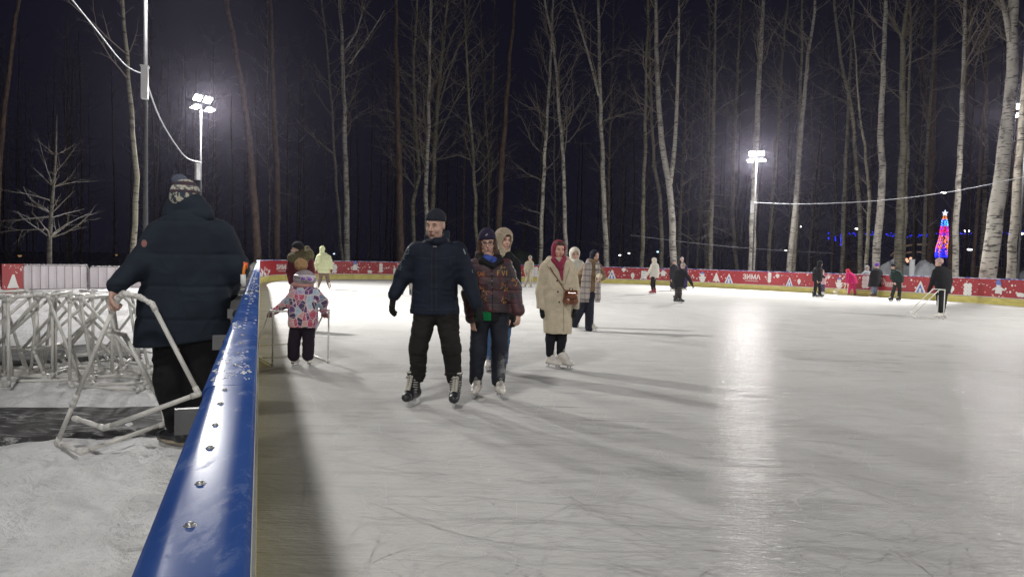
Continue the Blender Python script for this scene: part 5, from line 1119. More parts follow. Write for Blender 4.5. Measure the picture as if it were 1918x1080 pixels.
p.part('mitten', mitten(P(1121, 519, -0.27), (0.1, -1, 0.1), (-1, 0, 0), 1, 1.1)+[ell(P(1122.5, 517, -0.34), (0.062, 0.07, 0.058))], 0.008, cloth('cream_fleece', (0.50, 0.44, 0.33), 0.1))
skate(R, 'figure', P(1104, 618)*A3((1, 1, 0)), 62, 0, 0, 1.0); skate(R, 'figure', P(1074, 612, 0.2)*A3((1, 1, 0))+A3((0, 0.25, 0.08)), 40, 15, 0, 1.0)

# ---------- the child with the walker
g = NG('geometric_jacket'); v = g.map((1, 1, 1)); v = g.map((1, 1, 0.7), (0.4, 0.2, 0.6)); e = g.vor(15.0, v, 'DISTANCE_TO_EDGE'); cc = g.vor(15.0, v, 'F1', 1); s3 = g.xyz(cc); e2 = g.vor(9.0, g.map((1, 0.6, 1.4), (0.3, 0.5, 0.8)), 'DISTANCE_TO_EDGE')
c = g.mix(g.rng(s3[0], 0.30, 0.34), (0.10, 0.035, 0.14), (0.30, 0.42, 0.50)); c = g.mix(g.rng(s3[1], 0.50, 0.54), c, (0.42, 0.07, 0.13)); c = g.mix(g.rng(s3[2], 0.66, 0.70), c, (0.04, 0.03, 0.08)); c = g.mix(g.rng(s3[0], 0.80, 0.84), c, (0.52, 0.28, 0.27))
c = g.mix(g.rng(g.noise(5, 2), 0.60, 0.64), c, (0.34, 0.26, 0.44))
c = g.mix(g.rng(e, 0.02, 0.05, 1, 0), c, (0.62, 0.50, 0.50)); c = g.mix(g.math('MULTIPLY', g.rng(e2, 0.012, 0.03, 1, 0), 0.8), c, (0.60, 0.50, 0.52)); g.color(c); g.rough(0.7); g.bump(g.noise(60, 3), 0.2, 0.01); geo = g.m
p = Person('child in triangle patterned jacket with tan pompom hat pushing a white pipe frame', (563, 687)); P = p.P
Hd = Head(P(568, 524), 172, 14, 0.92)
p.body += Hd.prims(True); torso_body(p, (568, 537), (556, 548), (588, 548), (558, 612), (578, 612), 0.055)
aL = [(555, 549, 0), (536, 568, 0.05), (514, 583, 0.12)]; aR = [(590, 549, 0), (605, 566, 0.03), (606, 582, 0.12)]; lL = [(555, 615, 0), (550.5, 645, 0.02), (550, 666, 0.03)]; lR = [(578, 615, 0), (577.5, 645, 0.02), (577, 666, 0.03)]
p.limb(aL, (0.04, 0.033, 0.02)); p.limb(aR, (0.04, 0.033, 0.02)); p.limb(lL, (0.06, 0.045, 0.035)); p.limb(lR, (0.06, 0.045, 0.035))
hL = dict(w=P(512, 583, 0.12), d=(-0.45, 0.5, -0.35), nrm=(0.0, -0.3, -1), side=1, curl=0.9, s=0.8); hR = dict(w=P(606, 583, 0.12), d=(-0.1, 0.6, -0.35), nrm=(0, -0.3, -1), side=-1, curl=0.9, s=0.8)
p.body += hand(**hL)+hand(**hR); p.make(0.007, skinp); R = p.root
p.part('jacket', [loft(p.secs([(533, 567, 14, 0.09), (540, 567, 24, 0.105), (552, 567.5, 26, 0.125), (580, 567.5, 27, 0.14), (604, 567.5, 27.5, 0.14), (612, 567.5, 25.5, 0.135)]), e=2.4)]+chain([P(*q) for q in aL], (0.068, 0.060, 0.044), .03)+chain([P(*q) for q in aR], (0.068, 0.060, 0.044), .03), 0.007, geo, wrinkle(0.007, (9, 9, 14)))
p.part('trousers', [cone(P(558, 612), P(577, 612), 0.085, 0.085)]+chain([P(*q) for q in lL], (0.086, 0.076, 0.074), 0.01)+chain([P(*q) for q in lR], (0.082, 0.074, 0.072), 0.01), 0.008, cloth('black_purple_snow_trousers', (0.016, 0.011, 0.020)), wrinkle(0.006))
greyk = cloth('grey_lilac_hat_knit', (0.30, 0.26, 0.28), 0.15, 40, 0.6, 100)
nh = Hd.u*0.98-Hd.f*0.1; ch_ = Hd.p(0, 0, 0.005)
hat = p.part('hat', [ell(P(570.5, 523), A3((0.145, 0.135, 0.126))*0.96, k=0.02)], 0.0065, greyk, lambda P_, d: smax(wrinkle(0.004)(P_, d), -(P_[:, 2]-P(570, 531)[2]), 0.01))
pm = p.part('pompom', [ell(P(564, 495.5), (0.083, 0.083, 0.083))], 0.006, cloth('tan_fur', (0.36, 0.22, 0.11), 0.3, 60, 1.0, 120), wrinkle(0.010, (38, 38, 38)))
p.part('neck_gaiter', [ell(P(568, 533), (0.135, 0.12, 0.05))], 0.007, cloth('pale_pink_fleece', (0.46, 0.25, 0.22), 0.15, 20), wrinkle(0.008, (14, 14, 22)))
gg = mat('goggle_frame', (0.62, 0.56, 0.62), 0.3, var=0.1)
mb = MB(); c1 = P(568.5, 521.5, -0.152); c2 = P(581, 523, -0.138); mb.ball(c1, (0.042, 0.020, 0.030), 14, 8); mb.ball(c2, (0.042, 0.022, 0.034), 14, 8); mb.tube([P(552, 516, -0.10), P(562, 517, -0.15), P(580, 517, -0.145), P(591, 519, -0.08)], 0.016, 8)
go = mb.build('goggles', gg, R)
mb = MB(); mb.ball(c1+A3([0, -0.012, 0]), (0.031, 0.014, 0.021), 14, 8); mb.ball(c2+A3([0, -0.013, 0]), (0.030, 0.014, 0.023), 14, 8); mb.build('goggle_lens', NG and mat('purple_lens', (0.22, 0.08, 0.42), 0.12, 0.8, 0.5, 14, coat=0.8), go)
pg = cloth('dusty_pink_glove', (0.30, 0.15, 0.14), 0.2); p.part('glove', hand(**hL, ex=0.004), 0.006, pg); p.part('glove', hand(**hR, ex=0.004), 0.006, pg)
skate(R, 'figure', P(549, 685)*A3((1, 1, 0))+A3((0, 0.07, 0)), 170, 0, 0, 0.74); skate(R, 'figure', P(577, 685)*A3((1, 1, 0))+A3((0, 0.07, 0)), 188, 0, 0, 0.74)

# ---------- the big man with his back to us, outside the rail
darkn = cloth('dark_blue_parka_cloth', (0.0135, 0.0195, 0.030), 0.2, 5, 0.25, 150)
p = Person('man in long dark blue parka seen from behind with patterned pompom hat', (330, 829)); P = p.P
Hd = Head(P(349, 376), 172, 4, 1.06)
p.body += Hd.prims(); torso_body(p, (352, 400), (318, 432), (396, 432), (330, 640), (375, 640), 0.09)
aL = [(305, 442, 0), (264, 494, -0.14), (218, 534, -0.34)]; aR = [(412, 440, 0), (436, 500, 0.06), (425, 545, 0.28)]
p.limb(aL, (0.065, 0.05, 0.034)); p.limb(aR, (0.065, 0.05, 0.034)); lL = [(322, 640, 0), (322, 715, 0.0), (334, 800, 0.04)]; lR = [(380, 640, 0), (377, 715, 0), (372, 800, 0.1)]
p.limb(lL, (0.10, 0.065, 0.045)); p.limb(lR, (0.10, 0.065, 0.045))
hb = hand(P(214, 544, -0.35), (-0.02, -0.08, -1), (1, -0.05, 0.05), 1, 1.25, 1.12); p.body += hb+hand(P(424, 550, 0.30), (0, 0.3, -1), (-1, 0, 0), -1, 0.5, 1.05)
p.make(0.0062); R = p.root
pk = [loft(p.secs([(395, 352, 26, 0.12), (410, 353, 50, 0.14), (424, 354, 66, 0.16), (450, 353, 72, 0.18), (500, 350, 78, 0.20), (560, 346, 81, 0.21), (640, 342, 84, 0.22), (648, 342, 83, 0.22)]), e=2.3)]
pk += chain([P(*q) for q in aL], (0.112, 0.088, 0.064), 0.06)+chain([P(*q) for q in aR], (0.108, 0.108, 0.08), 0.06)
lo_, hi_ = P(258, 652), P(425, 630)
def ppost(P_, d, w=wrinkle(0.007, (6, 6, 9), 11.0, (0.70, 0.235, 0.0065))):
    d = w(P_, d); zc_ = lo_[2]+(hi_[2]-lo_[2])*np.clip((P_[:, 0]-lo_[0])/(hi_[0]-lo_[0]), 0, 1); return smax(d, zc_-P_[:, 2], 0.012)
pk = p.part('parka', pk, 0.0068, darkn, ppost)
p.part('hood', [cone(P(328, 397, -0.02), P(376, 397, -0.02), 0.082, 0.082, 0.03), cone(P(334, 384, 0.0), P(364, 384, 0.0), 0.078, 0.078, 0.04), cone(P(320, 404, -0.06), P(390, 404, -0.06), 0.045, 0.042, 0.03), cone(P(352, 382, -0.02), P(352, 400, 0.08), 0.10, 0.11, 0.04)], 0.007, darkn, wrinkle(0.008, (8, 8, 16), 4.0))
p.part('trousers', [cone(P(326, 640), P(376, 640), 0.12, 0.12)]+chain([P(*q) for q in lL], (0.135, 0.125, 0.075))+chain([P(*q) for q in lR], (0.13, 0.11, 0.075)), 0.008, cloth('black_wide_trousers', (0.008, 0.008, 0.010)), wrinkle(0.012, (7, 7, 10), 6.0))
g = NG('reindeer_knit'); xyz = g.xyz(); z0 = float(Hd.p(0, 0, 0.01)[2])
zz_ = g.math('SUBTRACT', xyz[2], z0); band = g.rng(g.math('ABSOLUTE', g.math('SUBTRACT', zz_, 0.052)), 0.008, 0.012, 1, 0); band2 = g.rng(g.math('ABSOLUTE', g.math('SUBTRACT', zz_, 0.112)), 0.014, 0.018, 1, 0)
nz = g.noise(26, 2, g.map((1, 1, 1.2)), 0.5); nz2 = g.noise(48, 2)
c = g.mix(g.rng(nz, 0.47, 0.51), (0.035, 0.045, 0.07), (0.46, 0.44, 0.34)); c = g.mix(g.rng(zz_, 0.045, 0.055), c, g.mix(g.rng(nz2, 0.42, 0.5), (0.10, 0.10, 0.11), (0.46, 0.45, 0.38)))
c = g.mix(g.math('MAXIMUM', band, band2), c, g.mix(g.rng(nz2, 0.45, 0.55), (0.065, 0.028, 0.034), (0.03, 0.035, 0.055))); g.color(c); g.rough(0.95); g.bump(g.noise(150, 2), 0.6, 0.01)
ht = [ell(Hd.p(0, -0.014, 0.030), A3((0.103, 0.120, 0.128)), Hd.ax())]; nr = Hd.u; ch_ = Hd.p(0, 0, -0.05)
p.part('knitted_hat', ht, 0.006, g.m, lambda P_, d: smax(d, -((P_-ch_)@nr), 0.008))
p.part('pompom', [ell(P(336, 339, -0.02), (0.054, 0.052, 0.048))], 0.0055, cloth('dark_blue_yarn', (0.09, 0.105, 0.145), 0.3, 60, 1.0, 120), wrinkle(0.009, (45, 45, 45)))
decal(pk, [[(270+5.4*math.cos(a), 455.5+7*math.sin(a)) for a in np.linspace(0, 6.28*15/16, 16)]], mat('patch_grey', (0.20, 0.10, 0.09), 0.8, var=0.1), 'sleeve_patch', pk, p.loc)
decal(pk, stroke([(267, 459), (269, 454), (271, 456), (273, 452)], 1.2), mat('patch_red', (0.35, 0.10, 0.07), 0.8, var=0.1), 'patch_emblem', pk, p.loc, 0.004)
sh = [cone((0, -0.09, 0.055), (0, 0.10, 0.045), 0.045, 0.045, 0.03), cone((0, 0.10, 0.045), (0, 0.17, 0.035), 0.043, 0.032, 0.03), cone((0, -0.08, 0.06), (0, -0.075, 0.13), 0.045, 0.05, 0.03)]
def shoe(pos, yaw, parent):
    o = mesh_obj('shoe', sdf_mesh(sh, 0.007, lambda P_, d: smax(d, 0.022-P_[:, 2], 0.004)), blackp, parent); o.location = tuple(pos); o.rotation_euler = (0, 0, math.radians(yaw)+math.pi)
    mb = MB(); rows = []
    for z_, gr_ in ((0.0, 0.0), (0.006, 0.004), (0.018, 0.006), (0.028, 0.002)):
        rows.append([((0.043+gr_)*(1-0.28*max(0, (abs(y_-0.03)-0.05)/0.16))*sx_, y_, z_+0.004*math.sin(y_*90)) for sx_, y_ in [(math.cos(a), 0.045+(0.148+gr_)*math.sin(a)) for a in np.linspace(0, 6.0, 22)]])
    mb.quadgrid(rows, True); mb.poly(rows[0][::-1]); mb.poly(rows[-1]); mb.build('shoe_sole', mat('beige_sole', (0.30, 0.26, 0.20), 0.8, var=0.2, vscale=40), o); return o
shoe(P(330, 812, 0.0)*A3((1, 1, 0))+A3((-0.01, 0.0, 0.0)), -118, R); shoe(P(372, 812, 0.10)*A3((1, 1, 0)), 165, R)
# ---------- people farther off: same builder, coarser mesh
def figure(label, foot, head, torso, arms, legs, coat, pants, hat=None, hatk='beanie', shoes='figure', shoem=None, glove=None, sm=skin, hh=0.012, wr=None, group=None, Z=None, legr=None, armr=None, face=True, sk_yaw=(0, 0), hood=None, sc=1.0, puff=None, shoeyaw=None, hsc=None):
    """head=(x, y_centre, yaw, tilt); torso=[(y, x, halfwidth)...]; arms/legs=[[(x,y,d)*3],...]"""
    p = Person(label, foot, group, Z); P = p.P; S = sc
    Hd = Head(P(head[0], head[1]), head[2], head[3], hsc or S); p.body += Hd.prims(); sh = [a[0] for a in arms]; hp = [l[0] for l in legs]; nk = P(head[0], head[1])+A3([0, 0.01, -0.118*Hd.s])
    torso_body(p, (head[0], head[1]+0.13*S/p.k), (sh[0][0], sh[0][1]+1, 0), (sh[1][0], sh[1][1]+1, 0), (hp[0][0], hp[0][1], 0), (hp[1][0], hp[1][1], 0), 0.062*S)
    ar = armr or (0.078*S, 0.066*S, 0.055*S); lr = legr or (0.092*S, 0.078*S, 0.07*S)
    for a in arms: p.limb(a, (ar[0]*0.6, ar[1]*0.6, 0.026*S))
    for l in legs: p.limb(l, (lr[0]*0.75, lr[1]*0.7, 0.04*S))
    hands = []
    for i, a in enumerate(arms):
        w = P(*a[2]); d = w-P(*a[1]); hands.append(dict(w=w+d/np.linalg.norm(d)*0.02, d=d, nrm=(0.8 if i == 0 else -0.8, 0.5, 0.1), side=-1 if i == 0 else 1, curl=0.6, s=1.0*S)); p.body += hand(**hands[-1])
    p.make(hh*0.8, sm); R = p.root
    if face: Hd.face(R, lips=True)
    p.part('coat', [loft(p.secs(torso)), cone(nk, P(torso[1][1], torso[1][0])*A3([1, 1, 1]), 0.070*S, 0.085*S, 0.03)]+[c for a in arms for c in chain([P(*q) for q in a], ar, 0.04)], hh*0.85, coat, wrinkle(0.007*S, (8, 8, 12), puff=puff))
    p.part('trousers', [cone(P(*legs[0][0]), P(*legs[1][0]), lr[0], lr[0], 0.03)]+[c for l in legs for c in chain([P(*q) for q in l], lr, 0.02)], hh*0.85, pants, wrinkle(0.006*S))
    if hat:
        if hatk == 'beanie': p.part('hat', [ell(Hd.p(0, -0.018, 0.060), A3((0.096, 0.112, 0.106))*Hd.s, Hd.ax())], hh*0.7, hat, lambda P_, d, n=Hd.u*0.9-Hd.f*0.42, c=Hd.p(0, 0, 0.020): smax(d, -((P_-c)@n), 0.008))
        elif hatk == 'hood': p.part('hood', [ell(Hd.p(0, -0.02, 0.025), A3((0.112, 0.122, 0.125))*Hd.s, Hd.ax()), cone(Hd.p(0, -0.02, -0.05), Hd.p(0, -0.03, -0.14), 0.095*Hd.s, 0.10*Hd.s, 0.04), ell(Hd.p(0, 0.09, -0.01), A3((0.066, 0.088, 0.090))*Hd.s, Hd.ax(), 0.015, True)], hh*0.75, hat, wrinkle(0.005))
        elif hatk == 'hair': p.part('hair', [ell(Hd.p(0, -0.022, 0.035), A3((0.082, 0.094, 0.094))*Hd.s, Hd.ax()), ell(Hd.p(0, 0.09, -0.02), A3((0.07, 0.08, 0.075))*Hd.s, Hd.ax(), 0.01, True)], hh*0.7, hat)
    if glove:
        for h_ in hands: p.part('glove', hand(**h_, ex=0.005), hh*0.7, glove)
    if shoes:
        for i, l in enumerate(legs):
            b = P(*l[2]); skate(R, shoes, (b[0], b[1], max(0, b[2]-0.255*S) if b[2] > 0.33*S else 0), sk_yaw[i], 0, 0, S, shoem)
    return p, R, Hd
olive = cloth('olive_fur', (0.10, 0.085, 0.045), 0.4, 30, 1.0, 60); mar = cloth('maroon_jacket_cloth', (0.075, 0.012, 0.020)); blk = cloth('black_plain_cloth', (0.011, 0.011, 0.013)); blkh = cloth('black_hat_knit', (0.012, 0.012, 0.015))
F = figure
p, R, Hd = F('person in maroon jacket with olive fur hood and black beanie behind the child', (562, 618), (556, 468, -75, 0), [(474, 562, 9), (482, 563, 16), (500, 563, 20), (545, 563, 19)], [[(547, 488, 0), (543, 508, 0), (546, 528, -0.1)], [(579, 488, 0), (582, 508, 0), (580, 528, -0.1)]], [[(556, 545, 0), (556, 580, 0), (556, 612, 0)], [(571, 545, 0), (571, 580, 0), (571, 612, 0)]], mar, blk, blkh, hh=0.009, sk_yaw=(170, 190))
p.part('fur_hood', [cone(p.P(549, 483, -0.02), p.P(576, 477, 0.0), 0.105, 0.12, 0.05), cone(p.P(560, 474, 0.05), p.P(575, 466, 0.06), 0.09, 0.06, 0.05), cone(p.P(556, 486, 0.0), p.P(574, 488, 0.0), 0.10, 0.10, 0.05)], 0.008, olive, wrinkle(0.014, (22, 22, 22)))
pgreen = cloth('pale_green_puffer', (0.42, 0.44, 0.27), 0.08, 10, 0.2)
F('man in pale yellow green puffer coat and brown trousers skating away', (605, 541.5), (604, 467, 178, 5), [(473, 605, 6), (478, 605.5, 11), (490, 607, 13.5), (511.5, 607.5, 13)], [[(595.5, 482, 0), (592, 494, 0), (593, 504, -0.05)], [(617, 482, 0), (621, 494, 0), (621, 503, -0.05)]], [[(602, 512, 0), (598.5, 526, 0), (595, 536, 0)], [(612, 512, 0), (614.5, 526, 0), (617, 536, 0)]], pgreen, cloth('brown_trousers', (0.12, 0.085, 0.072)), pgreen, 'hood', face=False, puff=(1.0, 0.16, 0.012), sk_yaw=(172, 188), glove=cloth('dark_red_glove', (0.14, 0.03, 0.03)), hh=0.013)
F('small skater half hidden behind the arm of the man in the navy jacket', (763, 553), (764, 492, 150, 8), [(498, 764, 5), (502, 764, 8), (510, 764, 10), (528, 764, 10)], [[(757, 505, 0), (756, 515, 0), (757, 522, -.1)], [(771, 505, 0), (773, 514, 0), (770, 521, -.1)]], [[(760, 527, 0), (757, 538, 0), (753, 549, 0)], [(768, 527, 0), (769.5, 538, 0), (769, 549, 0)]], cloth('slate_jacket', (0.05, 0.055, 0.075)), cloth('light_grey_trousers', (0.20, 0.19, 0.17)), blkh, sc=0.8, hh=0.013, sk_yaw=(200, 170), face=False, shoem=blackp)
beig = cloth('beige_jacket', (0.30, 0.27, 0.20)); 
F('distant skater in beige jacket and trousers bending forward', (990, 538), (993, 484, -40, 20), [(488, 992, 4.5), (491, 991.5, 7), (500, 990.5, 8), (511, 990, 7.5)], [[(986, 493, 0), (983.5, 503, 0), (984, 511, -.1)], [(997, 493, 0), (998.5, 502, 0), (995, 509, -.2)]], [[(988, 511, 0), (987, 523, -.05), (983, 534, .1)], [(993, 511, 0), (995, 523, -.1), (994, 535, 0)]], beig, cloth('beige_trousers', (0.34, 0.30, 0.23)), cloth('grey_beanie', (0.25, 0.23, 0.20)), hh=0.015, sk_yaw=(-60, -60))
white = cloth('off_white_puffer', (0.50, 0.48, 0.42), 0.08); whf = cloth('white_fleece_hood', (0.52, 0.49, 0.42), 0.12, 30, 0.9, 90)
F('woman in white fleece hood between the cream coat and the plaid scarf', (1078, 616), (1076.5, 476, 8, 12), [(485, 1077, 7), (490, 1077, 12), (500, 1077, 15), (548, 1077, 14)], [[(1067, 495, 0), (1063, 515, 0), (1064, 532, 0)], [(1088, 495, 0), (1090, 515, 0), (1088, 532, 0)]], [[(1072, 550, 0), (1072, 580, 0), (1072, 607, 0)], [(1081, 550, 0), (1080, 580, 0), (1079, 607, 0)]], white, cloth('grey_trousers_far', (0.06, 0.06, 0.07)), whf, 'hood', sm=skinp, hh=0.010, sk_yaw=(0, 10), Z=14.8, hsc=1.05)
F('skater in cream hooded jacket, black leggings and red skates', (1222, 550.5), (1224.5, 488, -80, 8), [(493, 1226, 5), (496, 1226, 8), (508, 1226, 9), (520, 1225.5, 8.5)], [[(1221, 499, -.15), (1216, 509, -.1), (1211, 516, -.1)], [(1230, 499, .15), (1229, 510, .1), (1226, 518, 0)]], [[(1223, 521, -.08), (1221, 532, -.06), (1222, 541, -.06)], [(1225, 521, .08), (1225, 532, .06), (1225.5, 541, .06)]], white, blk, whf, 'hood', sk_yaw=(-75, -75), shoem=mat('red_skate_leather', (0.22, 0.02, 0.03), 0.4, var=0.1), glove=cloth('white_glove', (0.5, 0.5, 0.48)), hh=0.013, legr=(0.085, 0.068, 0.055))
F('boy in black jacket and grey hat leaning over with one arm stretched out', (1270, 567), (1279, 499, -8, 38), [(505, 1275, 7), (509, 1273, 11), (520, 1271, 12), (536, 1270, 10.5)], [[(1266, 511, 0), (1262, 523, 0), (1264, 533, -.1)], [(1283, 510, 0), (1290, 521, 0), (1296, 532, 0)]], [[(1267, 537, 0), (1268, 549, -.1), (1266, 559, 0)], [(1273, 537, 0), (1273.5, 549, -.1), (1273, 559, 0)]], blk, cloth('dark_grey_trousers', (0.035, 0.033, 0.032)), cloth('grey_orange_hat', (0.26, 0.22, 0.19), 0.4, 30), sk_yaw=(60, 65), shoes='hockey', glove=blackg, hh=0.011, sc=0.92)
F('adult in long dark coat with grey hat beyond the boy in black', (1260, 544.5), (1263, 491, -35, 10), [(496, 1263, 4.5), (500, 1263, 7), (515, 1263, 8), (539, 1264, 9)], [[(1257.5, 503, 0), (1256, 513, 0), (1257, 522, -.1)], [(1269, 503, 0), (1270, 513, 0), (1269, 522, -.1)]], [[(1261, 525, 0), (1260.5, 533, 0), (1260, 539, 0)], [(1266, 525, 0), (1266, 533, 0), (1266, 539, 0)]], cloth('dark_long_coat', (0.020, 0.019, 0.024)), blk, cloth('mottled_grey_hat', (0.16, 0.16, 0.16), 0.5, 40), hh=0.015, sk_yaw=(-70, -70))
F('adult in purple jacket with pale pink hat standing beyond the boy in black', (1280, 544), (1277.5, 487, 40, 0), [(493, 1278, 4.5), (497, 1278.5, 7.5), (515, 1279, 8.5), (538, 1279, 8.5)], [[(1272, 501, 0), (1271, 512, 0), (1272, 522, 0)], [(1285, 501, 0), (1286, 511, 0), (1285, 520, 0)]], [[(1277, 525, 0), (1277, 533, 0), (1277, 539, 0)], [(1282, 525, 0), (1282, 533, 0), (1282, 539, 0)]], cloth('purple_navy_jacket', (0.022, 0.015, 0.055)), blk, cloth('pale_pink_hat', (0.42, 0.36, 0.36), 0.3, 30), hh=0.015, sk_yaw=(60, 60))
F('man in black hooded jacket standing in profile, facing right', (1530, 557), (1536.5, 494, 75, 8), [(500, 1534, 5), (504, 1532, 9), (513, 1531, 9.5), (527, 1531, 9)], [[(1528, 506, -.15), (1525, 515, -.1), (1529, 524, -.15)], [(1536, 506, .15), (1538, 515, .2), (1544, 519, .2)]], [[(1529, 527, -.08), (1527, 541, -.08), (1525.5, 551, -.08)], [(1533, 527, .08), (1536, 541, .08), (1535.5, 551, .1)]], blk, blk, blk, 'hood', hh=0.013, sk_yaw=(70, 75), shoes='hockey')
F('small child in light blue jacket and bright blue trousers by the banner', (1521, 548), (1521, 514, 60, 10), [(517.5, 1521, 3), (519, 1521, 5), (523, 1521, 6), (529, 1521, 6)], [[(1516, 520.5, 0), (1515, 525, 0), (1516, 529, 0)], [(1526, 520.5, 0), (1527, 525, 0), (1527, 529, 0)]], [[(1519, 530, 0), (1519, 537, 0), (1519.5, 543, 0)], [(1524, 530, 0), (1524.5, 537, 0), (1524.5, 543, 0)]], cloth('light_blue_jacket', (0.22, 0.42, 0.58)), cloth('bright_blue_trousers', (0.03, 0.17, 0.48)), cloth('light_blue_hat', (0.25, 0.42, 0.55)), sc=0.62, hh=0.012, sk_yaw=(60, 60), hsc=0.8)
F('small child in pale pink jacket reaching out beside the man in black', (1541, 551), (1541, 510, 70, 5), [(515, 1541, 3), (517, 1541, 5), (523, 1541, 6), (532, 1541, 6)], [[(1538, 518, -.1), (1543, 520, -.1), (1549, 517, -.1)], [(1544, 518, .1), (1547, 521, .1), (1550, 519, .1)]], [[(1540, 532, 0), (1540, 539, 0), (1540, 545, 0)], [(1543, 532, 0), (1543, 539, 0), (1543, 545, 0)]], cloth('pale_pink_jacket', (0.42, 0.26, 0.28)), cloth('dusty_trousers', (0.06, 0.05, 0.10)), cloth('tan_hat_child', (0.35, 0.2, 0.14)), sc=0.68, hh=0.012, sk_yaw=(70, 70), hsc=0.8, Z=34.5)
mag = cloth('magenta_snowsuit', (0.42, 0.015, 0.10), 0.1)
F('child in magenta snowsuit with red hood stooping over a yellow frame', (1594, 553.5), (1588, 508, -70, 40), [(509, 1589, 5), (514, 1592.5, 8), (521, 1596, 8.5), (531, 1597, 9)], [[(1587, 513, -.15), (1587, 522, -.15), (1585, 529, -.2)], [(1591, 513, .15), (1590, 522, .1), (1586, 530, .0)]], [[(1594, 531, -.1), (1591.5, 541, -.1), (1590, 549, -.1)], [(1599, 531, .1), (1600, 541, .1), (1601, 549, .1)]], mag, mag, cloth('red_hood_cloth', (0.45, 0.02, 0.05), 0.1), 'hood', hh=0.012, sc=0.85, sk_yaw=(-60, -60), shoem=blackp)
p, R, Hd = F('woman in black coat and bright purple hat leaning on the banner', (1635, 555.5), (1642.5, 499, 120, 10), [(503, 1643, 5.5), (506, 1642, 9), (515, 1640, 10.5), (528, 1639, 11.5), (536.5, 1638, 12)], [[(1634, 509, 0), (1632, 518, 0), (1633, 525, 0)], [(1649, 508, 0), (1652, 516, .1), (1650, 523, .3)]], [[(1635, 536, 0), (1635.5, 543, 0), (1635, 550, 0)], [(1640, 536, 0), (1640, 543, 0), (1639, 550, 0.1)]], blk, cloth('grey_blue_jeans', (0.14, 0.17, 0.24)), cloth('bright_purple_knit', (0.14, 0.05, 0.32)), hh=0.013, sk_yaw=(-70, -70), shoem=mat('brown_boot', (0.13, 0.045, 0.035), 0.5, var=0.1), face=False, glove=cloth('rust_glove', (0.30, 0.09, 0.05)))
p.part('hat_tip', [ell(Hd.p(0, -0.02, 0.12), (0.095, 0.10, 0.07))], 0.012, MC['bright_purple_knit'])
F('boy in dark green jacket and navy hat striding left along the banner', (1676, 564), (1672.5, 500, -60, 15), [(505, 1676, 5), (508, 1678, 9), (517, 1680.5, 10.5), (528, 1681.5, 9.5)], [[(1672, 510, -.1), (1670, 520, -.05), (1674, 527, -.1)], [(1686, 510, .1), (1690, 519, .1), (1690, 527, .1)]], [[(1678, 529, 0), (1674, 543, -.05), (1670, 556, 0)], [(1684, 529, 0), (1685, 543, 0), (1684, 557, 0)]], cloth('dark_green_jacket', (0.018, 0.034, 0.030)), cloth('charcoal_trousers', (0.022, 0.024, 0.022)), blkh, hh=0.013, shoes='hockey', sk_yaw=(-65, -65))
F('spectator in grey hooded coat watching from beyond the banner', (1624, 551), (1624.5, 502, -10, 5), [(507, 1624, 4.5), (510, 1624, 8), (518, 1624, 9), (530, 1624, 9)], [[(1617, 513, 0), (1616, 520, 0), (1617, 527, 0)], [(1631, 513, 0), (1632, 520, 0), (1631, 527, 0)]], [[(1621, 530, 0), (1621, 540, 0), (1621, 549, 0)], [(1627, 530, 0), (1627, 540, 0), (1627, 549, 0)]], cloth('grey_coat_far', (0.24, 0.25, 0.27)), blk, MC['grey_coat_far'], 'hood', hh=0.014, shoes=None, Z=37.5)
F('person in black padded jacket and pink hat pushing a pipe frame, back turned', (1761, 596), (1758.5, 493, -150, 5), [(499, 1763, 8), (505, 1764, 14), (520, 1765, 16), (549, 1767, 13)], [[(1752, 509, 0), (1747, 524, .05), (1742, 538, .15)], [(1776, 509, 0), (1779, 526, 0), (1778, 540, .1)]], [[(1760, 550, 0), (1760, 567, 0), (1761, 583, 0)], [(1768, 550, 0), (1767, 567, 0), (1766, 583, 0)]], blk, blk, cloth('pink_knit_hat', (0.42, 0.28, 0.26), 0.15, 30), hh=0.010, sk_yaw=(-80, -100), glove=blackg, face=False, legr=(0.10, 0.078, 0.062))

# ================================================================== white pipe frames (skating aids)
pvc = mat('white_pvc_pipe', (0.62, 0.61, 0.575), 0.42, 0.45, 0.14, 9, 0.15, 30)
pvcy = mat('yellow_pipe', (0.62, 0.50, 0.04), 0.4, var=0.1)
def pipes(name, label, segs, r, m, group=None, fit=True, base=None):
    """segs: list of polylines; each polyline one pipe run, with a fitting ball at every joint"""
    base = A3(base if base is not None else (segs[0][-1][0], segs[0][-1][1], 0)); root = empty(name, tuple(base), label, 'skating aid', group)
    for sg in segs:
        mb = MB(); Q = [A3(q)-base for q in sg]
        for a, b in zip(Q[:-1], Q[1:]): mb.tube([a, b], r, 8)
        if fit:
            for i, q in enumerate(Q):
                mb.ball(q, r*1.32, 8, 6)
                if i < len(Q)-1:
                    d = Q[i+1]-q; L = np.linalg.norm(d); mb.tube([q, q+d/L*min(r*3.2, L*0.3)], r*1.25, 8); mb.tube([Q[i+1], Q[i+1]-d/L*min(r*3.2, L*0.3)], r*1.25, 8)
        mb.build('pipe_run', m, root)
    return root
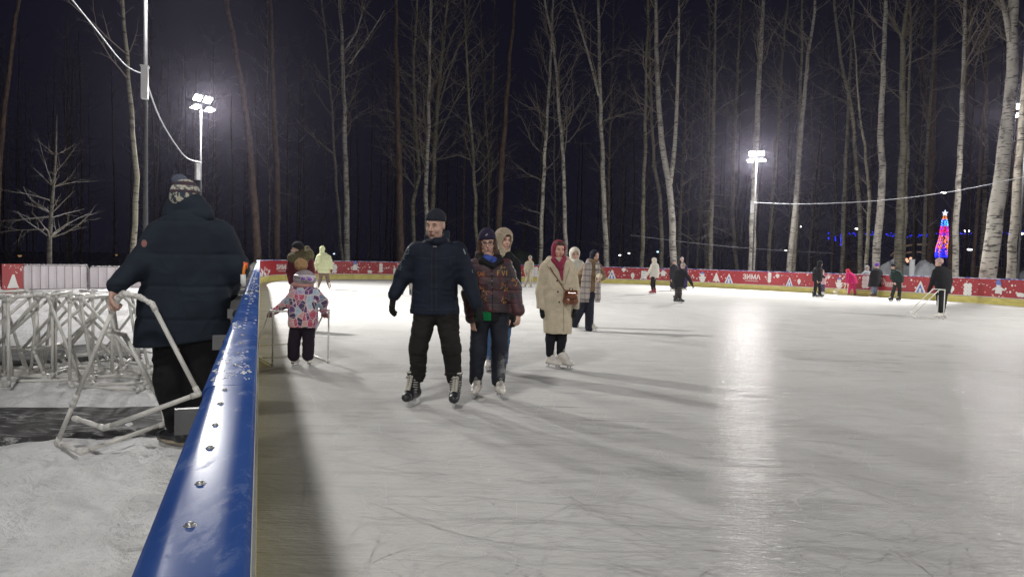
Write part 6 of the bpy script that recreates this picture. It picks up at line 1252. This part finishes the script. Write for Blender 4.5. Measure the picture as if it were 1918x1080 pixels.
def walker_segs(c, fwd, w, h, dep, fh=0.17, lean=0.0):
    f_ = A3([fwd[0], fwd[1], 0]); f_ /= np.linalg.norm(f_); s_ = A3([f_[1], -f_[0], 0]); c = A3(c); z = A3([0, 0, 1]); out = []; r = 0.018
    for sg in (-1, 1):
        a = c+s_*sg*w/2
        out.append([a-f_*lean+z*r, a+z*h, a+z*h+f_*0.14, a+f_*dep+z*fh, a+f_*(dep-0.12)+z*r, a-f_*lean+z*r])
    out.append([c-s_*w/2+z*h, c+s_*w/2+z*h]); out.append([c-s_*w/2+f_*dep+z*fh, c+s_*w/2+f_*dep+z*fh])
    out.append([c-s_*w/2+f_*(dep-0.12)+z*r, c+s_*w/2+f_*(dep-0.12)+z*r])
    return out
a = gpt(509, 685.5); b = gpt(616.5, 681); c = (a+b)/2; fw = A3([-(b-a)[1], (b-a)[0], 0]); 
pipes('skating_aid', 'white pipe walking frame held by the child in the patterned jacket', walker_segs(c, fw+A3([-0.12, 0, 0]), np.linalg.norm(b-a), 0.70, 0.85), 0.0125, pvc)
a = gpt(1745, 597.5); b = gpt(1777, 597); c = (a+b)/2
pipes('skating_aid', 'white pipe frame pushed by the person in the pink hat', walker_segs(c, (-0.95, 0.25), 0.52, 0.86, 0.75), 0.013, pvc)
c = gpt(1581, 553); pipes('skating_aid', 'thin white pipe frame standing left of the stooping child', walker_segs(c+A3([0.1, 0, 0]), (-1, 0.2), 0.5, 0.62, 0.55), 0.013, pvc)
c = gpt(1590, 552.5); pipes('skating_aid', 'small yellow frame under the hands of the stooping child', walker_segs(c+A3([0.0, -0.2, 0]), (-1, -0.1), 0.40, 0.66, 0.30), 0.024, pvcy)
# the frame in the big man's hand
Z1, Z2 = 4.72, 5.0
f1 = [at(216, 560, Z1), at(231, 549, Z1-0.02), at(262, 556, Z1-0.02), at(285, 569, Z1-0.02), at(372, 737, Z1-0.12), at(195, 801, Z1-0.05), at(140, 783, Z1+0.1)]
leg = [at(231, 549, Z1-0.02), at(214, 573, Z1), at(140, 750, Z1+0.1), gpt(107, 829, 0.02)]
f2 = [at(204, 619, Z1+0.04), at(233, 627, Z2+0.2), at(303, 756, Z2+0.25), at(311, 792, Z2+0.1), gpt(152, 847, 0.02), gpt(112, 830, 0.02)]
pipes('skating_aid', 'large white pipe frame gripped by the man in the long parka', [f1, leg, f2], 0.0165, pvc, base=gpt(107, 829))
# the stack of frames behind
random.seed(14); G_ = 'white pipe frames stacked on the snow'
stk = [(-62, 716, 0.90, -4), (-38, 702, 0.92, 5), (-12, 712, 0.90, -8), (12, 700, 0.93, 6), (38, 708, 0.90, -3), (62, 716, 0.92, 4), (86, 698, 0.90, 9), (112, 706, 0.93, -6), (138, 700, 0.90, 2), (172, 716, 0.92, -4), (196, 704, 0.92, 8), (224, 700, 0.90, -2), (250, 694, 0.88, 12)]
names = ['farthest left frame of the stack, cut by the photo edge', 'second frame from the left edge in the stack', 'frame in the stack over the left end of the far mat', 'fourth frame from the left, top bar below the red panel', 'frame under the seam between red panel and white fence', 'frame with the thick upright left of the stack middle', 'frame with crossed slanting legs in the stack middle', 'frame right of the crossed legs in the stack', 'frame below the fence joint post', 'frame with the doubled upright left of the man\'s hand', 'frame right behind the man\'s hand', 'frame just behind the carried frame', 'rightmost frame of the stack, beside the parka hem']
for i, ((x, y, h_, an), nm) in enumerate(zip(stk, names)):
    c = gpt(x, y); a = math.radians(an); sgn = -1 if i not in (6, 9) else 1
    pipes('skating_aid', 'white pipe skating frame: '+nm, walker_segs(c, (sgn*math.cos(a*2.2), math.sin(a*2.2)), random.uniform(0.5, 0.66), h_, random.uniform(0.7, 1.05), random.uniform(0.08, 0.36), random.choice([0, 0.08, 0.2, 0.32])), 0.0165, pvc, G_)
mb = MB(); c = gpt(205, 722)
pipes('skating_aid', 'frame lying flat in the snow at the right foot of the stack', [[gpt(175, 720, 0.02), gpt(300, 716, 0.02), gpt(262, 700, 0.03), gpt(170, 706, 0.03), gpt(175, 720, 0.02)], [gpt(262, 700, 0.03), gpt(232, 690, 0.3)]], 0.0165, pvc, G_, base=gpt(205, 712))

# ================================================================== crowd fence, red board at left
fm = mat('fence_tube_grey', (0.34, 0.31, 0.32), 0.5, var=0.1); fs = mat('fence_white_sheet', (0.62, 0.575, 0.61), 0.6, var=0.06, vscale=2, bump=0.2, bscale=3)
def fence_panel(x0, yt0, yb0, x1, yt1, yb1, label, bars=8):
    a = gpt(x0, yb0); b = gpt(x1, yb1); h = 1.0; base = a.copy(); d = b-a; L = np.linalg.norm(d); d /= L; n = A3([-d[1], d[0], 0]); z = A3([0, 0, 1])
    ha = CH-(yt0-horizon(x0))/FPX*((a-C0)@FW); root = empty('crowd_fence', tuple(a), label, 'fence', 'white crowd fence panels')
    mb = MB(); e = 0.09; mb.tube([z*0.05, z*(ha-e), d*e*0.3+z*(ha-e*0.3), d*e+z*ha, d*(L-e)+z*ha, d*(L-e*0.3)+z*(ha-e*0.3), d*L+z*(ha-e), d*L+z*0.05], 0.02, 8); mb.tube([z*0.1, d*L+z*0.1], 0.018, 6); mb.build('fence_frame', fm, root)
    mb = MB()
    for i in range(1, bars): mb.tube([d*(L*i/bars)+z*0.1, d*(L*i/bars)+z*ha], 0.009, 5)
    mb.build('fence_bars', fm, root)
    mb = MB(); rows = [[d*(0.03+(L-0.06)*i/20)+n*(0.035+0.008*math.sin(i*2.1))+z*zz_ for i in range(21)] for zz_ in np.linspace(0.1, ha-0.02, 8)]; mb.quadgrid(rows); mb.build('fence_sheet', fs, root)
    mb = MB()
    for q in (0.15, L-0.15): mb.box(d*q+z*0.02, (0.02, 0.28, 0.015), (tuple(d), tuple(n), (0, 0, 1)))
    mb.build('fence_feet', fm, root, smooth=False)
    mb = MB()
    for i in range(24): mb.ball(d*(L*(i+random.random())/24)+z*(ha+0.022), (0.05, 0.018, 0.012), 6, 4)
    mb.build('snow_cap', snowm, root); return root
fence_panel(44, 496, 548, 165, 497.5, 545, 'white sheeted crowd fence panel next to the red board'); fence_panel(168, 499, 545, 292, 500, 543, 'white sheeted crowd fence panel running behind the standing man')
a = gpt(3, 550); b = gpt(43, 548); root = empty('banner_board', tuple((a+b)/2), 'small red board with a white fir tree left of the white fence', 'banner board'); d = b-a; L = np.linalg.norm(d); d /= L; n = A3([d[1], -d[0], 0]); h = CH-(494.5-horizon(20))/FPX*((a-C0)@FW)
mb = MB(); mb.box((0, 0, h/2), (L/2, 0.02, h/2), (tuple(d), tuple(n), (0, 0, 1))); mb.build('board_sheet', MC['red_banner_print'], root, smooth=False)
mb = MB(); f = lambda x, z: d*(x*L)+n*0.023+A3([0, 0, z*h])
mb.poly([f(-.28, .18), f(.30, .18), f(.22, .28), f(.07, .64), f(-.03, .64), f(-.22, .28)]); 
for _ in range(16):
    x, z_, r = random.uniform(-.45, .45), random.uniform(.5, .97) if random.random() < .7 else random.uniform(.05, .95), random.uniform(.012, .03); mb.poly([d*(x*L)+n*0.0225+A3([0, 0, z_*h])+d*r*math.cos(t)+A3([0, 0, r*math.sin(t)]) for t in np.linspace(0, 5.2, 6)])
mb.build('printed_motif', prw, root, smooth=False)
a = gpt(-90, 553); b = gpt(-4, 551); mb = MB(); pass

# orange shovel and white bucket hung on the outer side of the rail
q = rl(5.0, 0.20, 0); org = mat('orange_plastic', (0.75, 0.22, 0.02), 0.4, var=0.1)
def onrail(px, py, u_):
    d = ray(px, py); t = (u_-(C0-np.array([-0.008, 0, 0]))@RD)/(d@RD); return C0+d*t
root = empty('snow_scraper', tuple(onrail(455, 560, 4.0)*A3((1, 1, 0))), 'orange handled scraper hanging upright on the outer side of the blue rail', 'scraper'); bs = A3(root.location)
mb = MB(); mb.tube([onrail(455, 536, 4.0)-bs, onrail(456.5, 508, 4.0)-bs, onrail(459, 494, 4.0)-bs], 0.008, 8); mb.build('scraper_stem', org, root)
mb = MB(); mb.tube([onrail(457.5, 502, 4.0)-bs, onrail(458, 491, 4.0)-bs, onrail(462, 492, 4.0)-bs, onrail(462, 503, 4.0)-bs], 0.007, 8); mb.build('scraper_grip', mat('orange_red_grip', (0.7, 0.10, 0.02), 0.4, var=0.1), root)
mb = MB(); mb.tube([onrail(455.5, 514, 4.0)-bs, onrail(455.5, 530, 4.0)-bs, onrail(456.5, 536, 4.0)-bs], [0.014, 0.014, 0.008], 10); mb.build('scraper_sleeve', whp, root)

# ================================================================== things beyond the banner on the right
def heap(x0, x1, ytop, Z, label, seed):
    c = at((x0+x1)/2, 530, Z); c[2] = -0.16; w = 1.4*(x1-x0)/2*Z/FPX; h = CH-(ytop-horizon((x0+x1)/2))/FPX*Z+0.16; mb = MB(); rows = []
    for i in range(17):
        r = i/16; rows.append([(math.cos(t)*w*r*(1+0.15*vnoise(math.cos(t)*2, math.sin(t)*2, seed)), math.sin(t)*w*0.8*r, h*max(0, math.cos(r*math.pi/2))**0.55*(1+0.2*vnoise(math.cos(t)*r*3+seed, math.sin(t)*r*3, 2))+0.10*h*vnoise(math.cos(t)*r*8, math.sin(t)*r*8, seed)*(1-r)) for t in np.linspace(0, 2*math.pi, 37)[:-1]])
    mb.quadgrid(rows, True); o = mb.build('snow_heap', mat('grey_heaped_snow', (0.45, 0.48, 0.52), 0.9, var=0.2, vscale=2, bump=0.6, bscale=3), loc=tuple(c)); tag(o, label, 'snow heap')
heap(1640, 1712, 489, 44, 'grey snow heap between the curving birch and the light grey post', 1.0); heap(1704, 1757, 491, 42, 'grey snow heap left of the person in the pink hat', 4.0); heap(1890, 1975, 505, 46, 'low dark snow heap at the right edge', 8.0)
c = at(1708, 500, 38.5); c[2] = 0; mb = MB(); zt = at(1708, 487, 38.5)[2]; mb.box((0, 0, zt/2), (0.11, 0.07, zt/2)); mb.box((0, 0, zt+0.02), (0.13, 0.09, 0.02)); o = mb.build('bollard', mat('pale_grey_cabinet', (0.42, 0.44, 0.46), 0.5, var=0.08), loc=tuple(c), smooth=False); tag(o, 'pale grey cabinet post between the two snow heaps', 'cabinet')
# lit cone tree made of light strings
Zt = 88.0; cb = at(1766, 482, Zt); ct = at(1766.5, 403, Zt); Hc = ct[2]-cb[2]; r0 = 11.0*Zt/FPX
bz = cb.copy(); bz[2] = -0.16; root = empty('lit_cone_tree', tuple(bz), 'tall cone tree of blue, red and orange light strings with a star on top', 'christmas tree')
mb = MB(); zb_ = cb[2]+0.16
mb.tube([(0, 0, 0), (0, 0, zb_), (0, 0, zb_+Hc)], [0.10, 0.10, 0.02], 8)
for i in range(12):
    t = 2*math.pi*i/12; mb.tube([(r0*math.cos(t), r0*math.sin(t), zb_), (r0*0.75*math.cos(t), r0*0.75*math.sin(t), zb_+Hc*0.45), (0, 0, zb_+Hc)], 0.02, 4)
    mb.tube([(r0*math.cos(t), r0*math.sin(t), zb_), (r0*math.cos(t), r0*math.sin(t), 0)], 0.03, 4)
mb.build('cone_frame', housing, root)
def em(name, c, s): return mat(name, c, 0.5, var=0, emit=c, estr=s)
Lb, Lr, Lo, Lc, Lw = em('blue_bulbs', (0.02, 0.03, 1.0), 3.4), em('red_bulbs', (1.0, 0.03, 0.05), 2.0), em('orange_bulbs', (1.0, 0.30, 0.04), 1.8), em('cyan_bulbs', (0.1, 0.45, 1.0), 3.0), em('white_bulbs', (0.9, 0.93, 1.0), 3.0)
mbs = {0: MB(), 1: MB(), 2: MB(), 3: MB()}; random.seed(2)
for i in range(1300):
    t = random.random()**0.62; t = 1-t; a = random.uniform(0, 2*math.pi); bul = 1.0+0.12*math.sin(t*9); rr = r0*1.12*(1-t)**0.55*bul
    z = t; u = (a*6/(2*math.pi)) % 1.0; dia = abs(u-0.5)*2
    if z > 0.90: c = 2
    elif z > 0.74: c = 3 if random.random() < .6 else 0
    elif z > 0.52: c = 1 if abs(dia-(z-0.52)*4) < 0.42 else 0
    elif z > 0.20: c = 2 if abs(dia-(0.55-abs(z-0.36)*3)) < 0.30 else (1 if random.random() < .4 else 0)
    else: c = 0 if dia > z*3.0 else (2 if random.random() < .7 else 0)
    mbs[c].ball((rr*math.cos(a), rr*math.sin(a), zb_+Hc*t), 0.042, 5, 3)
for c, m in ((0, Lb), (1, Lr), (2, Lo), (3, Lc)): mbs[c].build('light_string', m, root)
mb = MB(); zs = zb_+Hc+0.25; pts = [((0.42 if i % 2 == 0 else 0.17)*math.sin(i*math.pi/5), (0.42 if i % 2 == 0 else 0.17)*math.cos(i*math.pi/5)) for i in range(10)]
mb.poly([(x, -0.05, zs+z) for x, z in pts]); mb.poly([(x, 0.05, zs+z) for x, z in pts][::-1])
for i in range(10): j = (i+1) % 10; mb.poly([(pts[i][0], -0.05, zs+pts[i][1]), (pts[i][0], 0.05, zs+pts[i][1]), (pts[j][0], 0.05, zs+pts[j][1]), (pts[j][0], -0.05, zs+pts[j][1])])
mb.build('star', em('star_light', (0.75, 0.80, 1.0), 1.6), root, smooth=False)
# blue garland
def garland(pts, Z, label, dens=3.0, r=0.05, drop=0.25):
    b = at(pts[0][0], pts[0][1], Z); mb = MB(); P_ = [at(x, y, Z)-b for x, y in pts]; wire = MB(); wire.tube(catmull3(P_, 0.7), 0.012, 4)
    for a_, b_ in zip(P_[:-1], P_[1:]):
        n_ = int(np.linalg.norm(b_-a_)*dens)
        for i in range(n_):
            if vnoise(i*0.13, a_[0], 3) < -0.15: continue
            q = a_+(b_-a_)*(i+random.random())/n_; mb.ball(q+A3([0, 0, -random.random()*drop]), r, 5, 3)
    o = wire.build('light_garland', housing, loc=tuple(b)); tag(o, label, 'garland', 'blue light garlands in the wood'); mb.build('light_string', Lb, o)
garland([(1590, 435), (1640, 433), (1700, 438), (1755, 437)], 80, 'blue light garland between the crossing birches and the cone tree', 7, drop=0.5); garland([(1775, 434), (1830, 435), (1880, 434), (1960, 433)], 80, 'blue light garland right of the cone tree', 4, drop=0.3)
garland([(1552, 434), (1552, 445)], 80, 'short hanging blue light string left of the two others', 5, 0.07, 0.4); garland([(1565, 438), (1565, 450)], 80, 'short hanging blue light string, middle one of three', 7, 0.07, 0.4); garland([(1575, 436), (1575, 456)], 80, 'longest hanging blue light string of three', 8, 0.07, 0.4)
# street lamps deep in the park
def lamp(x, y, Z, label, c=(1.0, 0.95, 0.85), r=0.16, s=14.0, flat=False, pole=True):
    r *= 0.75
    q = at(x, y, Z); root = empty('street_lamp', (q[0], q[1], -0.16), label, 'street lamp', 'park lamps among the far trees'); h = q[2]+0.16
    mb = MB()
    if pole: mb.tube([(0.3, 0.3, 0), (0.3, 0.3, h+0.1), (0, 0, h+0.15)], 0.05, 6)
    mb.ball((0, 0, h+0.08), (r*1.3, r*1.3, r*0.5), 8, 4); mb.build('lamp_post', housing, root)
    mb = MB(); mb.ball((0, 0, h), (r*(1.8 if flat else 1.0), r, r*(0.35 if flat else 0.9)), 10, 6); mb.build('lamp_head', em('lamp_glow_%d' % int(s), c, s), root)
lamp(1767, 361, 58, 'lit flat street lamp high among the birches, just above the long cable', r=0.17, flat=True, pole=False); lamp(1604, 428, 75, 'small lit lamp right of the hanging blue strings', r=0.2, s=9); lamp(1811, 432, 66, 'round lit lamp right of the cone tree', r=0.27, s=20)
lamp(1816, 467, 60, 'low flat lit lamp beside the thickest leaning birch', (0.85, 0.93, 1.0), 0.26, 12, True); lamp(1499, 424, 80, 'small lit lamp left of the blue strings', r=0.16, s=6); lamp(1473, 469, 90, 'small bluish lamp at the foot of the leaning white birch', (0.6, 0.75, 1), 0.22, 9, True)
lamp(1161, 477.5, 80, 'left of two small warm lamps above the banner', (1, .95, .85), 0.17, 9); lamp(1178, 474, 85, 'right of two small warm lamps above the banner', (1, .95, .85), 0.16, 9); lamp(625.5, 475, 80, 'tiny bluish lamp right of the man in pale green', (0.6, 0.8, 1.0), 0.13, 5)
lamp(37, 478, 70, 'dim orange lamp at the far left behind the fence', (0.8, 0.45, 0.2), 0.25, 0.35); lamp(218, 477, 70, 'dim pale lamp left of the standing man', (0.7, 0.6, 0.4), 0.16, 0.5); lamp(1232, 471, 95, 'bluish lamp above the cream hooded skater', (0.5, 0.8, 1.0), 0.2, 4); lamp(1914, 437, 58, 'street lamp at the right edge', r=0.16, s=10)
# lit pavilion / carousel roofs behind the snow heap
Zp = 72.0; b0 = at(1690, 470, Zp); b0[2] = -0.16; root = empty('park_pavilion', tuple(b0), 'park pavilion with cream arched roof seen between trunks left of the cone tree', 'pavilion')
def rel(x, y, dz=0.0): q = at(x, y, Zp+dz); return q-A3(b0)
cream2 = mat('cream_roof_lit', (0.5, 0.40, 0.28), 0.7, var=0.15, emit=(0.9, 0.62, 0.38), estr=0.10); dred = mat('dark_red_wall', (0.14, 0.03, 0.03), 0.8, var=0.3, vscale=3)  # light on the roof and posts is put into the material as faint glow
mb = MB(); arc = [(1668, 477), (1680, 466), (1692, 460), (1706, 457), (1722, 456), (1738, 456)]
rows = [[rel(x, y+dy, dz) for x, y in arc] for dy, dz in ((0, 0), (3.2, 0), (3.2, 4), (0, 4))]; mb.quadgrid([*rows, rows[0]]); mb.build('roof', cream2, root)
mb = MB(); arc2 = [(1672, 488), (1682, 479), (1694, 473), (1710, 470), (1730, 471)]; rows = [[rel(x, y+dy, dz-0.3) for x, y in arc2] for dy, dz in ((0, 0), (2.6, 0), (2.6, 3), (0, 3))]; mb.quadgrid([*rows, rows[0]]); mb.build('roof', cream2, root)
mb = MB(); q = rel(1703, 480, 2); mb.box((q[0], q[1], 0.9), (2.2, 1.6, 0.95)); mb.build('wall', dred, root, smooth=False)
for x in (1676, 1692, 1712, 1732):
    mb = MB(); q = rel(x, 470, 0.1); mb.tube([(q[0], q[1], 0), (q[0], q[1], q[2])], 0.09, 6); mb.build('post', cream2, root)
mb = MB()
for x, y in ((1690, 483), (1698, 486), (1706, 484), (1700, 489)): mb.ball(rel(x, y, -0.5), 0.17, 6, 4)
mb.build('lantern', em('warm_lantern', (1.0, 0.55, 0.35), 1.2), root)
# wooden fence and hut on the right
wd_ = mat('weathered_timber', (0.20, 0.16, 0.12), 0.9, var=0.35, vscale=4, stretch=(3, 3, 0.4))
Zf = 58; a = at(1855, 500, Zf); a[2] = -0.16; root = empty('timber_fence', tuple(a), 'tall timber fence with snow on top behind the thick birches', 'fence')
mb = MB()
for i in range(34): mb.box((i*0.16-1.4, 0, 0.95+0.03*vnoise(i*1.3, 2)), (0.07, 0.02, 0.95))
mb.build('fence_boards', wd_, root, smooth=False); mb = MB(); mb.box((1.3, -0.06, 1.92), (2.8, 0.06, 0.03)); mb.box((1.3, 0.05, 0.4), (2.8, 0.03, 0.05)); mb.build('fence_rail', mat('snowy_rail', (0.5, 0.5, 0.5), 0.9, var=0.2), root, smooth=False)
a = at(1578, 500, 56); a[2] = -0.16; root = empty('wooden_lattice', tuple(a), 'dim wooden lattice hut above the stooping child', 'hut'); mb = MB()
for i in range(9): mb.box((i*0.16, 0, 1.0), (0.03, 0.02, 1.0))
for i in range(5): mb.box((0.64, -0.05, 0.3+i*0.4), (0.75, 0.02, 0.05))
mb.build('lattice', wd_, root, smooth=False); mb = MB(); mb.box((0.64, 0, 2.1), (0.95, 0.7, 0.05)); mb.build('roof', wd_, root, smooth=False)
# dark dome tent behind the woman in the beige hood
a = at(972, 480, 62); a[2] = -0.16; mb = MB(); rows = []
for i in range(9):
    t = i/8*math.pi/2; rows.append([(2.0*math.cos(t)*math.cos(u_), 1.5*math.cos(t)*math.sin(u_), 2.55*math.sin(t)**0.8) for u_ in np.linspace(0, 2*math.pi, 17)[:-1]])
mb.quadgrid(rows, True); o = mb.build('covered_mound', mat('grey_green_cover', (0.10, 0.12, 0.11), 0.8, var=0.3, vscale=2), loc=tuple(a)); tag(o, 'dim grey snow covered mound beyond the banner right of the beige hood', 'mound')
# ------------------------------------------------------------------ faint night haze, added and tinted purple for halos round the lamps
mb = MB(); mb.box((0, 45, 12.0), (95, 75, 13.5)); hz = bpy.data.materials.new('night_haze'); hz.use_nodes = True; nt = hz.node_tree; nt.nodes.clear()
out = nt.nodes.new('ShaderNodeOutputMaterial'); pv = nt.nodes.new('ShaderNodeVolumePrincipled'); pv.inputs['Color'].default_value = (0.80, 0.74, 0.95, 1); pv.inputs['Density'].default_value = 0.00030; pv.inputs['Anisotropy'].default_value = 0.84
nt.links.new(pv.outputs[0], out.inputs['Volume']); o = mb.build('haze', hz, smooth=False); tag(o, 'thin cold night haze over the rink', 'haze', kind='stuff')
scene.cycles.volume_bounces = 0; scene.cycles.volume_step_rate = 4
